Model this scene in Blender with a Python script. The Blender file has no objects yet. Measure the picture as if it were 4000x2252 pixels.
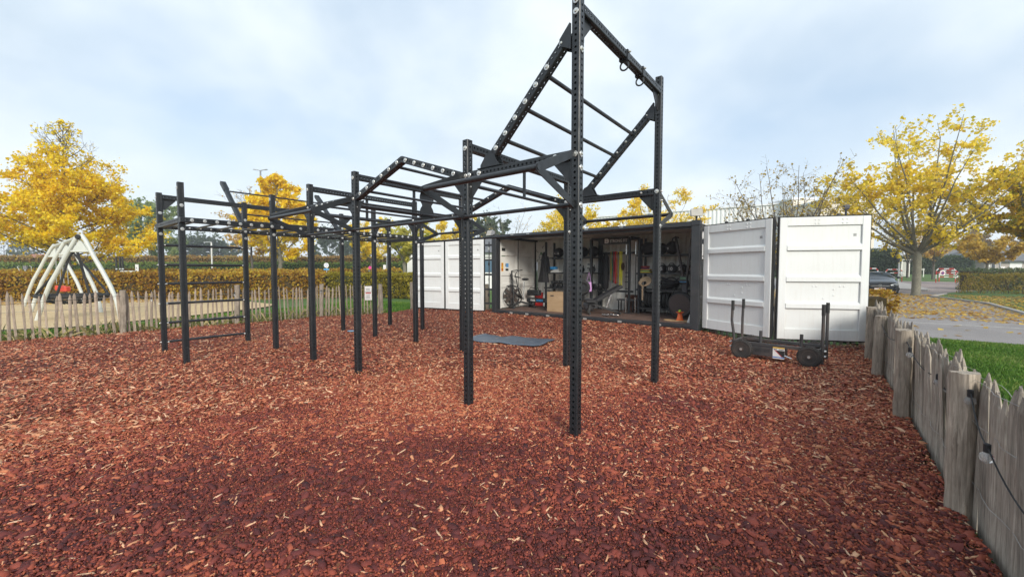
import bpy, bmesh, math, random
import numpy as np
from mathutils import Vector, Matrix, Euler, Quaternion
R = math.radians
rnd = random.Random(7)
C = bpy.context.scene.collection
scene = bpy.context.scene

# ------------------------------------------------------------------ camera
CAMH = 1.5
F_PX, PITCH = 1573.9, 0.04485
cam_d = bpy.data.cameras.new('camera')
cam_d.sensor_width = 36.0
cam_d.lens = F_PX / 4000.0 * 36.0
cam_d.clip_start = 0.05
cam_d.clip_end = 3000
cam = bpy.data.objects.new('camera', cam_d)
C.objects.link(cam)
cam.location = (0, 0, CAMH)
cam.rotation_euler = (math.pi / 2 - PITCH, 0, 0)
scene.camera = cam

# ------------------------------------------------------------------ sky and sun
SUN_AZ = (0.25, -0.97)
SUN_EL = 27.0
world = bpy.data.worlds.new('World')
scene.world = world
world.use_nodes = True
wn, wl = world.node_tree.nodes, world.node_tree.links
wn.clear()
def wnode(t, **k):
    n = wn.new(t)
    for a, b in k.items():
        setattr(n, a, b)
    return n
w_out = wnode('ShaderNodeOutputWorld')
w_bg = wnode('ShaderNodeBackground')
w_bg.inputs['Strength'].default_value = 0.115
sky = wnode('ShaderNodeTexSky', sky_type='NISHITA')
sky.sun_disc = False
sky.sun_elevation = R(SUN_EL)
sky.sun_rotation = math.atan2(SUN_AZ[0], SUN_AZ[1])
sky.air_density = 1.0
sky.dust_density = 2.0
tc = wnode('ShaderNodeTexCoord')
sep = wnode('ShaderNodeSeparateXYZ')
wl.new(tc.outputs['Generated'], sep.inputs[0])
def wmath(op, a, b=None, c=None):
    n = wnode('ShaderNodeMath', operation=op)
    for i, q in enumerate((a, b, c)):
        if q is None: continue
        if isinstance(q, (int, float)): n.inputs[i].default_value = q
        else: wl.new(q, n.inputs[i])
    return n.outputs[0]
zz = wmath('MAXIMUM', sep.outputs['Z'], 0.0)
den = wmath('ADD', zz, 0.42)
px = wmath('DIVIDE', sep.outputs['X'], den)
py = wmath('DIVIDE', sep.outputs['Y'], den)
cmb = wnode('ShaderNodeCombineXYZ')
wl.new(px, cmb.inputs[0]); wl.new(py, cmb.inputs[1])
def wnoise(scale, detail, rough, dist, vec):
    n = wnode('ShaderNodeTexNoise')
    n.inputs['Scale'].default_value = scale
    n.inputs['Detail'].default_value = detail
    n.inputs['Roughness'].default_value = rough
    n.inputs['Distortion'].default_value = dist
    wl.new(vec, n.inputs['Vector'])
    return n.outputs['Fac']
n_big = wnoise(1.3, 4, 0.5, 0.2, cmb.outputs[0])
mp = wnode('ShaderNodeMapping')
mp.inputs['Location'].default_value = (5.3, 2.2, 1.0)
wl.new(cmb.outputs[0], mp.inputs['Vector'])
n_tone = wnoise(2.0, 6, 0.55, 0.15, mp.outputs[0])
def wramp(fac, stops):
    r = wnode('ShaderNodeValToRGB')
    e = r.color_ramp.elements
    while len(e) < len(stops): e.new(0.5)
    for i, (p, c) in enumerate(stops):
        e[i].position = p; e[i].color = (*c, 1)
    wl.new(fac, r.inputs[0])
    return r.outputs[0]
cover = wramp(n_big, [(0.34, (0.40,)*3), (0.54, (0.97,)*3)])
tone = wramp(n_tone, [(0.30, (3.75, 4.5, 5.25)), (0.46, (4.55, 5.2, 5.8)), (0.60, (5.2, 5.75, 6.15)), (0.74, (5.95, 6.25, 6.4))])
# thin blue showing in the gaps
skyc = wnode('ShaderNodeMix', data_type='RGBA', blend_type='MIX')
skyc.inputs[0].default_value = 0.45
wl.new(sky.outputs[0], skyc.inputs[6])
skyc.inputs[7].default_value = (3.0, 4.35, 5.9, 1)
mixc = wnode('ShaderNodeMix', data_type='RGBA', blend_type='MIX')
wl.new(cover, mixc.inputs[0])
wl.new(skyc.outputs[2], mixc.inputs[6])
wl.new(tone, mixc.inputs[7])
# pale veil near the horizon
veil = wramp(zz, [(0.0, (0.75,)*3), (0.30, (0.0,)*3)])
mixv = wnode('ShaderNodeMix', data_type='RGBA', blend_type='MIX')
wl.new(veil, mixv.inputs[0])
wl.new(mixc.outputs[2], mixv.inputs[6])
mixv.inputs[7].default_value = (5.75, 6.15, 6.35, 1)
wl.new(mixv.outputs[2], w_bg.inputs['Color'])
wl.new(w_bg.outputs[0], w_out.inputs['Surface'])

sun_d = bpy.data.lights.new('sun', 'SUN')
sun_d.energy = 2.25
sun_d.angle = R(22)
sun_d.color = (1.0, 0.94, 0.84)
sun = bpy.data.objects.new('sun', sun_d)
C.objects.link(sun)
sdir = Vector((SUN_AZ[0], SUN_AZ[1], math.tan(R(SUN_EL)) * math.hypot(*SUN_AZ))).normalized()
sun.rotation_euler = (-sdir).to_track_quat('-Z', 'Y').to_euler()
sun.location = (10, -10, 20)

scene.view_settings.view_transform = 'Standard'
scene.view_settings.look = 'None'
scene.view_settings.exposure = 0.66
scene.view_settings.gamma = 1
scene.view_settings.use_curve_mapping = False

# ------------------------------------------------------------------ helpers
def tag(o, label=None, cat=None, group=None, kind=None):
    if label: o['label'] = label
    if cat: o['category'] = cat
    if group: o['group'] = group
    if kind: o['kind'] = kind
    return o
def thing(name, label, cat, loc=(0, 0, 0), rz=0.0, group=None, rot=None):
    o = bpy.data.objects.new(name, None)
    o.empty_display_size = 0.1
    C.objects.link(o)
    o.location = loc
    o.rotation_euler = rot if rot is not None else (0, 0, rz)
    return tag(o, label, cat, group)
def place(name, mesh, parent=None, M=None, label=None):
    o = bpy.data.objects.new(name, mesh)
    C.objects.link(o)
    if parent is not None: o.parent = parent
    if M is not None: o.matrix_local = M
    if label: o['label'] = label
    return o
def copy_tree(o, parent=None):
    c = o.copy(); C.objects.link(c)
    if parent is not None: c.parent = parent; c.matrix_parent_inverse = o.matrix_parent_inverse
    for ch in list(o.children): copy_tree(ch, c)
    return c

def frame(o, z, x=None):
    """matrix at o whose local Z is z"""
    z = Vector(z).normalized()
    x = Vector(x) if x is not None else (Vector((1, 0, 0)) if abs(z.x) < 0.9 else Vector((0, 1, 0)))
    x = (x - z * x.dot(z)).normalized()
    y = z.cross(x)
    M = Matrix((x, y, z)).transposed().to_4x4()
    M.translation = Vector(o)
    return M
def T(x, y, z, rx=0, ry=0, rz=0):
    return Matrix.Translation((x, y, z)) @ Euler((rx, ry, rz)).to_matrix().to_4x4()

class MB:
    def __init__(self):
        self.v = []; self.f = []
    def add(self, vs, fs, M=None):
        b = len(self.v)
        if M is not None: vs = [M @ Vector(q) for q in vs]
        self.v += [tuple(q) for q in vs]
        self.f += [tuple(b + i for i in q) for q in fs]
        return self
    def bx(self, x0, x1, y0, y1, z0, z1, M=None):
        vs = [(x, y, z) for z in (z0, z1) for y in (y0, y1) for x in (x0, x1)]
        return self.add(vs, [(0, 2, 3, 1), (4, 5, 7, 6), (0, 1, 5, 4), (2, 6, 7, 3), (0, 4, 6, 2), (1, 3, 7, 5)], M)
    def box(self, c, s, M=None):
        return self.bx(c[0]-s[0]/2, c[0]+s[0]/2, c[1]-s[1]/2, c[1]+s[1]/2, c[2]-s[2]/2, c[2]+s[2]/2, M)
    def beam(self, a, b, w, h, up=(0, 0, 1)):
        a, b = Vector(a), Vector(b)
        M = frame(a, b - a, up)
        return self.bx(-h/2, h/2, -w/2, w/2, 0, (b-a).length, M)
    def tube(self, pts, r, n=8, cap=True):
        pts = [Vector(p) for p in pts]
        rs = r if isinstance(r, (list, tuple)) else [r]*len(pts)
        base = len(self.v); prev = None
        for i, p in enumerate(pts):
            d = (pts[min(i+1, len(pts)-1)] - pts[max(i-1, 0)])
            if d.length < 1e-9: d = Vector((0, 0, 1))
            d.normalize()
            if prev is None:
                x = Vector((1, 0, 0)) if abs(d.x) < 0.8 else Vector((0, 1, 0))
            else: x = prev
            x = (x - d*x.dot(d)).normalized(); prev = x
            y = d.cross(x)
            for k in range(n):
                a = 2*math.pi*k/n
                self.v.append(tuple(p + (x*math.cos(a) + y*math.sin(a))*rs[i]))
        for i in range(len(pts)-1):
            for k in range(n):
                a = base+i*n+k; b = base+i*n+(k+1) % n
                self.f.append((a, b, b+n, a+n))
        if cap:
            self.f.append(tuple(base+k for k in reversed(range(n))))
            self.f.append(tuple(base+(len(pts)-1)*n+k for k in range(n)))
        return self
    def ring(self, c, ax, rad, r, n=32, m=6, a0=0, a1=2*math.pi, x=None):
        M = frame(c, ax, x)
        closed = abs(a1-a0-2*math.pi) < 1e-6
        cnt = n if closed else n+1
        base = len(self.v)
        for i in range(cnt):
            a = a0+(a1-a0)*i/n
            for k in range(m):
                b = 2*math.pi*k/m
                q = rad+r*math.cos(b)
                self.v.append(tuple(M @ Vector((q*math.cos(a), q*math.sin(a), r*math.sin(b)))))
        for i in range(n):
            for k in range(m):
                i2 = (i+1) % cnt
                self.f.append((base+i*m+k, base+i2*m+k, base+i2*m+(k+1) % m, base+i*m+(k+1) % m))
        return self
    def lathe(self, prof, n=24, M=None):
        vs = []; fs = []
        for r, z in prof:
            for k in range(n):
                a = 2*math.pi*k/n
                vs.append((r*math.cos(a), r*math.sin(a), z))
        for i in range(len(prof)-1):
            for k in range(n):
                k2 = (k+1) % n
                fs.append((i*n+k, i*n+k2, (i+1)*n+k2, (i+1)*n+k))
        fs.append(tuple(reversed(range(n))))
        fs.append(tuple((len(prof)-1)*n+k for k in range(n)))
        return self.add(vs, fs, M)
    def sphere(self, c, r, n=16, m=10, s=(1, 1, 1), M=None):
        prof = [(max(1e-4, r*math.sin(math.pi*i/m)), -r*math.cos(math.pi*i/m)) for i in range(m+1)]
        b = len(self.v)
        self.lathe(prof, n)
        MM = Matrix.Translation(c) @ Matrix.Diagonal((*s, 1))
        if M is not None: MM = M @ MM
        for i in range(b, len(self.v)): self.v[i] = tuple(MM @ Vector(self.v[i]))
        return self
    def prism(self, poly, h, M=None):
        n = len(poly)
        vs = [(x, y, 0) for x, y in poly] + [(x, y, h) for x, y in poly]
        fs = [tuple(reversed(range(n))), tuple(range(n, 2*n))] + [(i, (i+1) % n, n+(i+1) % n, n+i) for i in range(n)]
        return self.add(vs, fs, M)
    def mesh(self, name, mat=None, smooth=False, bevel=0.0, seg=1):
        me = bpy.data.meshes.new(name)
        me.from_pydata([tuple(q) for q in self.v], [], self.f)
        bm = bmesh.new(); bm.from_mesh(me)
        bmesh.ops.recalc_face_normals(bm, faces=bm.faces)
        if bevel:
            es = [e for e in bm.edges if len(e.link_faces) == 2 and e.calc_face_angle(0) > 0.6]
            bmesh.ops.bevel(bm, geom=es, offset=bevel, segments=seg, affect='EDGES', profile=0.5)
        if smooth:
            for f in bm.faces: f.smooth = True
            for e in bm.edges:
                if len(e.link_faces) == 2 and e.calc_face_angle(0) > 0.6: e.smooth = False
        bm.to_mesh(me); bm.free()
        if mat: me.materials.append(mat)
        return me
    def build(self, name, mat=None, parent=None, smooth=False, bevel=0.0, label=None, M=None, seg=1):
        return place(name, self.mesh(name, mat, smooth, bevel, seg), parent, M, label)

# ------------------------------------------------------------------ materials
def nmat(name):
    m = bpy.data.materials.new(name); m.use_nodes = True
    nt = m.node_tree
    return m, nt, nt.nodes['Principled BSDF']
def mnode(nt, t, **k):
    n = nt.nodes.new(t)
    for a, b in k.items(): setattr(n, a, b)
    return n
def mramp(nt, fac, stops, interp='LINEAR'):
    r = mnode(nt, 'ShaderNodeValToRGB'); r.color_ramp.interpolation = interp
    e = r.color_ramp.elements
    while len(e) < len(stops): e.new(0.5)
    for i, (p, c) in enumerate(stops):
        e[i].position = p; e[i].color = (*c, 1)
    nt.links.new(fac, r.inputs[0])
    return r.outputs[0]
def mnoise(nt, scale, detail=4, rough=0.6, dist=0.0, coord='Object', stretch=None, out='Fac'):
    t = mnode(nt, 'ShaderNodeTexCoord')
    vec = t.outputs[coord]
    if stretch:
        mp = mnode(nt, 'ShaderNodeMapping'); mp.inputs['Scale'].default_value = stretch
        nt.links.new(vec, mp.inputs['Vector']); vec = mp.outputs[0]
    n = mnode(nt, 'ShaderNodeTexNoise')
    n.inputs['Scale'].default_value = scale; n.inputs['Detail'].default_value = detail
    n.inputs['Roughness'].default_value = rough; n.inputs['Distortion'].default_value = dist
    nt.links.new(vec, n.inputs['Vector'])
    return n.outputs[out]
def mmix(nt, fac, a, b, blend='MIX'):
    n = mnode(nt, 'ShaderNodeMix', data_type='RGBA', blend_type=blend)
    for s, q in ((0, fac), (6, a), (7, b)):
        if isinstance(q, (int, float)): n.inputs[s].default_value = q
        elif isinstance(q, tuple): n.inputs[s].default_value = (*q[:3], 1)
        else: nt.links.new(q, n.inputs[s])
    return n.outputs[2]
def mbump(nt, b, h, strength=0.3, dist=0.01):
    n = mnode(nt, 'ShaderNodeBump'); n.inputs['Strength'].default_value = strength
    n.inputs['Distance'].default_value = dist
    nt.links.new(h, n.inputs['Height']); nt.links.new(n.outputs[0], b.inputs['Normal'])
def mat(name, col, rough=0.6, metal=0.0, var=0.12, scale=6.0, bump=0.0, bscale=60.0, spec=None, dirt=None, dirt_amt=0.3, stretch=None):
    """plain painted / cast surface with gentle colour variation, optional dirt and bump"""
    m, nt, b = nmat(name)
    a = tuple(max(0, c*(1-var)) for c in col); z = tuple(min(1, c*(1+var)) for c in col)
    c = mramp(nt, mnoise(nt, scale, 5, 0.65, stretch=stretch), [(0.3, a), (0.7, z)])
    if dirt:
        f = mramp(nt, mnoise(nt, scale*0.6, 8, 0.7), [(0.48, (0, 0, 0)), (0.72, (dirt_amt,)*3)])
        c = mmix(nt, f, c, dirt)
    nt.links.new(c, b.inputs['Base Color'])
    r = mramp(nt, mnoise(nt, scale*2.3, 3), [(0.3, (max(0, rough-0.07),)*3), (0.7, (min(1, rough+0.07),)*3)])
    nt.links.new(r, b.inputs['Roughness'])
    b.inputs['Metallic'].default_value = metal
    if spec is not None: b.inputs['Specular IOR Level'].default_value = spec
    if bump: mbump(nt, b, mnoise(nt, bscale, 4), bump, 0.004)
    return m
def add_streaks(m, col, amt, scale=5.0, stretch=(5, 5, 0.35)):
    nt = m.node_tree; b = nt.nodes['Principled BSDF']
    src = b.inputs['Base Color'].links[0].from_socket
    f = mramp(nt, mnoise(nt, scale, 6, 0.7, stretch=stretch), [(0.50, (0,)*3), (0.80, (amt,)*3)])
    nt.links.new(mmix(nt, f, src, col), b.inputs['Base Color'])
def flat(name, col, rough=0.5, metal=0.0):
    return mat(name, col, rough, metal, var=0.05, scale=20)
def wood(name, dark, light, rough=0.85, scale=3.0, stretch=(7, 7, 0.6), bump=0.5):
    m, nt, b = nmat(name)
    n1 = mnoise(nt, scale*2, 8, 0.7, 0.6, stretch=stretch)
    n2 = mnoise(nt, scale*0.5, 4, 0.6)
    oi = mnode(nt, 'ShaderNodeObjectInfo')
    c = mramp(nt, n1, [(0.28, dark), (0.72, light)])
    c = mmix(nt, mramp(nt, n2, [(0.35, (0.0,)*3), (0.7, (0.45,)*3)]), c, tuple(q*0.55 for q in dark))
    h = mnode(nt, 'ShaderNodeHueSaturation')
    v = mnode(nt, 'ShaderNodeMapRange'); v.inputs[3].default_value = 0.75; v.inputs[4].default_value = 1.2
    nt.links.new(oi.outputs['Random'], v.inputs[0]); nt.links.new(v.outputs[0], h.inputs['Value'])
    nt.links.new(c, h.inputs['Color']); nt.links.new(h.outputs[0], b.inputs['Base Color'])
    b.inputs['Roughness'].default_value = rough
    mbump(nt, b, n1, bump, 0.006)
    return m
def leafmat(name, cols, rough=0.6, trans=0.35):
    """colour by the face attribute 'tint'"""
    m, nt, b = nmat(name)
    at = mnode(nt, 'ShaderNodeAttribute'); at.attribute_name = 'tint'
    n = len(cols)
    c = mramp(nt, at.outputs['Fac'], [(i/(n-1), q) for i, q in enumerate(cols)])
    nt.links.new(c, b.inputs['Base Color'])
    b.inputs['Roughness'].default_value = rough
    b.inputs['Specular IOR Level'].default_value = 0.25
    if trans:
        tr = mnode(nt, 'ShaderNodeBsdfTranslucent'); nt.links.new(c, tr.inputs['Color'])
        mx = mnode(nt, 'ShaderNodeMixShader'); mx.inputs[0].default_value = trans
        nt.links.new(b.outputs[0], mx.inputs[1]); nt.links.new(tr.outputs[0], mx.inputs[2])
        nt.links.new(mx.outputs[0], nt.nodes['Material Output'].inputs['Surface'])
    return m

def np_mesh(name, co, faces_n, loops, tint, material, smooth=False):
    """co Nx3; faces all with faces_n corners; loops flat index array; tint per face"""
    me = bpy.data.meshes.new(name)
    nf = len(loops)//faces_n
    me.vertices.add(len(co)); me.loops.add(len(loops)); me.polygons.add(nf)
    me.vertices.foreach_set('co', np.asarray(co, np.float32).ravel())
    me.loops.foreach_set('vertex_index', np.asarray(loops, np.int32))
    me.polygons.foreach_set('loop_start', np.arange(0, nf*faces_n, faces_n, dtype=np.int32))
    me.update(calc_edges=True)
    if tint is not None:
        at = me.attributes.new('tint', 'FLOAT', 'FACE')
        at.data.foreach_set('value', np.asarray(tint, np.float32))
    me.materials.append(material)
    return me
def leaf_cards(centers, size, rng, droop=0.3, tint=None, aspect=0.7, flatten=0.0):
    """random little quads; returns co, loops, tint"""
    n = len(centers)
    a = rng.normal(size=(n, 3)); a[:, 2] *= (1-flatten); a /= np.linalg.norm(a, axis=1)[:, None]
    b = rng.normal(size=(n, 3)); b[:, 2] *= (1-flatten)
    b -= a*(a*b).sum(1)[:, None]; b /= np.linalg.norm(b, axis=1)[:, None]
    s = size*(0.6+0.8*rng.random(n))[:, None]
    a = a*s*0.5; b = b*s*0.5*aspect
    nrm = np.cross(a, b); nrm /= (np.linalg.norm(nrm, axis=1)[:, None]+1e-9)
    bend = nrm*s*0.12
    co = np.stack([centers-a, centers-b*1.0+bend, centers+a, centers+b+bend], 1).reshape(-1, 3)
    loops = np.arange(n*4)
    return co, loops
def gnd(px, py, z=0.0):
    X, Y, Z = (px-2000)/F_PX, 1.0, (1126-py)/F_PX
    c, s = math.cos(PITCH), math.sin(PITCH)
    y, zz_ = c*Y + s*Z, -s*Y + c*Z
    t = (z-CAMH)/zz_
    return Vector((X*t, y*t, z))
def at(px, py, Yd):
    X, Y, Z = (px-2000)/F_PX, 1.0, (1126-py)/F_PX
    c, s = math.cos(PITCH), math.sin(PITCH)
    y, zz_ = c*Y + s*Z, -s*Y + c*Z
    t = Yd/y
    return Vector((X*t, Yd, CAMH+zz_*t))
# ------------------------------------------------------------------ terrain
def hy(y):
    return 0.0266*(min(max(y, 25.0), 61.0)-25.0)
CO = Vector((-0.58, 13.07, 0.0)); CD = Vector((0.7940, -0.6079, 0)); CT = Vector((0.6079, 0.7940, 0))
def cont(s, t, z=0.0): return CO + CD*s + CT*t + Vector((0, 0, z))
def st(x, y):
    p = Vector((x, y, 0))-CO
    return p.dot(CD), p.dot(CT)
def in_poly(x, y, P):
    r = False; j = len(P)-1
    for i in range(len(P)):
        xi, yi = P[i]; xj, yj = P[j]
        if (yi > y) != (yj > y) and x < (xj-xi)*(y-yi)/(yj-yi)+xi: r = not r
        j = i
    return r
def np_in_poly(X, Y, P):
    r = np.zeros(X.shape, bool); j = len(P)-1
    for i in range(len(P)):
        xi, yi = P[i]; xj, yj = P[j]
        c = ((yi > Y) != (yj > Y)) & (X < (xj-xi)*(Y-yi)/((yj-yi) or 1e-9)+xi)
        r ^= c; j = i
    return r
def poly_sheet(name, P, z, m, kind='structure', step=None):
    """flat polygon following the gentle rise of the ground, cut on its break lines"""
    bm = bmesh.new()
    f = bm.faces.new([bm.verts.new((x, y, 0)) for x, y in P])
    for yb in (25.0, 61.0):
        g = list(bm.verts)+list(bm.edges)+list(bm.faces)
        bmesh.ops.bisect_plane(bm, geom=g, plane_co=(0, yb, 0), plane_no=(0, 1, 0))
    for v in bm.verts: v.co.z = hy(v.co.y)+z
    bmesh.ops.recalc_face_normals(bm, faces=bm.faces)
    for f in bm.faces:
        if f.normal.z < 0: f.normal_flip()
    me = bpy.data.meshes.new(name); bm.to_mesh(me); bm.free(); me.materials.append(m)
    o = place(name, me)
    if kind: o['kind'] = kind
    return o

# lawn
def grass_mat():
    m, nt, b = nmat('lawn_grass')
    n1 = mnoise(nt, 0.35, 5, 0.6); n2 = mnoise(nt, 38, 6, 0.75); n3 = mnoise(nt, 2.2, 6, 0.7)
    c = mramp(nt, n2, [(0.30, (0.020, 0.050, 0.008)), (0.55, (0.060, 0.150, 0.016)), (0.80, (0.13, 0.24, 0.035))])
    c2 = mramp(nt, n2, [(0.30, (0.045, 0.070, 0.012)), (0.80, (0.17, 0.22, 0.05))])
    c = mmix(nt, mramp(nt, n1, [(0.4, (0,)*3), (0.7, (0.8,)*3)]), c, c2)
    c = mmix(nt, mramp(nt, n3, [(0.58, (0,)*3), (0.75, (0.35,)*3)]), c, (0.16, 0.12, 0.05))
    nt.links.new(c, b.inputs['Base Color']); b.inputs['Roughness'].default_value = 0.85
    mbump(nt, b, n2, 0.8, 0.03)
    return m
M_lawn = grass_mat()
xs = [-900, -300, -120, -60, -30, -15, 0, 15, 30, 60, 120, 300, 900]
ys = [-200, -30, -5, 5, 15, 25, 35, 45, 61, 90, 150, 400, 1600]
vv = [(x, y, hy(y)-0.05) for y in ys for x in xs]
ff = [(j*13+i, j*13+i+1, (j+1)*13+i+1, (j+1)*13+i) for j in range(12) for i in range(12)]
g = MB().add(vv, ff).build('lawn', M_lawn); g['kind'] = 'structure'

# sand of the playground
def sand_mat():
    m, nt, b = nmat('play_sand')
    n1 = mnoise(nt, 1.2, 6, 0.6); n2 = mnoise(nt, 90, 3, 0.7)
    c = mramp(nt, n1, [(0.3, (0.44, 0.31, 0.155)), (0.7, (0.62, 0.47, 0.26))])
    c = mmix(nt, 0.25, c, mramp(nt, n2, [(0.3, (0.35, 0.24, 0.11)), (0.7, (0.7, 0.56, 0.34))]))
    nt.links.new(c, b.inputs['Base Color']); b.inputs['Roughness'].default_value = 0.95
    mbump(nt, b, n1, 0.5, 0.05)
    return m
sp = [gnd(*q) for q in ((-700, 1335), (-200, 1303), (0, 1288), (300, 1275), (500, 1255), (800, 1226), (960, 1208), (1050, 1196), (1075, 1188), (960, 1176), (700, 1168), (300, 1164), (0, 1165), (-600, 1160))]
poly_sheet('play_sand', [(p.x, p.y) for p in sp], 0.004, sand_mat())

# asphalt: the road runs along the container direction, then the parking area
def asphalt_mat(name, dark, light, scale=70, bump=0.35):
    m, nt, b = nmat(name)
    n1 = mnoise(nt, 0.5, 5, 0.6); n2 = mnoise(nt, scale, 3, 0.8)
    c = mramp(nt, n2, [(0.3, dark), (0.72, light)])
    c = mmix(nt, mramp(nt, n1, [(0.35, (0,)*3), (0.7, (0.35,)*3)]), c, tuple(q*0.6 for q in dark))
    nt.links.new(c, b.inputs['Base Color']); b.inputs['Roughness'].default_value = 0.9
    mbump(nt, b, n2, bump, 0.01)
    return m
M_asph = asphalt_mat('asphalt', (0.17, 0.155, 0.15), (0.38, 0.35, 0.34))
def stp(s, t):
    q = cont(s, t); return (q.x, q.y)
poly_sheet('road', [stp(-1, 2.7), stp(60, 2.7), stp(60, 40), stp(8, 52), stp(-4, 34)], 0.004, M_asph)
M_paint = mat('road_paint', (0.55, 0.53, 0.49), 0.8, var=0.25, scale=9)
poly_sheet('road_line', [stp(5, 6.15), stp(45, 5.95), stp(45, 6.03), stp(5, 6.23)], 0.008, M_paint)
poly_sheet('lawn_strip', [(1.5, 0.2), (2.45, 1.5), (3.0, 2.3), (4.3, 3.9), (5.55, 5.6), (6.5, 6.8), (7.3, 7.8), (7.0, 8.6), stp(7.5, 2.69), stp(30, 2.69), (16, -4), (6, -4)], 0.0, M_lawn)
# brick paved bay further back
def paver_mat():
    m, nt, b = nmat('brick_paving')
    t = mnode(nt, 'ShaderNodeTexCoord')
    br = mnode(nt, 'ShaderNodeTexBrick'); br.inputs['Scale'].default_value = 4.0
    br.inputs['Color1'].default_value = (0.24, 0.18, 0.16, 1); br.inputs['Color2'].default_value = (0.32, 0.26, 0.24, 1)
    br.inputs['Mortar'].default_value = (0.16, 0.13, 0.12, 1); br.inputs['Mortar Size'].default_value = 0.01
    nt.links.new(t.outputs['Object'], br.inputs['Vector'])
    n1 = mnoise(nt, 0.4, 5, 0.6)
    c = mmix(nt, mramp(nt, n1, [(0.35, (0,)*3), (0.7, (0.4,)*3)]), br.outputs['Color'], (0.34, 0.29, 0.27))
    nt.links.new(c, b.inputs['Base Color']); b.inputs['Roughness'].default_value = 0.9
    return m
pv = [at(3500, 1148, 27), at(3700, 1148, 26), at(4200, 1148, 26), at(4300, 1094, 40), at(3900, 1093, 40), at(3400, 1086, 43), at(3100, 1084, 44), at(3100, 1148, 28)]
poly_sheet('brick_paving', [(p.x, p.y) for p in pv], 0.016, paver_mat())

# ------------------------------------------------------------------ mulch bed
MULCH = [(-10.75, 8.15), (-9.24, 9.56), (-7.65, 11.2), (-6.19, 12.99), (-4.48, 13.8), (-4.0, 14.3), (-3.55, 14.75),
         (-2.0, 15.2), (-0.4, 14.2), (-0.38, 13.35), (4.4, 9.66), (5.2, 8.6), (6.7, 8.05), (7.15, 7.95), (6.5, 6.98), (6.17, 6.75), (5.30, 5.70),
         (3.95, 3.95), (2.76, 2.42), (2.40, 1.93), (1.95, 1.25), (1.2, 0.2), (0.6, -1.6), (-12, -1.8), (-15, 3.0)]
_rs = np.random.RandomState(3)
_ph = _rs.rand(14, 4)
def mh(x, y):
    """height of the mulch surface (numpy arrays or floats)"""
    x = np.asarray(x, float); y = np.asarray(y, float)
    h = np.zeros_like(x)
    for i in range(14):
        k = 0.7*1.32**i; a = _ph[i, 0]*6.283
        h = h+np.sin(k*(x*math.cos(a)+y*math.sin(a))+_ph[i, 1]*6.283)*0.013/(1+0.38*i)
    px_, py_ = x-CO.x, y-CO.y
    s = px_*CD.x+py_*CD.y; t = px_*CT.x+py_*CT.y
    # mound banked up against the container and the doors
    m = np.clip((t+2.2)/2.2, 0, 1); m = m*m*(3-2*m)
    m = m*np.clip((s+4.8)/1.5, 0, 1)*np.clip((7.2-s)/1.2, 0, 1)
    h = h+m*0.105
    # a little pile round each rig post handled by the chips; dip in front of the left rack
    d2 = ((x+2.5)**2/1.2+(y-5.2)**2/0.4)
    h = h-0.03*np.exp(-d2*1.2)
    for k_ in range(11):
        u_, v_ = ((0, 0), (1.323, 0), (3.522, 0), (4.864, 0), (6.31, 0), (7.684, 0), (6.31, -1.332), (7.684, -1.332), (0, 2.086), (1.323, 2.086), (4.864, 2.086))[k_]
        cx, cy = 0.56468-u_*math.cos(0.667)+v_*math.sin(0.667), 3.5415+u_*math.sin(0.667)+v_*math.cos(0.667)
        h = h+0.030*np.exp(-((x-cx)**2+(y-cy)**2)/0.012)
    return h+0.012
def mulch_mat():
    m, nt, b = nmat('red_mulch')
    t = mnode(nt, 'ShaderNodeTexCoord')
    vs = []
    for sc, off in ((46, 0), (85, 3)):
        mp = mnode(nt, 'ShaderNodeMapping'); mp.inputs['Location'].default_value = (off, off, 0)
        mp.inputs['Rotation'].default_value = (0, 0, 0.6*off+0.3)
        mp.inputs['Scale'].default_value = (1, 0.5, 1)
        dn = mnode(nt, 'ShaderNodeTexNoise'); dn.inputs['Scale'].default_value = 9
        nt.links.new(t.outputs['Object'], dn.inputs['Vector'])
        ad = mnode(nt, 'ShaderNodeMix', data_type='RGBA', blend_type='MIX'); ad.inputs[0].default_value = 0.10
        nt.links.new(t.outputs['Object'], ad.inputs[6]); nt.links.new(dn.outputs['Color'], ad.inputs[7])
        nt.links.new(ad.outputs[2], mp.inputs['Vector'])
        v = mnode(nt, 'ShaderNodeTexVoronoi'); v.inputs['Scale'].default_value = sc
        nt.links.new(mp.outputs[0], v.inputs['Vector']); vs.append(v)
    sp = mnode(nt, 'ShaderNodeSeparateColor'); nt.links.new(vs[0].outputs['Color'], sp.inputs[0])
    sp2 = mnode(nt, 'ShaderNodeSeparateColor'); nt.links.new(vs[1].outputs['Color'], sp2.inputs[0])
    st1 = [(0.0, (0.035, 0.011, 0.010)), (0.35, (0.14, 0.034, 0.028)), (0.70, (0.29, 0.075, 0.045)), (0.90, (0.30, 0.11, 0.05)), (1.0, (0.5, 0.30, 0.16))]
    c1 = mramp(nt, sp.outputs[0], st1); c2 = mramp(nt, sp2.outputs[1], st1)
    c = mmix(nt, 0.5, c1, c2)
    big = mnoise(nt, 0.55, 5, 0.6)
    c = mmix(nt, mramp(nt, big, [(0.40, (0.0,)*3), (0.62, (0.75,)*3)]), c, mmix(nt, 0.75, c, (0.30, 0.20, 0.22), 'MULTIPLY'))
    nt.links.new(c, b.inputs['Base Color']); b.inputs['Roughness'].default_value = 0.75
    b.inputs['Specular IOR Level'].default_value = 0.3
    hh = mmix(nt, 0.5, sp.outputs[2], sp2.outputs[2])
    mbump(nt, b, hh, 1.0, 0.03)
    return m
GX0, GX1, GY0, GY1, ST = -15.2, 7.4, -2.0, 15.6, 0.11
gx = np.arange(GX0, GX1, ST); gy = np.arange(GY0, GY1, ST)
XX, YY = np.meshgrid(gx, gy)
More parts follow.
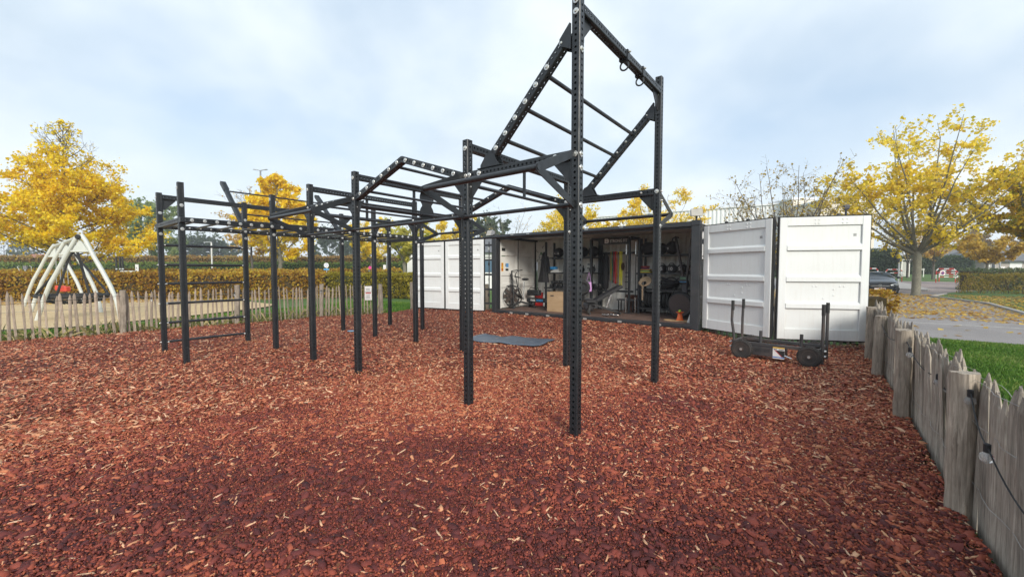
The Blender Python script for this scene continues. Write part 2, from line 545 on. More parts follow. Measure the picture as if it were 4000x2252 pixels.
ZZ = mh(XX, YY)
ins = np_in_poly(XX[:-1, :-1]+ST/2, YY[:-1, :-1]+ST/2, MULCH)
nx_ = len(gx)
idx = np.arange(XX.size).reshape(XX.shape)
q = np.stack([idx[:-1, :-1], idx[:-1, 1:], idx[1:, 1:], idx[1:, :-1]], -1)[ins]
me = np_mesh('mulch_ground', np.stack([XX.ravel(), YY.ravel(), ZZ.ravel()], 1), 4, q.ravel(), None, mulch_mat())
me.polygons.foreach_set('use_smooth', np.ones(len(me.polygons), bool))
bm = bmesh.new(); bm.from_mesh(me)
bmesh.ops.delete(bm, geom=[v for v in bm.verts if not v.link_faces], context='VERTS')
for e in [e for e in bm.edges if len(e.link_faces) == 1]:
    for v in e.verts: v.co.z = min(v.co.z, 0.0)-0.012 if v.co.z < 0.08 else v.co.z-0.06
bm.to_mesh(me); bm.free()
place('mulch_ground', me)['kind'] = 'structure'

def chip_cloud(n_near, n_far):
    rng = np.random.RandomState(11)
    def pos(n, r0, r1, p):
        out = np.zeros((0, 2))
        while len(out) < n:
            k = n*2
            u = rng.rand(k)
            r = (r0**(2-p)+u*(r1**(2-p)-r0**(2-p)))**(1/(2-p))
            a = (rng.rand(k)-0.5)*2*R(58)
            x, y = r*np.sin(a), r*np.cos(a)
            ok = np_in_poly(x, y, MULCH)
            out = np.vstack([out, np.stack([x, y], 1)[ok]])
        return out[:n]
    def tints(n, P):
        patch = 0.5+0.5*np.sin(P[:, 0]*1.1+1.7*np.sin(P[:, 1]*0.8))*np.sin(P[:, 1]*0.9+1.3*np.sin(P[:, 0]*0.7+1))
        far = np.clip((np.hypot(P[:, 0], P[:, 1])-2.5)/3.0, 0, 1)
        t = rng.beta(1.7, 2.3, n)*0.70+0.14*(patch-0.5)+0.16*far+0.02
        br = rng.rand(n) < 0.028+0.03*far
        t[br] = 0.78+0.22*rng.rand(br.sum())
        return np.clip(t, 0, 1)
    # near chips: little solid slabs
    P = pos(n_near, 1.35, 6.0, 1.0)
    n = len(P)
    # bright fresh chips trodden up round the foot of every post
    U_ = [0, 1.323, 3.522, 4.864, 6.310, 7.684]
    pp = [(U_[a], b) for a, b in ((0, 0), (1, 0), (2, 0), (3, 0), (4, 0), (5, 0), (4, -1.332), (5, -1.332), (0, 2.086), (1, 2.086), (3, 2.086))]
    ex = []
    for u_, v_ in pp:
        cx, cy = 0.56468-u_*math.cos(0.667)+v_*math.sin(0.667), 3.5415+u_*math.sin(0.667)+v_*math.cos(0.667)
        k = rng.normal(0, 0.13, (170, 2)); k = k[np.hypot(k[:, 0], k[:, 1]) > 0.05]; ex.append(k+[cx, cy])
    ex = np.vstack(ex); P = np.vstack([P, ex]); n = len(P)
    L = np.exp(rng.normal(math.log(0.0165), 0.50, n)); W = L*(0.30+0.38*rng.rand(n)); H = 0.003+0.006*rng.rand(n)
    sl = rng.rand(n) < 0.009
    dust = np.zeros(n)
    for cx, cy, ax_, ay_ in ((-1.3, 2.5, 1.5, 0.6), (-3.1, 4.3, 0.9, 0.45), (0.5, 2.1, 1.0, 0.35), (-0.7, 3.3, 0.9, 0.3), (-4.3, 6.2, 1.2, 0.5), (1.9, 4.6, 0.5, 0.5)):
        dust = np.maximum(dust, np.exp(-(((P[:, 0]-cx)/ax_)**2+((P[:, 1]-cy)/ay_)**2)))
    dust = np.clip(dust*1.3, 0, 1); L = L*(1-0.45*dust)
    L[sl] = 0.04+0.05*rng.rand(sl.sum()); W[sl] = 0.005+0.010*rng.rand(sl.sum())
    bigc = rng.rand(n) < 0.02
    L[bigc] = 0.05+0.035*rng.rand(bigc.sum()); W[bigc] = L[bigc]*(0.45+0.3*rng.rand(bigc.sum())); H[bigc] = 0.012
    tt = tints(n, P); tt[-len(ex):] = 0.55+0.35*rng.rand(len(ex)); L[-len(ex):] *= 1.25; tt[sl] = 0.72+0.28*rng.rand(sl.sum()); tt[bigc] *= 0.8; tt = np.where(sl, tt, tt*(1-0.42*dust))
    # hexagonal slabs: six rim vertices top, six bottom
    ang = np.array([0, 50, 125, 180, 232, 305])*math.pi/180
    rim = np.stack([np.cos(ang), np.sin(ang)], 1)[None]*(1+0.25*rng.normal(size=(n, 6, 1)))
    top = np.concatenate([rim*0.86, np.ones((n, 6, 1))], 2); bot = np.concatenate([rim, -np.ones((n, 6, 1))], 2)
    v = np.concatenate([top, bot], 1)
    v = v*np.stack([L/2, W/2, H/2], 1)[:, None, :]
    yaw = rng.rand(n)*2*math.pi; tl = rng.normal(0, 0.30, n); rl = rng.normal(0, 0.35, n)
    cy, sy, cp, sp_, cr, sr = np.cos(yaw), np.sin(yaw), np.cos(tl), np.sin(tl), np.cos(rl), np.sin(rl)
    x, y, z = v[..., 0], v[..., 1], v[..., 2]
    y, z = y*cr[:, None]-z*sr[:, None], y*sr[:, None]+z*cr[:, None]
    x, z = x*cp[:, None]+z*sp_[:, None], -x*sp_[:, None]+z*cp[:, None]
    x, y = x*cy[:, None]-y*sy[:, None], x*sy[:, None]+y*cy[:, None]
    zb = mh(P[:, 0], P[:, 1])+0.003+0.012*rng.rand(n)
    co = np.stack([x+P[:, 0:1], y+P[:, 1:2], z+zb[:, None]], -1).reshape(-1, 3)
    fc = np.array([[0, 1, 2, 3], [0, 3, 4, 5]]+[[i, 6+i, 6+(i+1) % 6, (i+1) % 6] for i in range(6)])
    lp = (np.arange(n)[:, None, None]*12+fc[None]).reshape(-1)
    tf = np.repeat(tt, 8)
    # far chips: slightly tilted shards
    P2 = pos(n_far, 5.0, 16.5, 1.25)
    m_ = len(P2)
    dd = np.hypot(P2[:, 0], P2[:, 1])
    L2 = (0.022+0.03*rng.rand(m_)); W2 = L2*(0.25+0.35*rng.rand(m_))
    s2 = rng.rand(m_) < 0.03
    L2[s2] = 0.07+0.08*rng.rand(s2.sum()); W2[s2] = 0.012+0.012*rng.rand(s2.sum())
    t2 = tints(m_, P2); t2[s2] = 0.75+0.25*rng.rand(s2.sum())
    yw = rng.rand(m_)*2*math.pi
    ax = np.stack([np.cos(yw), np.sin(yw), rng.normal(0, 0.25, m_)], 1)*(L2/2)[:, None]
    ay = np.stack([-np.sin(yw), np.cos(yw), rng.normal(0, 0.45, m_)], 1)*(W2/2)[:, None]
    c0 = np.stack([P2[:, 0], P2[:, 1], mh(P2[:, 0], P2[:, 1])+0.008+0.014*rng.rand(m_)], 1)
    co2 = np.stack([c0-ax-ay*0.4, c0-ax*0.3+ay, c0+ax+ay*0.3, c0+ax*0.4-ay], 1).reshape(-1, 3)
    lp2 = np.arange(m_*4)+len(co)
    return np.vstack([co, co2]), np.concatenate([lp, lp2]), np.concatenate([tf, t2])
M_chip = leafmat('bark_chip', [(0.034, 0.012, 0.014), (0.125, 0.030, 0.027), (0.25, 0.057, 0.036), (0.39, 0.104, 0.052), (0.51, 0.185, 0.090), (0.62, 0.33, 0.18), (0.66, 0.43, 0.28)], 0.7, 0)
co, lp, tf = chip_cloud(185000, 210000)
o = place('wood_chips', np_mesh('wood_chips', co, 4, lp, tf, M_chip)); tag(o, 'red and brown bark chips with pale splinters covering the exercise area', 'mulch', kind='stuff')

# ------------------------------------------------------------------ rig
M_steel = mat('black_powder_coat', (0.014, 0.0165, 0.020), 0.40, var=0.15, scale=5, bump=0.10, bscale=220, dirt=(0.055, 0.05, 0.046), dirt_amt=0.30)
M_bar = mat('black_satin_bar', (0.020, 0.022, 0.026), 0.34, var=0.1, scale=8, bump=0.22, bscale=160)
M_zinc = mat('zinc_bolt', (0.62, 0.62, 0.60), 0.34, metal=0.75, var=0.15, scale=30)
TH = 0.667
rig = thing('climbing_rig', 'large black steel climbing rig of perforated posts with monkey bars standing on red mulch', 'climbing frame', (0.56468, 3.5415, 0), -TH)
def G(u, v, z): return Vector((-u, v, z))
HW = 0.04
def holed(L, dense=None, pitch=0.05, light_block=True):
    """square tube along +Z from 0 to L with punched holes on all four sides"""
    mb = MB(); r = 0.0122; ch = 0.006
    zc = [];  z = 0.0
    n = max(1, int(round(L/pitch))); p = L/n
    i = 0
    cells = []
    while i < n:
        a = i*p; m_ = a+p/2
        cells.append((a, a+p))
        i += 1
    for side in range(4):
        M = Matrix.Rotation(side*math.pi/2, 4, 'Z')
        w = HW-ch
        cl_ = []
        for a, b in cells:
            if dense and side % 2 and dense[0] < (a+b)/2 < dense[1]: cl_ += [(a, (a+b)/2), ((a+b)/2, b)]
            else: cl_.append((a, b))
        for a, b in cl_:
            c = (a+b)/2; rr = r if b-a > 0.03 else 0.0075
            vs = [(w, HW, a), (w, HW, c), (w, HW, b), (0, HW, b), (-w, HW, b), (-w, HW, c), (-w, HW, a), (0, HW, a)]
            an = [-45, 0, 45, 90, 135, 180, 225, 270]
            vs += [(rr*math.cos(R(q)), HW, c+rr*math.sin(R(q))) for q in an]
            vs += [(rr*math.cos(R(q)), HW-0.004, c+rr*math.sin(R(q))) for q in an]
            fs = [(k, (k+1) % 8, 8+(k+1) % 8, 8+k) for k in range(8)] + [(8+k, 8+(k+1) % 8, 16+(k+1) % 8, 16+k) for k in range(8)]
            mb.add(vs, fs, M)
        # chamfered corner strip
        mb.add([(w, HW, 0), (HW, w, 0), (HW, w, L), (w, HW, L)], [(0, 1, 2, 3)], M)
    w = HW-ch
    oc = [(w, HW), (-w, HW), (-HW, w), (-HW, -w), (-w, -HW), (w, -HW), (HW, -w), (HW, w)]
    mb.add([(x, y, 0) for x, y in oc], [tuple(range(8))]); mb.add([(x, y, L) for x, y in oc], [tuple(reversed(range(8)))])
    if light_block: mb.bx(-0.021, 0.021, -0.021, 0.021, 0.002, L-0.002)  # added unseen inner box: blocks light through the tube so the holes look dark
    me = bpy.data.meshes.new('tube'); me.from_pydata(mb.v, [], mb.f); me.materials.append(M_steel)
    bm = bmesh.new(); bm.from_mesh(me); bmesh.ops.remove_doubles(bm, verts=bm.verts, dist=0.0002); bmesh.ops.recalc_face_normals(bm, faces=bm.faces); bm.to_mesh(me); bm.free()
    return me
_tubes = {}
def tube_mesh(L, dense=None, light_block=True):
    k = (round(L, 2), dense, light_block)
    if k not in _tubes: _tubes[k] = holed(k[0], dense, 0.05, light_block)
    return _tubes[k]
U = [0, 1.323, 3.522, 4.864, 6.310, 7.684]; VM, V0, V1, V2 = -1.332, 0.0, 2.086, 3.439
HP = 2.857
def rig_beam(a, b, name='beam'):
    a, b = G(*a), G(*b)
    up = (0, 0, 1) if abs((b-a).normalized().z) < 0.95 else (1, 0, 0)
    return place(name, tube_mesh((b-a).length, None, abs((b-a).normalized().y) < 0.9), rig, frame(a, b-a, up))
posts = [(U[0], V0), (U[1], V0), (U[2], V0), (U[3], V0), (U[4], V0), (U[5], V0), (U[4], VM), (U[5], VM),
         (U[0], V1), (U[1], V1), (U[2], V1), (U[3], V1), (U[4], V1), (U[5], V1), (U[4], V2), (U[5], V2)]
for i, (u, v) in enumerate(posts):
    tall = i in (0, 8)
    L = 3.95 if tall else HP+0.02
    z0 = -0.03
    place('post', tube_mesh(L+0.03 if not tall else L, (0.52, 1.05)), rig, Matrix.Translation(G(u, v, z0)))
h = HW+0.002
for v in (V0, V1):
    for a, b in ((0, 1), (2, 3), (3, 4)):
        rig_beam((U[a]+h, v, 2.50), (U[b]-h, v, 2.50))
AP = (U[1]+U[2])/2
for v in (V0, V1):     # pitched monkey bars
    rig_beam((U[1]+h+0.015, v, 2.51), (AP, v, 2.862)); rig_beam((AP, v, 2.862), (U[2]-h-0.015, v, 2.51))
for v in (V0, V1):     # steep ladder
    rig_beam((0.075, v, 3.53), (0.99, v, 2.62))
for u in (U[1], U[2], U[3]): rig_beam((u, V0+h, 2.81), (u, V1-h, 2.81))
rig_beam((U[5], VM+h, 2.81), (U[5], V0-h, 2.81)); rig_beam((U[5], V1+h, 2.81), (U[5], V2-h, 2.81))
rig_beam((U[5], V0+h, 2.81), (U[5], V1-h, 2.81))
rig_beam((U[0], V0+h, 3.735), (U[0], V1-h, 3.735))
for u in (U[4]-0.082, U[5]+0.082):
    rig_beam((u, VM-0.04, 2.29), (u, V2+0.04, 2.29))
for v in (VM, V2): rig_beam((U[4]+h, v, 2.29), (U[5]-h, v, 2.29))
for v in (V0, V1):     # leaning outriggers at the far end
    rig_beam((U[5]+h+0.02, v, 2.40), (8.90, v, 3.44))
    ln = MB().prism([(-0.30, -0.042), (0.0, -0.042), (0.03, 0.0), (0.0, 0.042), (-0.30, 0.042)], 0.006)
    for dv in (-0.047, 0.041):
        ln.build('gusset', M_steel, rig, M=frame(G(8.90, v+dv, 3.44), (0, 1, 0), G(1.22, 0, 1.04)))
def rung(a, b, r=0.0165, name='rung', n=10):
    a, b = G(*a), G(*b)
    return MB().tube([a, b], r, n).build(name, M_bar, rig, smooth=True)
ladder_z = lambda u: 3.53-(u-0.075)*(0.91/0.915)
for u in (0.33, 0.572, 0.82): rung((u, V0, ladder_z(u)), (u, V1, ladder_z(u)), 0.021)
sl = (2.862-2.51)/(U[2]-h-0.015-AP)
roof_z = lambda u: 2.862-abs(u-AP)*sl
for k in range(3):
    for sgn in (-1, 1):
        u = AP+sgn*(0.165+0.335*k); rung((u, V0, roof_z(u)), (u, V1, roof_z(u)), 0.019)
for k in range(3):
    u = U[2]+0.27+0.35*k; rung((u, V0, 2.5), (u, V1, 2.5), 0.018)
v = VM+0.19; rv = []
while v < V2-0.1: rv.append(v); rung((U[4]-0.06, v, 2.29), (U[5]+0.06, v, 2.29), 0.018); v += 0.333
for z in (0.207, 0.55, 0.90, 1.257, 1.598, 1.955): rung((U[5], VM, z), (U[5], V0, z), 0.024)
for uu, z2 in ((8.70, 3.33), (8.35, 3.03), (8.07, 2.76), (7.88, 2.58)): rung((uu, V0, 2.40+(uu-7.74)*0.872), (uu, V1, 2.40+(uu-7.74)*0.872), 0.017)
for u in (U[1], U[2], U[3]):
    rung((u, V0, 2.415), (u, V1, 2.415), 0.018)
    MB().box(G(u, 1.02, 2.60), (0.012, 0.05, 0.35)).build('hanger', M_steel, rig)
# V shaped brackets carrying the outboard pull-up bars
def vbracket(u, v, s):
    poly = [(0.04, 2.545), (0.58, 2.32), (0.622, 2.30), (0.632, 2.277), (0.622, 2.252), (0.585, 2.232), (0.04, 2.03), (0.04, 2.095), (0.50, 2.275), (0.04, 2.475)]
    poly = [(a, b) for a, b in poly]
    M = Matrix(((0, 0, 1, 0), (s, 0, 0, 0), (0, 1, 0, 0), (0, 0, 0, 1)))
    M = Matrix.Translation(G(u, v, 0)) @ Matrix.Translation((-0.004, 0, 0)) @ M
    MB().prism(poly, 0.008).build('bar_bracket', M_steel, rig, M=M)
for u in (U[0], U[1], U[2], U[3]):
    vbracket(u, V0, -1); vbracket(u, V1, 1)
for s, v in ((-1, V0), (1, V1)):
    for a, b in ((0, 1), (2, 3)):
        rung((U[a]-0.01, v+s*0.595, 2.277), (U[b]+0.01, v+s*0.595, 2.277), 0.024, 'pull_up_bar', 12)
    for a, b in ((0, 1), (1, 2), (2, 3)):
        rung((U[a], v+s*0.066, 2.065), (U[b], v+s*0.066, 2.065), 0.019, 'pull_up_bar', 12)
# gusset triangles
def gusset(u, v, z, du, dv, size=0.19):
    """right-angled plate under a beam: (du,dv) is the direction along the beam"""
    d = Vector((-du, dv, 0))
    n = d.cross(Vector((0, 0, 1)))
    p = G(u, v, z)+d*(HW+0.001)
    M = Matrix((d, Vector((0, 0, 1)), n)).transposed().to_4x4(); M.translation = p-n*0.004
    MB().prism([(0, 0), (size, 0), (size, -0.015), (0.03, -size), (0, -size)], 0.008).build('gusset', M_steel, rig, M=M)
    # flange against the post
    MB().prism([(0, 0.06), (0.006, 0.06), (0.006, -size-0.04), (0, -size-0.04)], 0.07).build('gusset', M_steel, rig, M=M @ Matrix.Translation((0, 0, -0.031)))
for v in (V0, V1):
    gusset(U[0], v, 2.458, 1, 0); gusset(U[1], v, 2.458, -1, 0); gusset(U[1], v, 2.46, 1, 0, 0.17)
    gusset(U[2], v, 2.46, -1, 0, 0.17); gusset(U[2], v, 2.458, 1, 0); gusset(U[3], v, 2.458, -1, 0); gusset(U[3], v, 2.458, 1, 0)
    gusset(U[4], v, 2.458, -1, 0)
    gusset(U[0], v, 3.693, 0, 1 if v == V0 else -1, 0.2)
gusset(U[5], VM, 2.768, 0, 1); gusset(U[5], V2, 2.768, 0, -1); gusset(U[5], V1, 2.768, 0, 1)
# clamp feet and heads of the steep ladder
for v in (V0, V1):
    for dv in (-0.052, 0.044):
        M = Matrix.Translation(G(0, v+dv, 0)) @ Matrix(((-1, 0, 0, 0), (0, 0, 1, 0), (0, 1, 0, 0), (0, 0, 0, 1)))
        MB().prism([(0.84, 2.545), (1.09, 2.545), (1.09, 2.57), (1.02, 2.66), (0.95, 2.69), (0.91, 2.66), (0.87, 2.58)], 0.008).build('ladder_foot', M_steel, rig, M=M)
        MB().prism([(0.041, 3.60), (0.055, 3.61), (0.155, 3.50), (0.145, 3.44), (0.041, 3.39)], 0.008).build('ladder_head', M_steel, rig, M=M)
    MB().box(G(0.97, v, 2.544), (0.34, 0.10, 0.006)).build('ladder_foot', M_steel, rig)
# bolts with wide washers
wb = MB().lathe([(0.026, 0), (0.027, 0.0015), (0.025, 0.004), (0.010, 0.0045)], 16)
wb.lathe([(0.0125, 0.004), (0.0125, 0.012), (0.009, 0.015)], 6)
BOLT = wb.mesh('bolt', M_zinc)
nb = MB().lathe([(0.015, 0), (0.015, 0.004), (0.011, 0.005), (0.011, 0.014), (0.006, 0.022)], 10)
NUT = nb.mesh('bolt', M_zinc)
def bolt(p, n, big=True): place('bolt', BOLT if big else NUT, rig, frame(p, n))
nv = Vector((0, -1, 0)); nu = Vector((1, 0, 0))
for v, s in ((V0, -1), (V1, -1)):
    big = v == V0
    for k in range(7):
        u = 0.136+0.1585*k if k == 0 else 0.293+0.1202*(k-1)
        bolt(G(u, v-0.042, ladder_z(u)), nv, big)
    for k in range(6):
        for sg in (-1, 1):
            u = AP+sg*(0.085+0.167*k); bolt(G(u, v-0.042, roof_z(u)), nv, big)
    for k in range(6):
        u = U[2]+0.19+0.17*k; bolt(G(u, v-0.042, 2.5), nv, big)
    bolt(G(U[1]-0.20, v-0.042, 2.5), nv, big); bolt(G(U[0]+0.2, v-0.042, 2.5), nv, big); bolt(G(U[1]-0.06, v-0.042, 2.5), nv, big)
for vv_ in rv:
    for dv in (-0.083, 0.083):
        bolt(G(U[4]-0.124, vv_+dv, 2.29), nu); bolt(G(U[5]+0.04, vv_+dv, 2.29), nu, False)
for i, (u, v) in enumerate(posts):
    hs = {0: (3.69, 3.78), 8: (3.69, 3.78)}.get(i, (2.79,))
    for z in hs: bolt(G(u, v-0.0405, z), nv)
    if u in (U[4], U[5]):
        for z in (2.52, 2.29, 2.15): bolt(G(u-0.0405, v, z), nu)
    elif i < 4 or 8 <= i <= 11:
        for z in (2.50, 2.385, 2.065): bolt(G(u-0.0405, v, z), nu, i == 0 or z == 2.065)
        bolt(G(u, v-0.0405, 2.5), nv)
bolt(G(-0.0405, 0, 3.38), nu)
for z in (0.207, 0.55, 0.90, 1.257, 1.598, 1.955):
    bolt(G(U[5], VM-0.0405, z), nv, False)
    bolt(G(U[5]-0.05, VM+0.06, z), nv, False); bolt(G(U[5]-0.05, V0-0.06, z), nv, False)
# ring hangers on the high beam
for k, v in enumerate((0.99, 1.43)):
    t = thing('ring_hanger', ['black steel eye hanger clamped on the high beam, nearer the tallest post', 'black steel eye hanger clamped on the high beam, nearer the far post'][k], 'hanger', group='eye hangers under the high beam')
    t.matrix_world = Matrix.Translation((0.56468, 3.5415, 0)) @ Matrix.Rotation(-TH, 4, 'Z') @ Matrix.Translation(G(0, v, 3.735))
    m_ = MB(); m_.bx(-0.046, 0.046, -0.03, 0.03, 0.042, 0.048); m_.bx(0.042, 0.048, -0.03, 0.03, -0.05, 0.048); m_.bx(-0.048, -0.042, -0.03, 0.03, -0.05, 0.048); m_.bx(-0.048, 0.048, -0.03, 0.03, -0.054, -0.048)
    m_.build('strap', M_steel, t)
    MB().ring((0, 0, -0.10), (0, 1, 0), 0.045, 0.009, 20, 8).build('eye', M_steel, t, smooth=True)
    place('bolt', NUT, t, frame((0.05, 0, 0.03), (1, 0, 0)))
# double disc throwing target hanging from the crossbeam
tg = thing('throwing_target', 'black double disc ball target hanging below a crossbeam of the rig', 'target')
tg.matrix_world = Matrix.Translation((0.56468, 3.5415, 0)) @ Matrix.Rotation(-TH, 4, 'Z') @ Matrix.Translation(G(U[2]+0.06, 1.325, 0))
pol = []
for a in range(-50, 231, 12): pol.append((0.145*math.cos(R(a)), 2.70+0.15*math.sin(R(a))))
pol2 = []
for a in range(130, 411, 12): pol2.append((0.145*math.cos(R(a)), 2.45+0.15*math.sin(R(a))))
MB().prism(pol+pol2, 0.012).build('target_plate', M_steel, tg, M=Matrix(((0, 0, 1, 0), (1, 0, 0, 0), (0, 1, 0, 0), (0, 0, 0, 1))))
MB().bx(-0.012, 0, -0.035, 0.035, 2.5, 2.80).build('mounting_strip', M_steel, tg)

# ------------------------------------------------------------------ container
M_white = mat('white_container_paint', (0.69, 0.705, 0.70), 0.42, var=0.025, scale=1.6, bump=0.05, bscale=25, dirt=(0.50, 0.48, 0.44), dirt_amt=0.22)
add_streaks(M_white, (0.40, 0.33, 0.25), 0.22, 3.0, (7, 7, 0.5))
M_inner = mat('stained_white_steel', (0.72, 0.71, 0.67), 0.55, var=0.06, scale=2.0, dirt=(0.28, 0.23, 0.18), dirt_amt=0.55)
M_black = mat('black_container_paint', (0.024, 0.026, 0.030), 0.45, var=0.2, scale=3, dirt=(0.08, 0.07, 0.06), dirt_amt=0.35, bump=0.05, bscale=60)
M_rub = mat('black_rubber', (0.018, 0.018, 0.018), 0.75, var=0.2, scale=12)
M_floor = mat('brown_rubber_floor', (0.105, 0.060, 0.044), 0.9, var=0.3, scale=7, dirt=(0.20, 0.11, 0.075), dirt_amt=0.5, bump=0.2, bscale=120)
CB, CF, CTOP, CL, CDp = 0.07, 0.24, 2.65, 6.18, 2.40
ct = thing('shipping_container', 'black shipping container gym with one long side open and white folding doors', 'container', CO, -math.atan2(CT.x, CT.y))
def cpart(name, m, mb, **k): return mb.build(name, m, ct, **k)
cpart('floor', M_floor, MB().bx(0.05, CL-0.05, 0.06, CDp-0.05, CF-0.05, CF))
cpart('sill', M_black, MB().bx(0.12, CL-0.12, -0.03, 0.06, CB+0.06, CF-0.005).bx(0.12, CL-0.12, -0.045, -0.03, CB+0.10, CB+0.125), bevel=0.006)
cpart('top_rail', M_black, MB().bx(0.09, CL-0.19, 0.0, 0.09, CTOP-0.125, CTOP-0.01).bx(0.10, CL-0.10, 0.092, 0.12, CTOP-0.17, CTOP-0.02), bevel=0.006)
for s0 in (-0.10, CL-0.19):
    cpart('corner_post', M_black, MB().bx(s0, s0+0.19, -0.01, 0.16, CB, CTOP-0.11), bevel=0.008)
    cpart('corner_post', M_black, MB().bx(s0, s0+0.16, CDp-0.16, CDp, CB, CTOP-0.11), bevel=0.008)
    for tt_ in (-0.02, CDp-0.15):
        cb = MB().bx(s0-0.005, s0+0.195, tt_, tt_+0.17, CTOP-0.112, CTOP+0.01)
        cpart('corner_casting', M_black, cb, bevel=0.01)
# corrugated roof, back wall, right wall
def corr(L, z0, z1, th, p=0.28):
    prof = []; x = 0.0
    while x < L-1e-6:
        for dx, y in ((0, 0), (0.08, 0), (0.12, 0.036), (0.22, 0.036)):
            if x+dx < L: prof.append((x+dx, y))
        x += p
    prof.append((L, 0))
    m_ = MB(); vs = []; fs = []
    for x, y in prof: vs += [(x, y, z0), (x, y, z1)]
    n = len(prof)
    for x, y in prof: vs += [(x, y+th, z0), (x, y+th, z1)]
    for i in range(n-1):
        fs.append((2*i, 2*i+2, 2*i+3, 2*i+1)); a = 2*n
        fs.append((a+2*i, a+2*i+1, a+2*i+3, a+2*i+2))
    m_.add(vs, fs); return m_
cpart('back_wall', M_inner, corr(CL-0.3, CF, CTOP-0.06, 0.01), M=T(0.15, CDp-0.10, 0))
cpart('side_wall', M_inner, corr(CDp-0.3, CF, CTOP-0.06, 0.01), M=Matrix.Translation((CL-0.10, 0.15, 0)) @ Matrix.Rotation(math.pi/2, 4, 'Z'))
cpart('outer_skin', M_black, MB().bx(0.1, CL-0.1, CDp-0.048, CDp-0.03, CB+0.1, CTOP-0.05))
cpart('outer_skin', M_black, MB().bx(CL-0.05, CL-0.03, 0.16, CDp-0.16, CB+0.1, CTOP-0.05))
cpart('roof', M_inner, MB().bx(0.02, CL-0.02, 0.1205, CDp-0.02, CTOP-0.05, CTOP-0.03))
cpart('bottom_rail', M_black, MB().bx(0.1, CL-0.1, CDp-0.05, CDp, CB, CF).bx(0.0, 0.1, 0.16, CDp-0.16, CB, CF).bx(CL-0.1, CL, 0.16, CDp-0.16, CB, CF), bevel=0.004)
# cargo doors of the left end, seen from inside
ew = []
for k, (a, b) in enumerate(((0.17, 1.17), (1.19, 2.20))):
    dr = MB().bx(0.03, 0.055, a, b, CF+0.01, CTOP-0.12)
    d_ = cpart('end_door', M_inner, dr, bevel=0.003)
    for a2 in (a, b-0.09): MB().bx(0.055, 0.095, a2, a2+0.09, CF+0.01, CTOP-0.12).build('door_stile', M_inner, d_, bevel=0.006)
    for z0, z1 in ((CF+0.02, CF+0.28), (0.93, 1.08), (1.32, 1.47), (1.98, 2.12), (CTOP-0.22, CTOP-0.125)):
        MB().bx(0.055, 0.085, a+0.092, b-0.092, z0, z1).build('door_rib', M_inner, d_, bevel=0.014)
cpart('door_seal', M_rub, MB().bx(0.05, 0.105, 1.171, 1.189, CF+0.01, CTOP-0.12))
cpart('door_header', M_black, MB().bx(0.02, 0.11, 0.16, CDp-0.16, CTOP-0.12, CTOP-0.052))
cpart('door_jamb', M_black, MB().bx(0.02, 0.11, 2.202, 2.30, CF, CTOP-0.12)); cpart('door_jamb', M_black, MB().bx(0.02, 0.12, 0.10, 0.168, CF, CTOP-0.12))
# folding side door panels: built in local frame X along width, outward face -Y
def door_panel(W, H):
    """returns (panel mesh, frame mesh, [rib meshes])"""
    pa = MB().bx(0.02, W-0.02, 0.0, 0.03, 0.02, H-0.02).mesh('door', M_white)
    fr = [MB().bx(a_, a_+0.13, -0.035, 0.0, 0, H).mesh('door_stile', M_white, bevel=0.006) for a_ in (0, W-0.13)]
    ribs = []
    for z0, z1, dp in ((0.0, 0.20, 0.03), (0.20, 0.215, 0.02), (0.60, 0.735, 0.045), (1.115, 1.25, 0.045), (1.715, 1.85, 0.045), (H-0.16, H, 0.03)):
        if z1-z0 < 0.05: continue
        x0, x1 = 0.131, W-0.131
        m_ = MB()
        if dp > 0.04:
            m_.add([(x0, 0, z0), (x1, 0, z0), (x1, -dp, z0+0.006), (x0, -dp, z0+0.006), (x0, -dp, z1-0.045), (x1, -dp, z1-0.045), (x1, 0, z1), (x0, 0, z1)],
                   [(0, 1, 2, 3), (3, 2, 5, 4), (4, 5, 6, 7), (0, 3, 4, 7), (1, 6, 5, 2)])
        else: m_.bx(x0, x1, -dp, 0, z0, z1)
        ribs.append(m_.mesh('door_rib', M_white, bevel=0.002 if dp < 0.04 else 0))
    return pa, fr, ribs
RIV = MB().lathe([(0.016, 0), (0.014, 0.006), (0.006, 0.010)], 8).mesh('rivet', M_white)
ctM = Matrix.Translation(CO) @ Matrix.Rotation(-math.atan2(CT.x, CT.y), 4, 'Z')
ctI = ctM.inverted()
DH = 2.35; DZ = 0.165
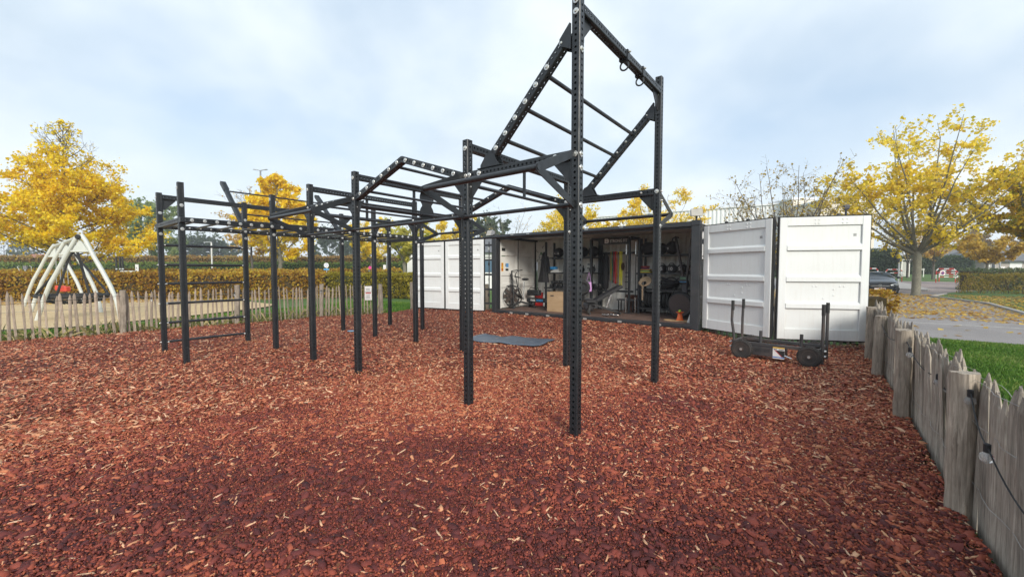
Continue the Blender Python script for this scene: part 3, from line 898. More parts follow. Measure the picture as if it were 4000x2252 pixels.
def door(p, q, flip=False, bot=DZ, H=DH):
    p, q = Vector((*p, 0)), Vector((*q, 0))
    W = (q-p).length
    a = math.atan2((q-p).y, (q-p).x)
    M = ctI @ Matrix.Translation((p.x, p.y, bot)) @ Matrix.Rotation(a, 4, 'Z')
    pa, fr, ribs = door_panel(W, H)
    d_ = place('door', pa, ct, M)
    for f_ in fr: place('door_stile', f_, d_)
    for r_ in ribs: place('door_rib', r_, d_)
    MB().bx(-0.012, W+0.012, -0.02, 0.045, H, H+0.022).bx(-0.012, W+0.012, -0.02, 0.045, -0.022, 0).bx(-0.014, 0, -0.022, 0.045, -0.022, H+0.022).bx(W, W+0.014, -0.022, 0.045, -0.022, H+0.022).build('door_seal', M_rub, d_)
    k = 0
    for x_, z_ in ((0.60, 0), (0.66, 0), (1.05, 0), (1.12, 0)):
        x_ = W-x_ if flip else x_
        for zz2 in (H-0.05, H-0.12, 1.03):
            place('rivet', RIV, d_, frame((x_, -0.03 if zz2 > 1.5 else -0.0, zz2), (0, -1, 0)))
    for x_, z_ in ((0.95, 0.97), (0.95, 0.86), (0.78, 0.80), (0.78, 0.69)):
        x_ = W-x_ if flip else x_
        place('rivet', RIV, d_, frame((x_, 0, z_), (0, -1, 0)))
    for i in range(3):   # small printed ventilation mark
        MB().bx(W-0.26, W-0.21, -0.003, -0.0005, 1.98+i*0.018, 1.988+i*0.018).build('stencil_mark', M_black, d_)
    MB().tube([(W/2-0.25, 0.05, 0.02), (W/2-0.25, 0.05, H-0.02)], 0.017, 8).tube([(W/2+0.25, 0.05, 0.02), (W/2+0.25, 0.05, H-0.02)], 0.017, 8).build('lock_rod', M_black, d_)
    for kx in (W/2-0.27, W/2+0.23): MB().bx(kx, kx+0.04, -0.01, 0.05, H+0.022, H+0.055).build('lock_keeper', M_black, d_)
    return d_
door((4.474, 9.39), (5.13, 7.96)); door((5.20, 7.88), (6.66, 7.54))
door((-2.285, 13.95), (-0.92, 13.30), True, 0.175, 2.345); door((-3.58, 14.62), (-2.35, 14.02), True, 0.175, 2.345)
# hinge arms between corner post and first door, and stickers on the hinge bar
for (p, q) in (((4.22, 9.44), (4.46, 9.40)), ((-0.91, 13.28), (-0.64, 13.12))):
    pl_, ql_ = ctI @ Vector((*p, 0)), ctI @ Vector((*q, 0))
    for z_ in (0.42, 0.88, 1.36, 1.84, 2.32):
        MB().beam((pl_.x, pl_.y, z_), (ql_.x, ql_.y, z_), 0.02, 0.06).build('hinge', M_black, ct)
hb = ctI @ Vector((4.37, 9.36, 0))
MB().tube([(hb.x, hb.y, 0.25), (hb.x, hb.y, 2.42)], 0.014, 8).build('hinge_rod', M_black, ct)
hb2 = ctI @ Vector((-0.745, 13.14, 0))
MB().tube([(hb2.x, hb2.y, 0.25), (hb2.x, hb2.y, 2.42)], 0.018, 8).build('hinge_rod', M_black, ct)
for i in range(4):
    MB().box((hb2.x, hb2.y-0.01, 0.7+i*0.5), (0.05, 0.04, 0.09)).build('hinge_cam', M_zinc if i in (1, 3) else M_black, ct)
# rods seen in the slot between the two right hand doors
gp = ctI @ Vector((5.17, 7.97, 0))
MB().tube([(gp.x, gp.y, 0.2), (gp.x, gp.y, 2.5)], 0.02, 8).build('hinge_rod', M_black, ct)
for i in range(6): MB().box((gp.x, gp.y, 0.35+i*0.4), (0.05, 0.05, 0.10)).build('hinge', M_black, ct)
# tie-down eyes along the rails
for s_ in (0.75, 1.35, 2.1, 3.3, 4.3, 5.3):
    m_ = MB().bx(s_-0.05, s_+0.05, -0.075, -0.045, CB+0.09, CB+0.12)
    for k in range(3): m_.bx(s_-0.05+0.035*k, s_-0.035+0.035*k, -0.085, -0.06, CB+0.075, CB+0.135)
    m_.build('door_socket', M_zinc, ct)
    m_ = MB()
    for k in range(3): m_.bx(s_-0.05+0.035*k, s_-0.035+0.035*k, -0.03, 0, CTOP-0.075, CTOP-0.03)
    m_.build('door_socket', M_zinc, ct)
# ------------------------------------------------------------------ picket fences
M_pick = wood('weathered_chestnut', (0.15, 0.12, 0.095), (0.60, 0.53, 0.44), scale=5, stretch=(9, 9, 0.45), bump=1.0)
M_post = wood('weathered_fence_post', (0.15, 0.12, 0.09), (0.60, 0.51, 0.41), scale=4.5, stretch=(8, 8, 0.4), bump=1.0)
M_pick2 = wood('pale_chestnut', (0.16, 0.12, 0.09), (0.56, 0.46, 0.36), scale=4)
M_wire = mat('galvanised_wire', (0.35, 0.34, 0.32), 0.5, metal=0.6)
M_cable = mat('black_cable', (0.015, 0.015, 0.016), 0.6)
def picket_mesh(name, w, h, m, seed, posty=False):
    r = random.Random(seed); mb = MB()
    n = 7 if not posty else 12
    ringN = 16 if posty else 8
    vs = []; cx = cy = 0
    rs = [r.uniform(0.8, 1.15) if not posty else 1+0.05*math.sin(2*k)+r.uniform(-0.035, 0.035) for k in range(ringN)]
    for i in range(n+1):
        z = -0.08+(h+0.08)*i/n
        cx += r.uniform(-1, 1)*w*0.07*(0 if i == 0 else 1); cy += r.uniform(-1, 1)*w*0.05
        tp = 1.0
        if not posty and i == n: tp = 0.28
        for k in range(ringN):
            a = 2*math.pi*k/ringN
            rr = rs[k]*(1+r.uniform(-0.07, 0.07))*tp
            dz = 0
            if i == n and not posty: dz = r.uniform(-0.01, 0.01)
            if i == n and posty: dz = r.uniform(-0.008, 0.008)
            if i == n-1 and not posty: dz = h/n-0.07+r.uniform(-0.02, 0.02)
            depth = 0.42 if not posty else 0.95
            vs.append((cx*0.6+w/2*rr*math.cos(a), cy*0.6+w/2*depth*rr*math.sin(a), z+dz))
    fs = [(i*ringN+k, i*ringN+(k+1) % ringN, (i+1)*ringN+(k+1) % ringN, (i+1)*ringN+k) for i in range(n) for k in range(ringN)]
    fs += [tuple(reversed(range(ringN))), tuple(n*ringN+k for k in range(ringN))]
    mb.add(vs, fs)
    return mb.mesh(name, m, smooth=posty)
def path_points(P, step, jit, r):
    out = []; carry = 0
    for (x0, y0), (x1, y1) in zip(P[:-1], P[1:]):
        L = math.hypot(x1-x0, y1-y0); t = carry
        while t < L:
            out.append((x0+(x1-x0)*t/L, y0+(y1-y0)*t/L, math.atan2(y1-y0, x1-x0)))
            t += step*(1+r.uniform(-jit, jit))
        carry = t-L
    return out
def fence(label, P, posts_at, step, w, h, m, seed, zf=lambda x, y: 0.0, postw=0.13, posth=1.08, wires=(0.25, 0.62, 0.86)):
    r = random.Random(seed)
    f = thing('picket_fence', label, 'fence', (P[0][0], P[0][1], 0))
    ox, oy = P[0]
    meshes = [picket_mesh('picket', w*r.uniform(0.8, 1.2), h*r.uniform(0.92, 1.05), m, seed*10+i) for i in range(9)]
    for x, y, a in path_points(P, step, 0.22, r):
        M = T(x-ox, y-oy, zf(x, y)+r.uniform(-0.03, 0.02), r.uniform(-0.04, 0.04), r.uniform(-0.05, 0.05), a+r.uniform(-0.2, 0.2))
        place('picket', r.choice(meshes), f, M)
    pm = [picket_mesh('post', postw, posth*q, M_post, seed*7+i, True) for i, q in enumerate((1.0, 0.97, 1.03))]
    for i, (x, y) in enumerate(posts_at):
        place('post', pm[i % 3], f, T(x-ox, y-oy, zf(x, y)-0.02, r.uniform(-0.03, 0.03), r.uniform(-0.03, 0.03), r.uniform(0, 6)))
    for wz in wires:
        for off in (-0.022, 0.022):
            pts = []
            for x, y, a in path_points(P, 0.12, 0, r):
                s_ = math.sin(len(pts)*1.7+wz*9)*0.012
                pts.append((x-ox-math.sin(a)*(off*w/0.06+s_), y-oy+math.cos(a)*(off*w/0.06+s_), zf(x, y)+wz+r.uniform(-0.006, 0.006)))
            MB().tube(pts, 0.0016, 4, False).build('wire', M_wire, f)
    return f
LF = [(-14.6, 4.2), (-12.2, 6.7), (-10.75, 8.15), (-9.24, 9.56), (-7.65, 11.2), (-6.19, 12.99), (-4.48, 13.8)]
fence('long weathered picket fence with three stout posts between red mulch and sand playground', LF,
      [(-12.5, 6.3), (-9.22, 9.50), (-7.62, 11.12), (-6.15, 12.93), (-4.48, 13.76)], 0.112, 0.050, 1.02, M_pick2, 3)
RF = [(7.1, 7.80), (6.6, 7.2), (6.17, 6.78), (5.36, 5.70), (4.02, 3.95), (2.86, 2.46), (2.49, 1.96), (2.05, 1.28), (1.4, 0.35)]
fence('grey cleft picket fence close by at the right edge beside green lawn', RF,
      [(6.08, 6.80), (5.26, 5.74), (3.95, 4.02), (2.76, 2.42), (1.72, 1.0)], 0.068, 0.085, 0.90, M_pick, 5, zf=lambda x, y: -0.01, postw=0.135, posth=0.91)
fence('dark picket fence glimpsed under the right hand container doors', [(4.75, 9.60), (5.5, 8.7), (6.3, 8.32), (7.1, 8.05)],
      [(4.8, 9.5), (7.08, 8.08)], 0.12, 0.06, 1.0, M_pick, 9)
fence('short picket fence behind the left container doors', [(-3.8, 15.1), (-2.2, 14.6), (-0.8, 13.9)], [(-3.75, 15.1), (-0.85, 13.9)], 0.12, 0.06, 0.95, M_pick, 11)
# notice wired to the fence near its end
nt_ = thing('fence_notice', 'white notice with red and grey print tied to the fence by its end post', 'sign', (-4.84, 13.55, 0.0), math.atan2(0.81, 1.71))
MB().bx(-0.11, 0.11, -0.006, 0, 0.50, 0.97).build('board', flat('notice_white', (0.75, 0.74, 0.72)), nt_)
MB().bx(-0.08, 0.08, -0.009, -0.0065, 0.72, 0.76).build('red_band', flat('notice_red', (0.45, 0.05, 0.05)), nt_)
M_txt = flat('notice_grey', (0.18, 0.18, 0.19))
for z0 in (0.55, 0.60, 0.65, 0.82, 0.87): MB().bx(-0.07, 0.05, -0.009, -0.0065, z0, z0+0.018).build('text_line', M_txt, nt_)
# festoon cables with bulbs on the two fences
M_glass, gnt, gb = nmat('clear_bulb_glass')
gb.inputs['Base Color'].default_value = (0.9, 0.92, 0.93, 1); gb.inputs['Roughness'].default_value = 0.05
gb.inputs['Transmission Weight'].default_value = 0.85; gb.inputs['IOR'].default_value = 1.3
BULB = MB().sphere((0, 0, -0.055), 0.028, 12, 8).mesh('bulb', M_glass, smooth=True)
SOCK = MB().lathe([(0.012, -0.03), (0.014, -0.028), (0.014, 0.012), (0.008, 0.016)], 10).mesh('socket', M_cable)
def festoon(label, pts, bulbs, r=0.004):
    t = thing('festoon_cable', label, 'string light', pts[0])
    o_ = Vector(pts[0]); P = []
    for a, b in zip(pts[:-1], pts[1:]):
        a, b = Vector(a), Vector(b)
        for i in range(8):
            s = i/8; P.append(a.lerp(b, s)-o_-Vector((0, 0, 0.09*4*s*(1-s)*min(1, (b-a).length))))
    P.append(Vector(pts[-1])-o_)
    MB().tube(P, r, 6).build('cable', M_cable, t, smooth=True)
    for b in bulbs:
        i = int(b*(len(P)-1))
        k = place('socket', SOCK, t, Matrix.Translation(P[i])); place('bulb', BULB, k)
festoon('black festoon cable with clear round bulbs looped along the near right fence',
        [(6.05, 6.70, 0.80), (5.22, 5.66, 0.74), (4.55, 4.72, 0.70), (3.88, 3.93, 0.80), (3.40, 3.18, 0.66), (2.72, 2.36, 0.78), (2.38, 1.98, 0.62), (2.12, 1.55, 0.44), (1.7, 0.9, 0.7)],
        (0.12, 0.28, 0.40, 0.51, 0.63, 0.76))
festoon('dark festoon cable draped along the top of the left picket fence',
        [(-14.4, 4.3, 0.9), (-12.45, 6.2, 0.85), (-9.22, 9.42, 0.90), (-7.62, 11.05, 0.88), (-6.1, 12.86, 0.86), (-4.5, 13.68, 0.84)],
        (0.15, 0.3, 0.45, 0.62, 0.8, 0.93))

# ------------------------------------------------------------------ grass blades
def blades(name, label, areas, seed, z0=-0.052):
    rng = np.random.RandomState(seed); cs = []
    for P, n in areas:
        P = np.array(P); lo, hi = P.min(0), P.max(0)
        k = rng.rand(n*3, 2)*(hi-lo)+lo
        k = k[np_in_poly(k[:, 0], k[:, 1], [tuple(q) for q in P])][:n]; cs.append(k)
    p = np.vstack(cs); n = len(p)
    a = rng.rand(n)*6.283; hh = 0.022+0.032*rng.rand(n); w = 0.004+0.004*rng.rand(n)
    w = w*np.clip(np.hypot(p[:, 0], p[:, 1])/5, 1, 3)
    dx, dy = np.cos(a)*w, np.sin(a)*w
    lx, ly = rng.normal(0, 0.02, n), rng.normal(0, 0.02, n)
    z = np.full(n, z0)
    co = np.stack([np.stack([p[:, 0]-dx, p[:, 1]-dy, z], 1), np.stack([p[:, 0]+dx, p[:, 1]+dy, z], 1), np.stack([p[:, 0]+lx, p[:, 1]+ly, z+hh+0.01], 1)], 1).reshape(-1, 3)
    tint = np.clip(rng.beta(2, 2, n)+0.25*np.sin(p[:, 0]*2.1)*np.sin(p[:, 1]*1.7), 0, 1)
    o = place(name, np_mesh(name, co, 3, np.arange(n*3), tint, M_blade)); tag(o, label, 'grass', kind='stuff')
M_blade = leafmat('grass_blade', [(0.03, 0.075, 0.008), (0.07, 0.17, 0.016), (0.12, 0.24, 0.03), (0.22, 0.27, 0.07)], 0.6, 0.3)
blades('grass_blades', 'short green grass on the lawn past the right hand fence', [([(2.6, 1.7), (2.95, 2.4), (4.2, 3.9), (5.5, 5.6), (6.4, 6.7), (7.2, 7.9), (8.6, 9.3), (14, 4.3), (9, 1.0)], 120000)], 1, -0.002)
blades('grass_blades', 'green grass strip between the left picket fence and the sand', [([(-16, 4.4), (-10.9, 8.2), (-9.3, 9.75), (-7.8, 11.3), (-6.3, 13.2), (-4.5, 13.95), (-3.6, 14.9), (-2.5, 18), (-8, 21), (-9.5, 15.5), (-12, 12.5), (-14.5, 10.4), (-20, 6)], 60000)], 2)
# long dry stalks at the foot of the left fence
rng = np.random.RandomState(5); pts_ = path_points(LF[2:], 0.02, 0.5, random.Random(2))
n = len(pts_)*2; pp = np.array([(x, y) for x, y, a in pts_]*2)+rng.normal(0, 0.10, (n, 2))+np.array([-0.06, 0.08])
lean = rng.normal(0, 0.16, (n, 2)); hh = 0.10+0.25*rng.rand(n)**2
co = np.stack([np.c_[pp-[0.005, 0.0], np.zeros(n)-0.03], np.c_[pp+[0.005, 0.0], np.zeros(n)-0.03], np.c_[pp+lean*0.6+[0.004, 0], hh*0.8], np.c_[pp+lean, hh]], 1).reshape(-1, 3)
o = place('dry_grass', np_mesh('dry_grass', co, 4, np.arange(n*4), rng.rand(n), leafmat('dry_stalk', [(0.10, 0.15, 0.03), (0.30, 0.27, 0.10), (0.50, 0.42, 0.22)], 0.7, 0.2)))
tag(o, 'straw coloured grass tufts along the foot of the left fence', 'grass', kind='stuff')

# ------------------------------------------------------------------ trees
M_bark = wood('tree_bark', (0.050, 0.042, 0.036), (0.20, 0.175, 0.15), 0.9, 5, (3, 3, 0.7), 0.8)
M_barkg = wood('pale_tree_bark', (0.10, 0.10, 0.075), (0.30, 0.28, 0.22), 0.9, 5, (3, 3, 0.7), 0.8)
Y1 = [(0.60, 0.40, 0.01), (0.82, 0.57, 0.01), (0.94, 0.70, 0.015), (0.96, 0.78, 0.05), (0.96, 0.84, 0.18)]
Y2 = [(0.40, 0.38, 0.03), (0.72, 0.58, 0.03), (0.92, 0.70, 0.05), (0.95, 0.77, 0.12), (0.93, 0.73, 0.26)]
Y3 = [(0.34, 0.20, 0.05), (0.60, 0.38, 0.09), (0.80, 0.55, 0.16), (0.82, 0.62, 0.26)]
GY = [(0.22, 0.26, 0.04), (0.44, 0.44, 0.06), (0.68, 0.60, 0.10), (0.82, 0.68, 0.18)]
GG = [(0.17, 0.25, 0.10), (0.30, 0.38, 0.15), (0.46, 0.50, 0.22)]
DG = [(0.04, 0.07, 0.035), (0.09, 0.13, 0.065), (0.16, 0.20, 0.10)]
BR = [(0.12, 0.075, 0.025), (0.27, 0.155, 0.04), (0.40, 0.26, 0.07), (0.30, 0.28, 0.06)]
_lm = {}
def LM(key, cols):
    if key not in _lm: _lm[key] = leafmat('leaves_'+key, cols, 0.55, 0.5)
    return _lm[key]
def tree(name, label, base, H, trunk_h, env, lm, n_leaf, leaf, seed, style='leader', r0=0.16, bark=None, group=None, bare_top=1.1, clump=0.0, n1=26, twigs=4, tintbias=0.0, spread=0.5):
    """env(t) -> crown radius at fraction t of the crown height"""
    r = random.Random(seed); rg = np.random.RandomState(seed)
    t_ = thing(name, label, 'tree', base, 0, group)
    bark = bark or M_bark
    wd = MB(); anchors = []
    def limb(p, d, L, rad, lev, nseg=5):
        pts = [p.copy()]; rs = [rad]; q = p.copy(); dd = d.copy()
        for i in range(nseg):
            dd = (dd+Vector((r.gauss(0, 0.10), r.gauss(0, 0.10), r.gauss(0, 0.06)+(0.05 if lev == 1 else 0.02)))).normalized()
            q = q+dd*(L/nseg); pts.append(q.copy()); rs.append(max(0.004 if H < 9.5 else 0.006, rad*(1-0.85*(i+1)/nseg)))
        wd.tube(pts, rs, 5 if lev < 2 else 3, False)
        if lev >= 2 or (lev == 1):
            a0 = 0.35 if lev == 1 else 0.1
            for i in range(1, nseg+1):
                if i/nseg >= a0: anchors.append((pts[i], L*0.10+0.06, lev))
                anchors.append((pts[i-1].lerp(pts[i], 0.5), L*0.08+0.06, lev)) if i/nseg > a0 else None
        if lev < 3:
            k = twigs if lev == 1 else 3
            for j in range(k):
                f = r.uniform(0.25, 0.95)*(nseg); i = min(nseg-1, int(f)); pp_ = pts[i].lerp(pts[i+1], f-i)
                side = Vector((r.gauss(0, 1), r.gauss(0, 1), r.gauss(0.15, 0.6))).normalized()
                nd = (dd*0.75+side*0.75).normalized()
                limb(pp_, nd, L*r.uniform(0.28, 0.5), rs[i]*0.55, lev+1, 4)
    ch = H-trunk_h
    if style == 'leader':
        tp = [Vector((0, 0, -0.1))]; n = 10
        for i in range(1, n+1): tp.append(Vector((r.gauss(0, 0.02)*H*0.15, r.gauss(0, 0.02)*H*0.15, H*0.97*i/n)))
        wd.tube(tp, [r0*(1.15 if i == 0 else (1-0.93*i/n)) for i in range(n+1)], 9, False)
        for k in range(n1):
            f = ((k+r.random())/n1)**0.9
            z = trunk_h+ch*f*0.95; rad = max(0.25, env(f))
            a = k*2.4+r.uniform(-0.4, 0.4); up = 0.25+0.9*f
            i = min(n-1, int(z/(H*0.97)*n)); pp_ = tp[i].lerp(tp[i+1], z/(H*0.97)*n-i)
            d = Vector((math.cos(a), math.sin(a), up)).normalized()
            limb(pp_, d, rad*1.12/math.sqrt(1-d.z**2+1e-6)*0.85, r0*0.38*(1-0.6*f), 1, 6)
    else:
        wd.tube([Vector((0, 0, -0.1)), Vector((0.0, 0, 0.25)), Vector((0.02, 0.01, trunk_h*0.6)), Vector((0, 0.02, trunk_h))], [r0*1.25, r0*1.0, r0*0.92, r0*0.95], 12, False)
        for k in range(n1):
            a = k*2.4+r.uniform(-0.3, 0.3); f = (k+0.5)/n1
            out = spread*(0.35+1.1*(k % 3)/2)
            d = Vector((math.cos(a)*out, math.sin(a)*out, 1)).normalized()
            # length to reach the envelope
            L = 0.3
            while L < H*1.5:
                q = Vector((0, 0, trunk_h))+d*L; ff = (q.z-trunk_h)/ch
                if ff > 0.97 or math.hypot(q.x, q.y) > env(max(0, ff)): break
                L += 0.15
            st_ = Vector((0, 0, trunk_h*r.uniform(0.86, 1.0)))
            pts = [st_]; dd = (d+Vector((d.x, d.y, 0))*0.3).normalized(); q = st_.copy(); n = 8; rs = [r0*0.38]
            for i in range(n):
                dd = (dd+Vector((r.gauss(0, 0.06), r.gauss(0, 0.06), 0.05))).normalized(); q = q+dd*L/n
                pts.append(q.copy()); rs.append(max(0.010, r0*0.38*(1-0.9*(i+1)/n)))
            wd.tube(pts, rs, 6, False)
            for j in range(twigs*3):
                f2 = r.uniform(0.18, 1.0)*n; i = min(n-1, int(f2)); pp_ = pts[i].lerp(pts[i+1], f2-i)
                side = Vector((r.gauss(0, 1), r.gauss(0, 1), r.gauss(0.2, 0.5))).normalized()
                limb(pp_, (dd*0.35+side).normalized(), r.uniform(0.12, 0.26)*H*0.62, rs[i]*0.5, 2, 4)
    me = wd.mesh('trunk', bark, smooth=True)
    place('trunk', me, t_)
    # leaves
    A = np.array([tuple(a[0]) for a in anchors]); S = np.array([a[1] for a in anchors])
    hf = np.clip((A[:, 2]-trunk_h)/ch, 0, 1.2)
    w = np.clip(1-(hf-(bare_top-0.22))/0.42, 0.035, 1)**1.4
    if clump:
        ph = rg.rand(6)*6.28
        cl = np.sin(A[:, 0]*1.3+ph[0])+np.sin(A[:, 1]*1.2+ph[1])+np.sin(A[:, 2]*1.7+ph[2])
        w = w*np.clip(1+clump*cl, 0.05, 3)
    w = w/w.sum()
    ii = rg.choice(len(A), n_leaf, p=w)
    c = A[ii]+rg.normal(size=(n_leaf, 3))*S[ii][:, None]*np.array([1, 1, 0.8])
    co, lp = leaf_cards(c, leaf, rg, aspect=0.8)
    at_ = rg.rand(len(A))
    tint = np.clip(0.5*at_[ii]+0.5*rg.rand(n_leaf)+tintbias, 0, 1)
    place('crown', np_mesh('crown', co, 4, lp, tint, lm), t_)
    return t_
def gz(p): return Vector((p.x, p.y, hy(p.y)))
def tb(px, Y): return gz(at(px, 1055, Y))
tree('yellow_tree', 'tall golden yellow tree with bare pointed top behind the white swing', tb(270, 26), 11.2, 1.5, lambda t: 4.6*min(1, (t+0.10)*6)**0.6*(1-t)**1.0+0.2, LM('gold', Y1), 42000, 0.15, 21, r0=0.17, bare_top=0.62, n1=52, twigs=6)
tree('yellow_tree', 'golden yellow tree standing behind the rig posts left of centre', tb(1092, 36), 9.9, 1.7, lambda t: 4.1*min(1, (t+0.10)*5)**0.6*(1-t)**0.95+0.15, LM('gold', Y1), 27000, 0.20, 22, r0=0.20, bark=M_barkg, bare_top=0.85, n1=34, twigs=5)
tree('thin_tree', 'slender half bare tree with pale orange leaves left of the golden tree', tb(985, 40), 9.6, 1.8, lambda t: 2.6*math.sin(min(1, t+0.12)*math.pi)**0.7+0.1, LM('pale', Y3), 5000, 0.16, 23, r0=0.13, bare_top=0.6, n1=30, twigs=5)
tree('green_tree', 'pale green tree beyond the hedge right of the big yellow tree', tb(590, 62), 10.2, 1.0, lambda t: 4.6*math.sin(min(1, t*0.85+0.18)*math.pi)**0.6, LM('green', GG), 16000, 0.34, 24, r0=0.2, n1=26)
tree('autumn_tree', 'yellow green tree with grey trunk just left of the container doors', tb(1580, 34), 5.9, 2.0, lambda t: 2.5*math.sin(min(1, t*0.8+0.2)*math.pi)**0.5, LM('greenyellow', GY), 9000, 0.15, 25, 'vase', r0=0.17, bark=M_barkg, n1=9, twigs=4, clump=0.3, spread=0.8)
tree('autumn_tree', 'round yellow tree seen between the rig posts beside the blue and white sign', tb(1452, 40), 6.3, 2.0, lambda t: 2.6*math.sin(min(1, t*0.85+0.15)*math.pi)**0.5, LM('gold2', Y2), 9000, 0.16, 26, 'vase', r0=0.15, bark=M_barkg, n1=9, clump=0.2, spread=0.8)
tree('autumn_tree', 'yellow tree peeking over the closed left container doors', tb(1745, 38), 6.4, 2.0, lambda t: 2.7*math.sin(min(1, t*0.85+0.15)*math.pi)**0.5, LM('gold2', Y2), 9000, 0.16, 27, 'vase', r0=0.15, n1=9, clump=0.2, spread=0.8)
tree('bare_tree', 'nearly bare tree with thin spreading twigs above the container roof', tb(1985, 34), 7.2, 1.8, lambda t: 2.9*math.sin(min(1, t*0.8+0.2)*math.pi)**0.5, LM('pale', Y3), 130, 0.12, 28, 'vase', r0=0.13, bark=M_barkg, n1=11, twigs=4, spread=0.9)
tree('autumn_tree', 'pointed yellow tree behind the container, framed by the tallest post', tb(2250, 30), 6.8, 1.9, lambda t: 3.0*math.sin(min(1, t*0.72+0.25)*math.pi)**0.6, LM('gold2', Y2), 15000, 0.13, 29, 'vase', r0=0.13, n1=14, clump=0.2, spread=0.95)
tree('autumn_tree', 'broad pale yellow tree above the container roof right of the tall post', tb(2560, 30), 7.9, 1.9, lambda t: 3.3*math.sin(min(1, t*0.72+0.25)*math.pi)**0.6, LM('palegold', Y2+[(0.93, 0.66, 0.25)]), 17000, 0.13, 30, 'vase', r0=0.13, n1=15, clump=0.2, spread=0.95)
tree('sparse_tree', 'sparse tree with few leaves rising behind the right hand doors', tb(3065, 22), 7.4, 1.4, lambda t: 3.6*math.sin(min(1, t*0.70+0.26)*math.pi)**0.6, LM('sparse', [(0.12, 0.11, 0.03), (0.30, 0.22, 0.05), (0.55, 0.38, 0.06), (0.24, 0.2, 0.08)]), 3000, 0.11, 31, 'vase', r0=0.17, n1=26, twigs=6, clump=0.2, spread=0.85)
tree('roadside_tree', 'large open yellow leaved tree with forked grey green trunk beside the road', Vector((23.79, 23.7, 0)), 10.4, 2.6, lambda t: 4.5*math.sin(min(1, t*0.70+0.26)*math.pi)**0.55, LM('gold2', Y2), 15000, 0.16, 32, 'vase', r0=0.215, bark=M_barkg, n1=20, twigs=5, clump=0.5, spread=1.0)
tree('roadside_tree', 'yellow and green leaved tree cut by the right picture edge', tb(4040, 21.5), 7.6, 2.9, lambda t: 3.9*math.sin(min(1, t*0.78+0.22)*math.pi)**0.6, LM('mixed', [(0.12, 0.15, 0.02), (0.32, 0.33, 0.04), (0.72, 0.52, 0.03), (0.80, 0.54, 0.03), (0.82, 0.6, 0.08)]), 13000, 0.19, 33, 'vase', r0=0.28, bark=M_barkg, n1=11, twigs=4, clump=0.3, spread=0.9)
tree('small_tree', 'low orange brown tree with dense umbrella crown behind the right hedge', tb(3855, 33), 4.3, 2.0, lambda t: 2.2*math.sin(min(1, t*0.6+0.35)*math.pi)**0.5, LM('orange', [(0.40, 0.27, 0.05), (0.62, 0.43, 0.07), (0.80, 0.58, 0.12)]), 9000, 0.15, 34, 'vase', r0=0.10, bark=M_barkg, n1=8, spread=1.6)
for k, (px_, Y_, H_, lab, key, cols, nl) in enumerate((
        (3645, 44, 6.0, 'thin pale leaved tree on the grass bank behind the roadside tree', 'pale', Y3, 3200),
        (3545, 48, 6.5, 'slim leafless tree on the far verge by the white gate', 'pale', Y3, 1500),
        (3815, 88, 10.0, 'brown autumn tree rising behind the bungalow roof', 'brown', BR, 9000),
        (3960, 90, 9.0, 'brown leaved tree at the far right behind the houses', 'brown', BR, 6000))):
    b_ = tb(px_, Y_)
    tree('distant_tree', lab, b_, H_, 1.8, lambda t: 0.36*H_*math.sin(min(1, t*0.75+0.22)*math.pi)**0.6, LM(key, cols), nl, 0.16 if Y_ < 60 else 0.4, 40+k, 'vase', r0=0.12 if Y_ < 60 else 0.2, n1=8)
for k, (px_, Y_, H_, w_, lab) in enumerate((
        (800, 120, 9.3, 5.5, 'far dark green tree, right of the pale green one'), (740, 118, 8.6, 4.5, 'far dark green tree low on the skyline, left of its neighbour'),
        (870, 125, 8.0, 5.0, 'far green tree behind the golden tree'), (1290, 110, 8.9, 6.5, 'far grey green tree with domed crown between two rig posts'),
        (1370, 130, 8.4, 4.5, 'far hazy tree right of the domed one'), (1900, 70, 8.0, 4.5, 'dark evergreen treetop left of the container corner'),
        (20, 130, 9.0, 9.0, 'far dark tree at the left picture edge'))):
    b_ = tb(px_, Y_)
    tree('far_tree', lab, b_, H_, 0.8, lambda t: w_*math.sin(min(1, t*0.8+0.2)*math.pi)**0.5, LM('darkgreen', DG), 6000, 0.5, 60+k, 'leader', r0=0.25, n1=22, twigs=4)

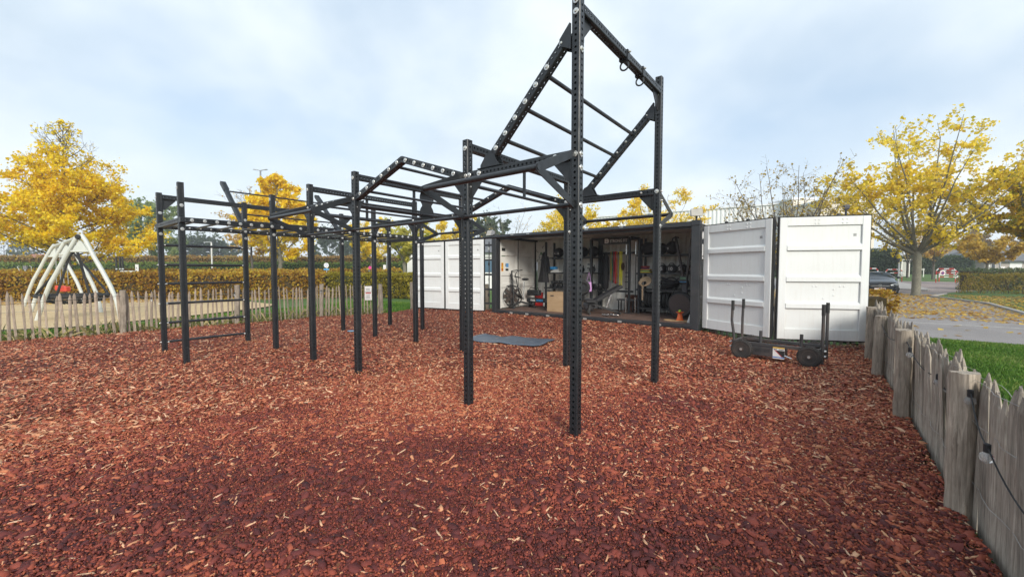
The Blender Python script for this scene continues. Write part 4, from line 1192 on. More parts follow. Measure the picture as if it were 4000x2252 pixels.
# ------------------------------------------------------------------ hedges
def hedge(name, label, P, w, z0, z1, cols, key, dens, leaf, seed, core=(0.05, 0.035, 0.012), open_=0.0, patch=0.3, cat='hedge'):
    t_ = thing(name, label, cat, (P[0][0], P[0][1], 0))
    ox, oy = P[0]; rg = np.random.RandomState(seed)
    cen = []; tin = []
    cb = MB()
    for (x0, y0), (x1, y1) in zip(P[:-1], P[1:]):
        L = math.hypot(x1-x0, y1-y0); dx, dy = (x1-x0)/L, (y1-y0)/L; nx, ny = -dy, dx
        hh = z1-z0
        n = int(dens*L*(2*hh+w)); f = rg.rand(n)*(2*hh+w); s = rg.rand(n)*L
        off = np.where(f < hh, -w/2, np.where(f < 2*hh, w/2, 0)); z = np.where(f < hh, f, f-hh)
        top = f >= 2*hh; off = np.where(top, rg.rand(n)*w-w/2, off); z = np.where(top, hh, z)
        bump = 0.07*np.sin(s*1.9+z*3)+0.05*np.sin(s*4.3-z*5)+0.04*np.sin(s*9.1+z*7)
        off = off+np.sign(off)*bump*(~top); z = z+top*(0.04*np.sin(s*2.7)+0.03*np.sin(s*6.1+1))
        c = np.stack([x0-ox+dx*s+nx*off, y0-oy+dy*s+ny*off, z0+z], 1)+rg.normal(0, leaf*0.45, (n, 3))
        c[:, 2] += np.array([hy(y_) for y_ in (y0+dy*s)])
        cen.append(c); tin.append(np.clip(rg.rand(n)*0.65+patch*(0.5+0.5*np.sin(s*0.9+seed)*np.sin(s*0.37+z*1.3+1))+0.05, 0, 1))
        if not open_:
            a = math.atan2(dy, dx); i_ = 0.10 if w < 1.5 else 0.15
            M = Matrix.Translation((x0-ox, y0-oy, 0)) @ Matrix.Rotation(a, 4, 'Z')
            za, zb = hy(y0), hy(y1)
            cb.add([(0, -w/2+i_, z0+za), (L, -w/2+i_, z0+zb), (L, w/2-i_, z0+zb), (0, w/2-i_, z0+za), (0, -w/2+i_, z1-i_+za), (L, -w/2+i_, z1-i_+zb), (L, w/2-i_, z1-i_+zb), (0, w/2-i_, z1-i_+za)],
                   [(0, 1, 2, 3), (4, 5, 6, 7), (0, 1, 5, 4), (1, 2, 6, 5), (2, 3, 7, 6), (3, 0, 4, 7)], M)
    cen = np.vstack(cen); tin = np.concatenate(tin)
    if open_:
        ph = np.sin(cen[:, 0]*1.7)*np.sin(cen[:, 2]*4+cen[:, 1]*2)+rg.normal(0, 0.4, len(cen))-0.5*(cen[:, 2]-z0-(z1-z0)*0.55)/(z1-z0)*-2
        k = ph > -open_; cen, tin = cen[k], tin[k]
        st_ = MB()
        for (x0, y0), (x1, y1) in zip(P[:-1], P[1:]):
            L = math.hypot(x1-x0, y1-y0)
            for i in range(int(L/0.22)):
                f = (i+rg.rand())/(L/0.22); x, y = x0-ox+(x1-x0)*f, y0-oy+(y1-y0)*f
                b = Vector((x+rg.normal(0, 0.06), y+rg.normal(0, 0.06), hy(y0)))
                st_.tube([b, b+Vector((rg.normal(0, .08), rg.normal(0, .08), (z1-z0)*0.5)), b+Vector((rg.normal(0, .15), rg.normal(0, .15), z1-z0-0.1))], [0.018, 0.012, 0.004], 4, False)
        st_.build('stems', M_bark, t_)['kind'] = 'stuff'
    co, lp = leaf_cards(cen, leaf, rg, aspect=0.75)
    place('foliage', np_mesh('foliage', co, 4, lp, tin, LM(key, cols)), t_)
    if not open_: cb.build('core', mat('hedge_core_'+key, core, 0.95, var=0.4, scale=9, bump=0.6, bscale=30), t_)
    return t_
BH = [(0.14, 0.07, 0.015), (0.32, 0.16, 0.025), (0.50, 0.29, 0.04), (0.62, 0.46, 0.06), (0.42, 0.42, 0.06)]
BG = [(0.13, 0.08, 0.015), (0.22, 0.17, 0.02), (0.34, 0.30, 0.03), (0.50, 0.40, 0.05), (0.24, 0.28, 0.03)]
def pt(px, py, z=0): p = gnd(px, py, z); return (p.x, p.y)
hedge('beech_hedge', 'long clipped beech hedge in copper and gold leaf behind the sand playground', [(-40, 15.5), (-24.3, 19.9), (-17.1, 21.9), (-10.5, 22.9)], 1.1, 0, 1.33, BH, 'copper', 330, 0.12, 3)
hedge('beech_hedge', 'greener stretch of clipped beech hedge beside the lawn left of the container', [(-10.4, 22.95), (-7.6, 23.5), (-4.6, 21.6)], 1.1, 0, 1.27, BG, 'copper_green', 420, 0.11, 4, core=(0.03, 0.035, 0.01))
hedge('beech_hedge', 'second brown hedge just showing above the copper hedge', [(-52, 25), (-26, 30.5), (-9, 32.5)], 1.2, 0, 1.32, BH, 'copper', 130, 0.16, 5)
# grassed bank with a hedge along its crest
bk = MB(); BP = [(-120, 28), (-60, 41), (-30, 46), (-4, 47)]
for a_, b_ in ((0, 0), ):
    vs = []; fs = []
    for (x, y) in BP: vs += [(x, y, hy(y)-0.1), (x+0.4, y+1.6, hy(y)+1.65), (x+1, y+8, hy(y)+1.75)]
    for i in range(len(BP)-1):
        for k in range(2): fs.append((i*3+k, (i+1)*3+k, (i+1)*3+k+1, i*3+k+1))
    bk.add(vs, fs)
bk.build('grass_bank', mat('ivy_bank', (0.08, 0.14, 0.03), 0.9, var=0.5, scale=2.5, bump=0.8, bscale=14))['kind'] = 'structure'
hedge('ivy_hedge', 'green ivy covered hedge face along the bank in the distance', [(x+0.3, y+1.2) for x, y in BP], 0.9, 0.0, 1.72, [(0.09, 0.14, 0.025), (0.18, 0.26, 0.05), (0.28, 0.34, 0.08)], 'ivy', 55, 0.22, 6, core=(0.02, 0.04, 0.01))
hedge('beech_hedge', 'brown hedge along the crest of the far bank', [(x+0.8, y+3) for x, y in BP], 1.2, 1.6, 2.45, [(0.20, 0.12, 0.05), (0.38, 0.22, 0.07), (0.48, 0.33, 0.11), (0.34, 0.30, 0.10)], 'bankbrown', 70, 0.22, 7)
# right side
hb_ = gnd(3745, 1147)
hedge('open_hedge', 'thin half bare hedge with brown and green leaves on the verge at right', [(28.6, 25.7), (31.5, 25.2), (38, 24.2)], 0.5, 0, 1.22, [(0.10, 0.08, 0.015), (0.22, 0.19, 0.03), (0.34, 0.26, 0.05), (0.40, 0.28, 0.10)], 'thin', 380, 0.09, 8, open_=0.25)
hedge('low_hedge', 'clipped dark green hedge behind the thin hedge at right', [(32.0, 28.5), (46, 27.5)], 0.8, 0, 1.45, DG+[(0.22, 0.2, 0.04)], 'lowgreen', 160, 0.13, 9)
hedge('low_hedge', 'small copper hedge stub beside the right edge of the white door', [(8.05, 8.85), (8.6, 9.6)], 0.5, 0, 0.98, BH[1:], 'copper', 900, 0.06, 10)
hedge('conifer_hedge', 'tall dark conifer hedge beyond the parked car', [(32, 52), (47.0, 49.5)], 1.5, 0, 3.35, DG, 'darkgreen', 60, 0.22, 11, core=(0.012, 0.025, 0.012))
hedge('conifer_hedge', 'dark green hedge between the white gate and the houses', [(52, 62), (66, 58)], 1.5, 0, 2.6, DG, 'darkgreen', 50, 0.26, 12, core=(0.012, 0.025, 0.012))
# grass bank rising behind the paving
gb_ = [at(3350, 1095, 41), at(3500, 1094, 40.5), at(3650, 1096, 39.5), at(3750, 1098, 38.5), at(4100, 1100, 38), at(4300, 1060, 60), at(3400, 1060, 66)]
poly_sheet('verge_grass', [(p.x, p.y) for p in gb_], 0.022, M_lawn)
# fallen leaves
def litter(label, areas, seed, leaf=0.10):
    rg = np.random.RandomState(seed); cs = []
    for P, n, z in areas:
        P = np.array(P); lo, hi = P.min(0), P.max(0)
        k = rg.rand(n*4, 2)*(hi-lo)+lo; k = k[np_in_poly(k[:, 0], k[:, 1], [tuple(q) for q in P])][:n]
        cs.append(np.c_[k, np.array([hy(y) for y in k[:, 1]])+z+0.012*rg.rand(len(k))])
    c = np.vstack(cs); n = len(c); a = rg.rand(n)*6.28; s = leaf*(0.5+0.8*rg.rand(n))/2
    ux = np.stack([np.cos(a), np.sin(a), rg.normal(0, 0.18, n)], 1)*s[:, None]; uy = np.stack([-np.sin(a), np.cos(a), rg.normal(0, 0.25, n)], 1)*(s*0.8)[:, None]
    co = np.stack([c-ux, c-uy, c+ux, c+uy], 1).reshape(-1, 3)
    o = place('fallen_leaves', np_mesh('fallen_leaves', co, 4, np.arange(n*4), rg.rand(n), LM('litter', [(0.26, 0.12, 0.03), (0.52, 0.27, 0.06), (0.74, 0.47, 0.08), (0.85, 0.62, 0.12), (0.62, 0.42, 0.22)])))
    tag(o, label, 'leaves', kind='stuff')
litter('yellow leaves littered over road and kerb under the roadside tree', [
    ([stp(4, 8.6), stp(14, 9.6), stp(15, 12), stp(21, 12.5), stp(26, 23), stp(15, 26), stp(4, 24)], 15000, 0.010),
    ([stp(3, 7.4), stp(15, 7.4), stp(15, 11), stp(4, 11)], 1500, 0.010),
    ([stp(5, 3), stp(16, 3), stp(16, 8), stp(5, 8)], 120, 0.010),
    ([stp(14.2, 10), stp(31, 10), stp(31, 27), stp(14.5, 25)], 9000, 0.030)], 3, 0.13)
litter('yellow leaves lying along the edge of the sand below the copper hedge', [([(-26, 18.0), (-24, 16.5), (-16, 19.5), (-10, 21), (-10, 22.2), (-17, 21.2), (-24.3, 19.2)], 2600, 0.008)], 4, 0.11)
# kerbs
M_conc = mat('concrete_kerb', (0.34, 0.32, 0.30), 0.9, var=0.15, scale=4, bump=0.3, bscale=60)
def kerb(P, w=0.13, h=0.10):
    for (x0, y0), (x1, y1) in zip(P[:-1], P[1:]):
        L = math.hypot(x1-x0, y1-y0); n = max(1, int(L))
        for i in range(n):
            a, b = Vector((x0, y0, 0)).lerp(Vector((x1, y1, 0)), i/n), Vector((x0, y0, 0)).lerp(Vector((x1, y1, 0)), (i+1)/n)
            d = (b-a).normalized()*0.004
            a.z, b.z = hy(a.y)+h/2-0.02, hy(b.y)+h/2-0.02
            yield MB().beam(a+d, b-d, w, h)
kr = thing('road_kerb', 'grey concrete kerb bordering the leaf covered grass at far right', 'kerb')
for m_ in kerb([stp(13.8, 9.3), stp(14.35, 17.0)]): m_.build('kerb_stone', M_conc, kr, bevel=0.01)
for m_ in kerb([stp(14.35, 17.0), stp(13.4, 22.4), tuple(gnd(3695, 1149))[:2]]): m_.build('kerb_stone', M_conc, kr, bevel=0.01)
poly_sheet('verge', [stp(13.9, 9.0), stp(60, 9.0), (55, 30), (31, 27.5), tuple(gnd(3705, 1146))[:2], stp(13.55, 22.3), stp(14.45, 17.0)], 0.024, M_lawn)
isl = [gnd(3380, 1137), gnd(3500, 1137), gnd(3612, 1141), gnd(3623, 1138), gnd(3560, 1120, 0.1), gnd(3518, 1104, 0.35), gnd(3380, 1100, 0.4)]
poly_sheet('pavement', [(p.x, p.y) for p in isl], 0.10, M_conc)
kr2 = thing('island_kerb', 'pale kerb round the paved island behind the parked car', 'kerb')
for m_ in kerb([(p.x, p.y-0.08) for p in isl[:4]], 0.16, 0.13): m_.build('kerb_stone', M_conc, kr2, bevel=0.01)

# ------------------------------------------------------------------ buildings
M_clad, cn, cbs = nmat('white_cladding')
wv = mnoise(cn, 0.3, 3)
cn.links.new(mramp(cn, wv, [(0.3, (0.70, 0.71, 0.71)), (0.7, (0.80, 0.805, 0.80))]), cbs.inputs['Base Color']); cbs.inputs['Roughness'].default_value = 0.5
def clad_wall(P0, P1, z0, z1, parent, m, pitch=0.62, depth=0.12):
    P0, P1 = Vector((*P0, 0)), Vector((*P1, 0)); L = (P1-P0).length; d = (P1-P0)/L; n = Vector((d.y, -d.x, 0))
    k = 0
    mb = MB(); prof = []; x = 0
    while x < L:
        for dx, y in ((0, 0), (0.35, 0), (0.45, depth), (0.80, depth)):
            prof.append((min(L, x+dx*pitch), y))
        x += pitch
    prof.append((L, 0)); vs = []
    for x, y in prof: q = P0+d*x+n*y; vs += [(q.x, q.y, z0), (q.x, q.y, z1)]
    mb.add(vs, [(2*i, 2*i+2, 2*i+3, 2*i+1) for i in range(len(prof)-1)])
    return mb.build('cladding', m, parent)
def hall(name, label, pxa, Ya, pya, pxb, Yb, pyb, m, depth=20):
    a, b = at(pxa, pya, Ya), at(pxb, pyb, Yb)
    t_ = thing(name, label, 'building')
    zt = (a.z+b.z)/2; A_, B_ = (a.x, a.y), (b.x, b.y)
    d = Vector((B_[0]-A_[0], B_[1]-A_[1], 0)).normalized(); n = Vector((-d.y, d.x, 0))
    clad_wall(A_, B_, 0, zt, t_, m)
    A2, B2 = Vector((*A_, 0))+n*depth, Vector((*B_, 0))+n*depth
    clad_wall((A2.x, A2.y), A_, 0, zt, t_, m); clad_wall(B_, (B2.x, B2.y), 0, zt, t_, m)
    MB().add([(A_[0], A_[1], zt), (B_[0], B_[1], zt), (B2.x, B2.y, zt), (A2.x, A2.y, zt)], [(0, 1, 2, 3)]).build('roof', m, t_)
    e = MB().beam((A_[0]-n.x*0.1, A_[1]-n.y*0.1, zt+0.05), (B_[0]-n.x*0.1, B_[1]-n.y*0.1, zt+0.05), 0.35, 0.22); e.build('roof_edge', M_clad, t_)
    return t_
hall('warehouse', 'long white corrugated industrial hall behind the container', 2330, 78, 850, 3090, 62, 792, M_clad)
M_cream = mat('cream_wall', (0.72, 0.66, 0.56), 0.8, var=0.05, scale=1.0)
def slab_building(name, label, pxa, pxb, Y, py, m, depth=15, z0=0):
    a, b = at(pxa, py, Y), at(pxb, py, Y)
    t_ = thing(name, label, 'building', (a.x, Y, hy(Y)))
    W, H = b.x-a.x, a.z-hy(Y)
    MB().bx(0, W, 0, depth, 0, H).build('wall', m, t_)
    MB().bx(-0.2, W+0.2, -0.2, depth+0.2, H, H+0.3).build('roof', M_clad, t_)
    return t_, W, H
slab_building('annex', 'pale building with plain parapet between the halls', 3095, 3180, 60, 780, M_cream)
slab_building('office_block', 'cream flat roofed building behind the sparse tree', 3200, 3420, 55, 790, M_cream)
wb_, W, H = slab_building('white_cabin', 'white building with narrow dark framed window left of the container', 1590, 1680, 45, 1006, M_clad)
M_dk = mat('dark_window_glass', (0.03, 0.035, 0.04), 0.12)
f_ = MB().bx(W*0.47, W*0.80, -0.06, -0.005, 0.5, H-0.75).build('window', M_dk, wb_)
MB().bx(W*0.44, W*0.47, -0.10, -0.002, 0.45, H-0.7).build('frame', flat('grey_frame', (0.12, 0.12, 0.12)), f_)
# house glimpsed in the slot left of the container corner
hs, W, H = slab_building('garden_house', 'white rendered house with blue windows glimpsed beside the container corner', 1880, 1985, 30, 1003, mat('white_render', (0.70, 0.70, 0.69), 0.8), 6)
for x0, x1, z0, z1 in ((W*0.10, W*0.55, 1.15, 2.25), (W*0.62, W*0.95, 1.15, 2.25)):
    f_ = MB().bx(x0, x1, -0.05, -0.003, z0, z1).build('window_frame', flat('white_frame', (0.8, 0.8, 0.8)), hs)
    MB().bx(x0+0.07, x1-0.07, -0.07, -0.052, z0+0.07, z1-0.07).build('pane', mat('blue_glass', (0.08, 0.14, 0.20), 0.15), f_)
M_roof = mat('grey_roof_tiles', (0.13, 0.135, 0.145), 0.8, var=0.15, scale=2, bump=0.4, bscale=20)
MB().add([(-0.5, -0.6, H+0.32), (W+0.5, -0.6, H+0.32), (W+0.5, 3, H+1.7), (-0.5, 3, H+1.7), (-0.5, 6.4, H+0.32), (W+0.5, 6.4, H+0.32)], [(0, 1, 2, 3), (3, 2, 5, 4), (0, 3, 4), (1, 5, 2)]).build('pitched_roof', M_roof, hs)
# bungalow
def brick_mat():
    m, nt, b = nmat('pinkish_brick')
    t = mnode(nt, 'ShaderNodeTexCoord'); br = mnode(nt, 'ShaderNodeTexBrick'); br.inputs['Scale'].default_value = 5
    br.inputs['Color1'].default_value = (0.26, 0.19, 0.17, 1); br.inputs['Color2'].default_value = (0.34, 0.25, 0.22, 1); br.inputs['Mortar'].default_value = (0.38, 0.34, 0.31, 1)
    nt.links.new(t.outputs['Object'], br.inputs['Vector']); nt.links.new(br.outputs['Color'], b.inputs['Base Color']); b.inputs['Roughness'].default_value = 0.9
    return m
M_brick = brick_mat(); M_frame = flat('white_window_frame', (0.75, 0.75, 0.74))
def bungalow(label, pxa, pxb, Y, py_eave, ridge, wins, doors_, depth=9, m=M_brick):
    a, b = at(pxa, py_eave, Y), at(pxb, py_eave, Y)
    W = b.x-a.x; z0 = hy(Y); H = a.z-z0
    t_ = thing('bungalow', label, 'house', (a.x, Y, z0))
    MB().bx(0, W, 0, depth, -0.3, H).build('wall', m, t_)
    MB().add([(-0.6, -0.6, H), (W+0.6, -0.6, H), (W-2.5, depth/2, H+ridge), (2.5, depth/2, H+ridge), (-0.6, depth+0.6, H), (W+0.6, depth+0.6, H)],
             [(0, 1, 2, 3), (3, 2, 5, 4), (0, 3, 4), (1, 5, 2)]).build('roof', M_roof, t_)
    MB().bx(-0.62, W+0.62, -0.68, -0.58, H-0.18, H+0.04).build('gutter', flat('dark_gutter', (0.06, 0.06, 0.06)), t_)
    for x0, x1, zz0, zz1 in wins:
        f_ = MB().bx(x0, x1, -0.06, -0.003, zz0, zz1).build('window', M_frame, t_)
        nn = max(1, int((x1-x0)/0.9))
        for i in range(nn):
            w_ = (x1-x0-0.06)/nn
            MB().bx(x0+0.06+i*w_, x0+i*w_+w_, -0.08, -0.062, zz0+0.07, zz1-0.07).build('pane', M_dk, f_)
    for x0, x1 in doors_:
        f_ = MB().bx(x0, x1, -0.06, -0.003, 0.0, 2.15).build('door', M_frame, t_)
        MB().bx(x1-0.18, x1-0.10, -0.10, -0.062, 0.95, 1.1).build('handle', M_dk, f_)
    return t_
bungalow('brick bungalow with dark hipped roof and white door beyond the barriers', 3690, 3845, 75, 1016, 3.6, [(1.5, 2.7, 0.5, 2.0), (5.0, 6.9, 0.6, 1.9)], [(3.5, 4.6)])
bungalow('low brick house with white garage at far right behind the hedge', 3848, 4150, 68, 1018, 2.4, [(1.0, 1.7, 0.4, 1.9), (11, 13, 0.6, 1.8)], [(0.3, 0.8), (4.1, 6.2)])
# small far roofs
M_redroof = mat('red_tile_roof', (0.42, 0.17, 0.11), 0.8, var=0.15, scale=1)
for k, (pa, pb_, Y_, pt_, lab) in enumerate(((60, 165, 110, 990, 'distant house with long red tiled roof at the left edge'), (3395, 3480, 120, 998, 'distant grey roofed houses above the conifer hedge'))):
    a, b = at(pa, pt_, Y_), at(pb_, pt_, Y_)
    t_ = thing('far_house', lab, 'house', (a.x, Y_, 0)); W = b.x-a.x
    MB().bx(0, W, 0, 8, 0, a.z-1.6).build('wall', M_brick, t_)
    MB().add([(-.4, -.4, a.z-1.6), (W+.4, -.4, a.z-1.6), (W+.4, 4, a.z), (-.4, 4, a.z), (-.4, 8.4, a.z-1.6), (W+.4, 8.4, a.z-1.6)], [(0, 1, 2, 3), (3, 2, 5, 4), (0, 3, 4), (1, 5, 2)]).build('roof', M_redroof if k == 0 else M_roof, t_)

# ------------------------------------------------------------------ street furniture
M_galv = mat('galvanised_post', (0.45, 0.47, 0.48), 0.45, metal=0.4, var=0.08)
M_red = mat('red_barrier_paint', (0.55, 0.035, 0.025), 0.45, var=0.1); M_wht = mat('white_barrier_paint', (0.75, 0.74, 0.72), 0.5, var=0.06)
def barrier(label, pxa, pxb, Y, pyt, pyb, extra=False, rows=(0.62,), group='red and white hoop barriers'):
    a, b = at(pxa, pyb, Y), at(pxb, pyb, Y); H = at(pxa, pyt, Y).z-a.z; W = b.x-a.x
    t_ = thing('hoop_barrier', label, 'barrier', (a.x, Y, a.z), 0, group)
    def striped(pts, name):
        k = 0
        for p, q in zip(pts[:-1], pts[1:]):
            L = (Vector(q)-Vector(p)).length; n = max(1, int(round(L/0.42)))
            for i in range(n):
                s, e = Vector(p).lerp(Vector(q), i/n), Vector(p).lerp(Vector(q), (i+1)/n)
                MB().tube([s, e], 0.035, 8).build(name, M_red if k % 2 == 0 else M_wht, t_); k += 1
    r_ = 0.18
    striped([(0, 0, -0.3), (0, 0, H-r_), (r_, 0, H), (W-r_, 0, H), (W, 0, H-r_), (W, 0, -0.3)], 'hoop')
    for f in rows: striped([(0, 0, H*f), (W, 0, H*f)], 'crossbar')
    return t_, W, H
barrier('red and white hoop barrier cut by the white container door', 3330, 3428, 38, 1048, 1086)
barrier('red and white hoop barrier just right of the parked car', 3459, 3523, 39, 1052, 1088)
t_, W, H = barrier('wide red and white barrier carrying a square sign', 3656, 3732, 37.5, 1049, 1091, rows=(0.62,))
sg = thing('parking_sign', 'small square white sign with red and blue roundel on the barrier', 'sign', (at(3682, 1066, 37.4).x, 37.40, at(3682, 1075, 37.4).z))
MB().bx(-0.22, 0.24, 0.0, 0.012, 0, 0.42).build('panel', M_wht, sg)
MB().lathe([(0.15, 0), (0.15, 0.004)], 20, T(0.01, -0.002, 0.22, R(90))).build('roundel', flat('sign_blue', (0.06, 0.09, 0.35)), sg)
MB().ring((0.01, -0.008, 0.22), (0, 1, 0), 0.14, 0.015, 20, 4).build('ring', M_red, sg)
MB().beam((-0.08, -0.012, 0.30), (0.10, -0.012, 0.13), 0.012, 0.03).build('slash', M_red, sg)
barrier('red and white barrier standing behind the one with the sign', 3668, 3740, 39.5, 1056, 1092, rows=(0.55, 0.3))
def pole(label, px, Y, pyt, r=0.04, name='sign_post', cat='post', m=None):
    b = tb(px, Y); top = at(px, pyt, Y).z
    t_ = thing(name, label, cat, b); H = top-b.z
    MB().tube([(0, 0, -0.1), (0, 0, H)], r, 10).build('pole', m or M_galv, t_, smooth=True)
    return t_, H
t_, H = pole('grey post with dark box standing on the paved island', 3511, 31, 985, 0.05)
MB().bx(-0.12, 0.12, -0.1, 0.1, H-0.75, H-0.45).build('box', M_black, t_)
t_, H = pole('grey post with small white plates behind the right hedge', 3905, 34, 1000, 0.06)
for z_ in (0.75, 0.90): MB().bx(0.05, 0.42, -0.03, -0.015, H-0.25-z_, H-0.13-z_).build('plate', M_wht, t_)
M_signb = flat('sign_light_blue', (0.05, 0.30, 0.60)); M_pink = flat('sign_magenta', (0.60, 0.05, 0.25)); M_blue = flat('sign_deep_blue', (0.05, 0.16, 0.55))
# round priority sign
t_, H = pole('round white sign with blue cross pattern above a blue plate behind the hedge', 1276, 28, 1026, 0.03, 'road_sign', 'sign')
dR = 0.17
MB().lathe([(dR, 0), (dR, 0.01)], 24, T(0, -0.035, H-dR, R(90))).build('disc', M_wht, t_)
for k in range(4):
    a = k*math.pi/2+math.pi/4
    w1 = MB().prism([(0.0, 0.035), (0.035, 0.10), (-0.035, 0.10)], 0.004, T(0, -0.047, H-dR, R(90)) @ Matrix.Rotation(k*math.pi/2, 4, 'Z')); w1.build('blue_wedge', M_blue, t_)
MB().bx(-0.19, 0.19, -0.05, -0.03, H-0.50, H-0.40).build('blue_plate', M_signb, t_)
t_, H = pole('small magenta and blue road sign on an orange post between the rig posts', 1446, 32, 1040, 0.035, 'road_sign', 'sign', flat('orange_post', (0.7, 0.22, 0.05)))
MB().lathe([(0.13, 0), (0.13, 0.01)], 20, T(0, -0.04, H-0.10, R(90))).build('disc', M_pink, t_)
MB().bx(-0.11, 0.11, -0.05, -0.035, H-0.42, H-0.28).build('blue_plate', M_signb, t_)
t_, H = pole('white notice board on a grey post near the autumn trees', 1503, 33, 1034, 0.03, 'notice_board', 'sign')
MB().bx(-0.11, 0.11, -0.05, -0.03, H-0.42, H).build('board', M_wht, t_); MB().bx(-0.03, 0.0, -0.056, -0.051, H-0.26, H-0.2).build('print', M_txt, t_)
t_, H = pole('white notice board on a post seen right of the swing', 537, 27, 1032, 0.03, 'notice_board', 'sign')
MB().bx(-0.10, 0.12, -0.05, -0.03, H-0.52, H).build('board', M_wht, t_); MB().bx(-0.03, 0.02, -0.056, -0.051, H-0.3, H-0.2).build('print', M_txt, t_)
# lamps
t_, H = pole('tall twin headed street lamp above the rig at left', 1028, 60, 666, 0.11, 'street_lamp', 'lamp', flat('lamp_grey', (0.22, 0.23, 0.25)))
for s in (-1, 1):
    arm = MB().tube([(0, 0, H), (s*0.5, 0, H+0.10)], 0.07, 6); arm.build('arm', M_galv, t_)
    MB().add([(s*0.45, -0.15, H+0.05), (s*1.05, -0.15, H+0.10), (s*1.05, 0.15, H+0.10), (s*0.45, 0.15, H+0.05), (s*0.55, -0.1, H+0.2), (s*0.95, -0.1, H+0.24), (s*0.95, 0.1, H+0.24), (s*0.55, 0.1, H+0.2)],
             [(0, 1, 2, 3), (4, 5, 6, 7), (0, 1, 5, 4), (1, 2, 6, 5), (2, 3, 7, 6), (3, 0, 4, 7)]).build('lamp_head', M_galv, t_)
t_, H = pole('slim pale street lamp between the ladder rungs', 829, 42, 946, 0.07, 'street_lamp', 'lamp', M_wht)
MB().bx(-0.75, 0.0, -0.08, 0.08, H-0.02, H+0.06).build('lamp_head', M_galv, t_)
t_, H = pole('street lamp with curved head in front of the corrugated hall', 2398, 45, 880, 0.05, 'street_lamp', 'lamp')
MB().tube([(0, 0, H), (-0.3, 0, H+0.25)], 0.035, 6).build('arm', M_galv, t_)
MB().add([(-0.3, -0.12, H+0.2), (-1.1, -0.12, H+0.42), (-1.1, 0.12, H+0.42), (-0.3, 0.12, H+0.2), (-0.45, -0.1, H+0.42), (-0.95, -0.1, H+0.55), (-0.95, 0.1, H+0.55), (-0.45, 0.1, H+0.42)],
         [(0, 1, 2, 3), (4, 5, 6, 7), (0, 1, 5, 4), (1, 2, 6, 5), (2, 3, 7, 6), (3, 0, 4, 7)]).build('lamp_head', M_galv, t_)
t_, H = pole('dark square lamp on a post above the right hand doors', 3296, 20, 818, 0.05, 'street_lamp', 'lamp', M_black)
MB().lathe([(0.10, 0), (0.15, 0.06), (0.16, 0.18), (0.12, 0.25)], 4, T(0, 0, H-0.02, 0, 0, 0.6)).build('lamp_head', mat('dark_lamp', (0.06, 0.06, 0.07), 0.3), t_)
t_, H = pole('plain grey lamp column between the autumn trees', 1513, 36, 1000, 0.08, 'lamp_column', 'lamp')
# ------------------------------------------------------------------ gear inside the container
M_gym = mat('black_gym_steel', (0.016, 0.017, 0.019), 0.45, var=0.2, scale=6)
M_soft = mat('black_soft_cover', (0.014, 0.014, 0.016), 0.7, var=0.3, scale=5, bump=0.2, bscale=50)
M_chrome = mat('chromed_steel', (0.70, 0.70, 0.70), 0.22, metal=0.9, var=0.05)
M_ply = wood('birch_plywood', (0.42, 0.26, 0.13), (0.66, 0.46, 0.27), 0.55, 1.4, (0.8, 3, 2.2), 0.05)
M_lett = flat('white_lettering', (0.72, 0.71, 0.68)); M_lblue = flat('blue_lettering', (0.04, 0.35, 0.75))
def cth(name, label, cat, s, t, z=0.30, rz=0.0, group=None):
    t_ = thing(name, label, cat, group=group)
    if s > 0.9: s = s+0.09
    if 0.29 < z < 0.34: z = z-0.06
    t_.matrix_world = ctM @ T(s, t, z, 0, 0, rz); return t_
def text_part(txt, size, m, parent, M, depth=0.002, name='lettering'):
    cu = bpy.data.curves.new('txt', 'FONT'); cu.body = txt; cu.size = size; cu.extrude = depth; cu.resolution_u = 2
    cu.align_x = 'LEFT'
    ob = bpy.data.objects.new('txt', cu)
    C.objects.link(ob); dg = bpy.context.evaluated_depsgraph_get()
    me = bpy.data.meshes.new_from_object(ob.evaluated_get(dg)); me.name = name
    bpy.data.objects.remove(ob); me.materials.clear(); me.materials.append(m)
    return place(name, me, parent, M)
FACE = Matrix.Rotation(math.pi/2, 4, 'X')     # text facing -Y, reading along +X
# posters on the end doors (face +X)
def poster(label, t0, t1, z0, z1, base, blocks):
    p = cth('poster', label, 'poster', 0.058, (t0+t1)/2, (z0+z1)/2)
    w, h_ = (t1-t0)/2, (z1-z0)/2
    MB().bx(0, 0.002, -w, w, -h_, h_).build('sheet', base, p)
    for a, b, c, d, m_ in blocks: MB().bx(0.0024, 0.003, w*a, w*b, h_*c, h_*d).build('print', m_, p)
M_pw = flat('poster_white', (0.72, 0.72, 0.68)); M_py = flat('poster_yellow', (0.75, 0.42, 0.02)); M_pb = flat('poster_blue', (0.10, 0.30, 0.60)); M_pk = flat('poster_black', (0.02, 0.02, 0.02)); M_pg = flat('poster_green', (0.15, 0.26, 0.16)); M_pr = flat('poster_red', (0.5, 0.10, 0.03))
poster('white notice with black and green boxes high on the left container door', 0.31, 0.52, 1.95, 2.25, M_pw, [(-.9, .9, .25, .93, M_pk), (-.6, .6, -.5, -.1, M_txt if 'M_txt' in globals() else M_pk), (-.9, .9, -.93, -.65, M_pg)])
poster('yellow poster on the end door, left of the blue one', 0.22, 0.41, 1.47, 1.75, M_py, [(-.7, .7, .6, .8, M_pr), (-.5, .5, .2, .45, M_pr), (-.1, .7, -.9, -.3, M_pr)])
poster('white poster with blue picture, right of the yellow one', 0.50, 0.70, 1.47, 1.75, M_pw, [(-.5, .85, -.05, .9, M_pb), (-.8, .8, -.9, -.35, M_pk), (-.85, -.55, .1, .8, M_pk)])
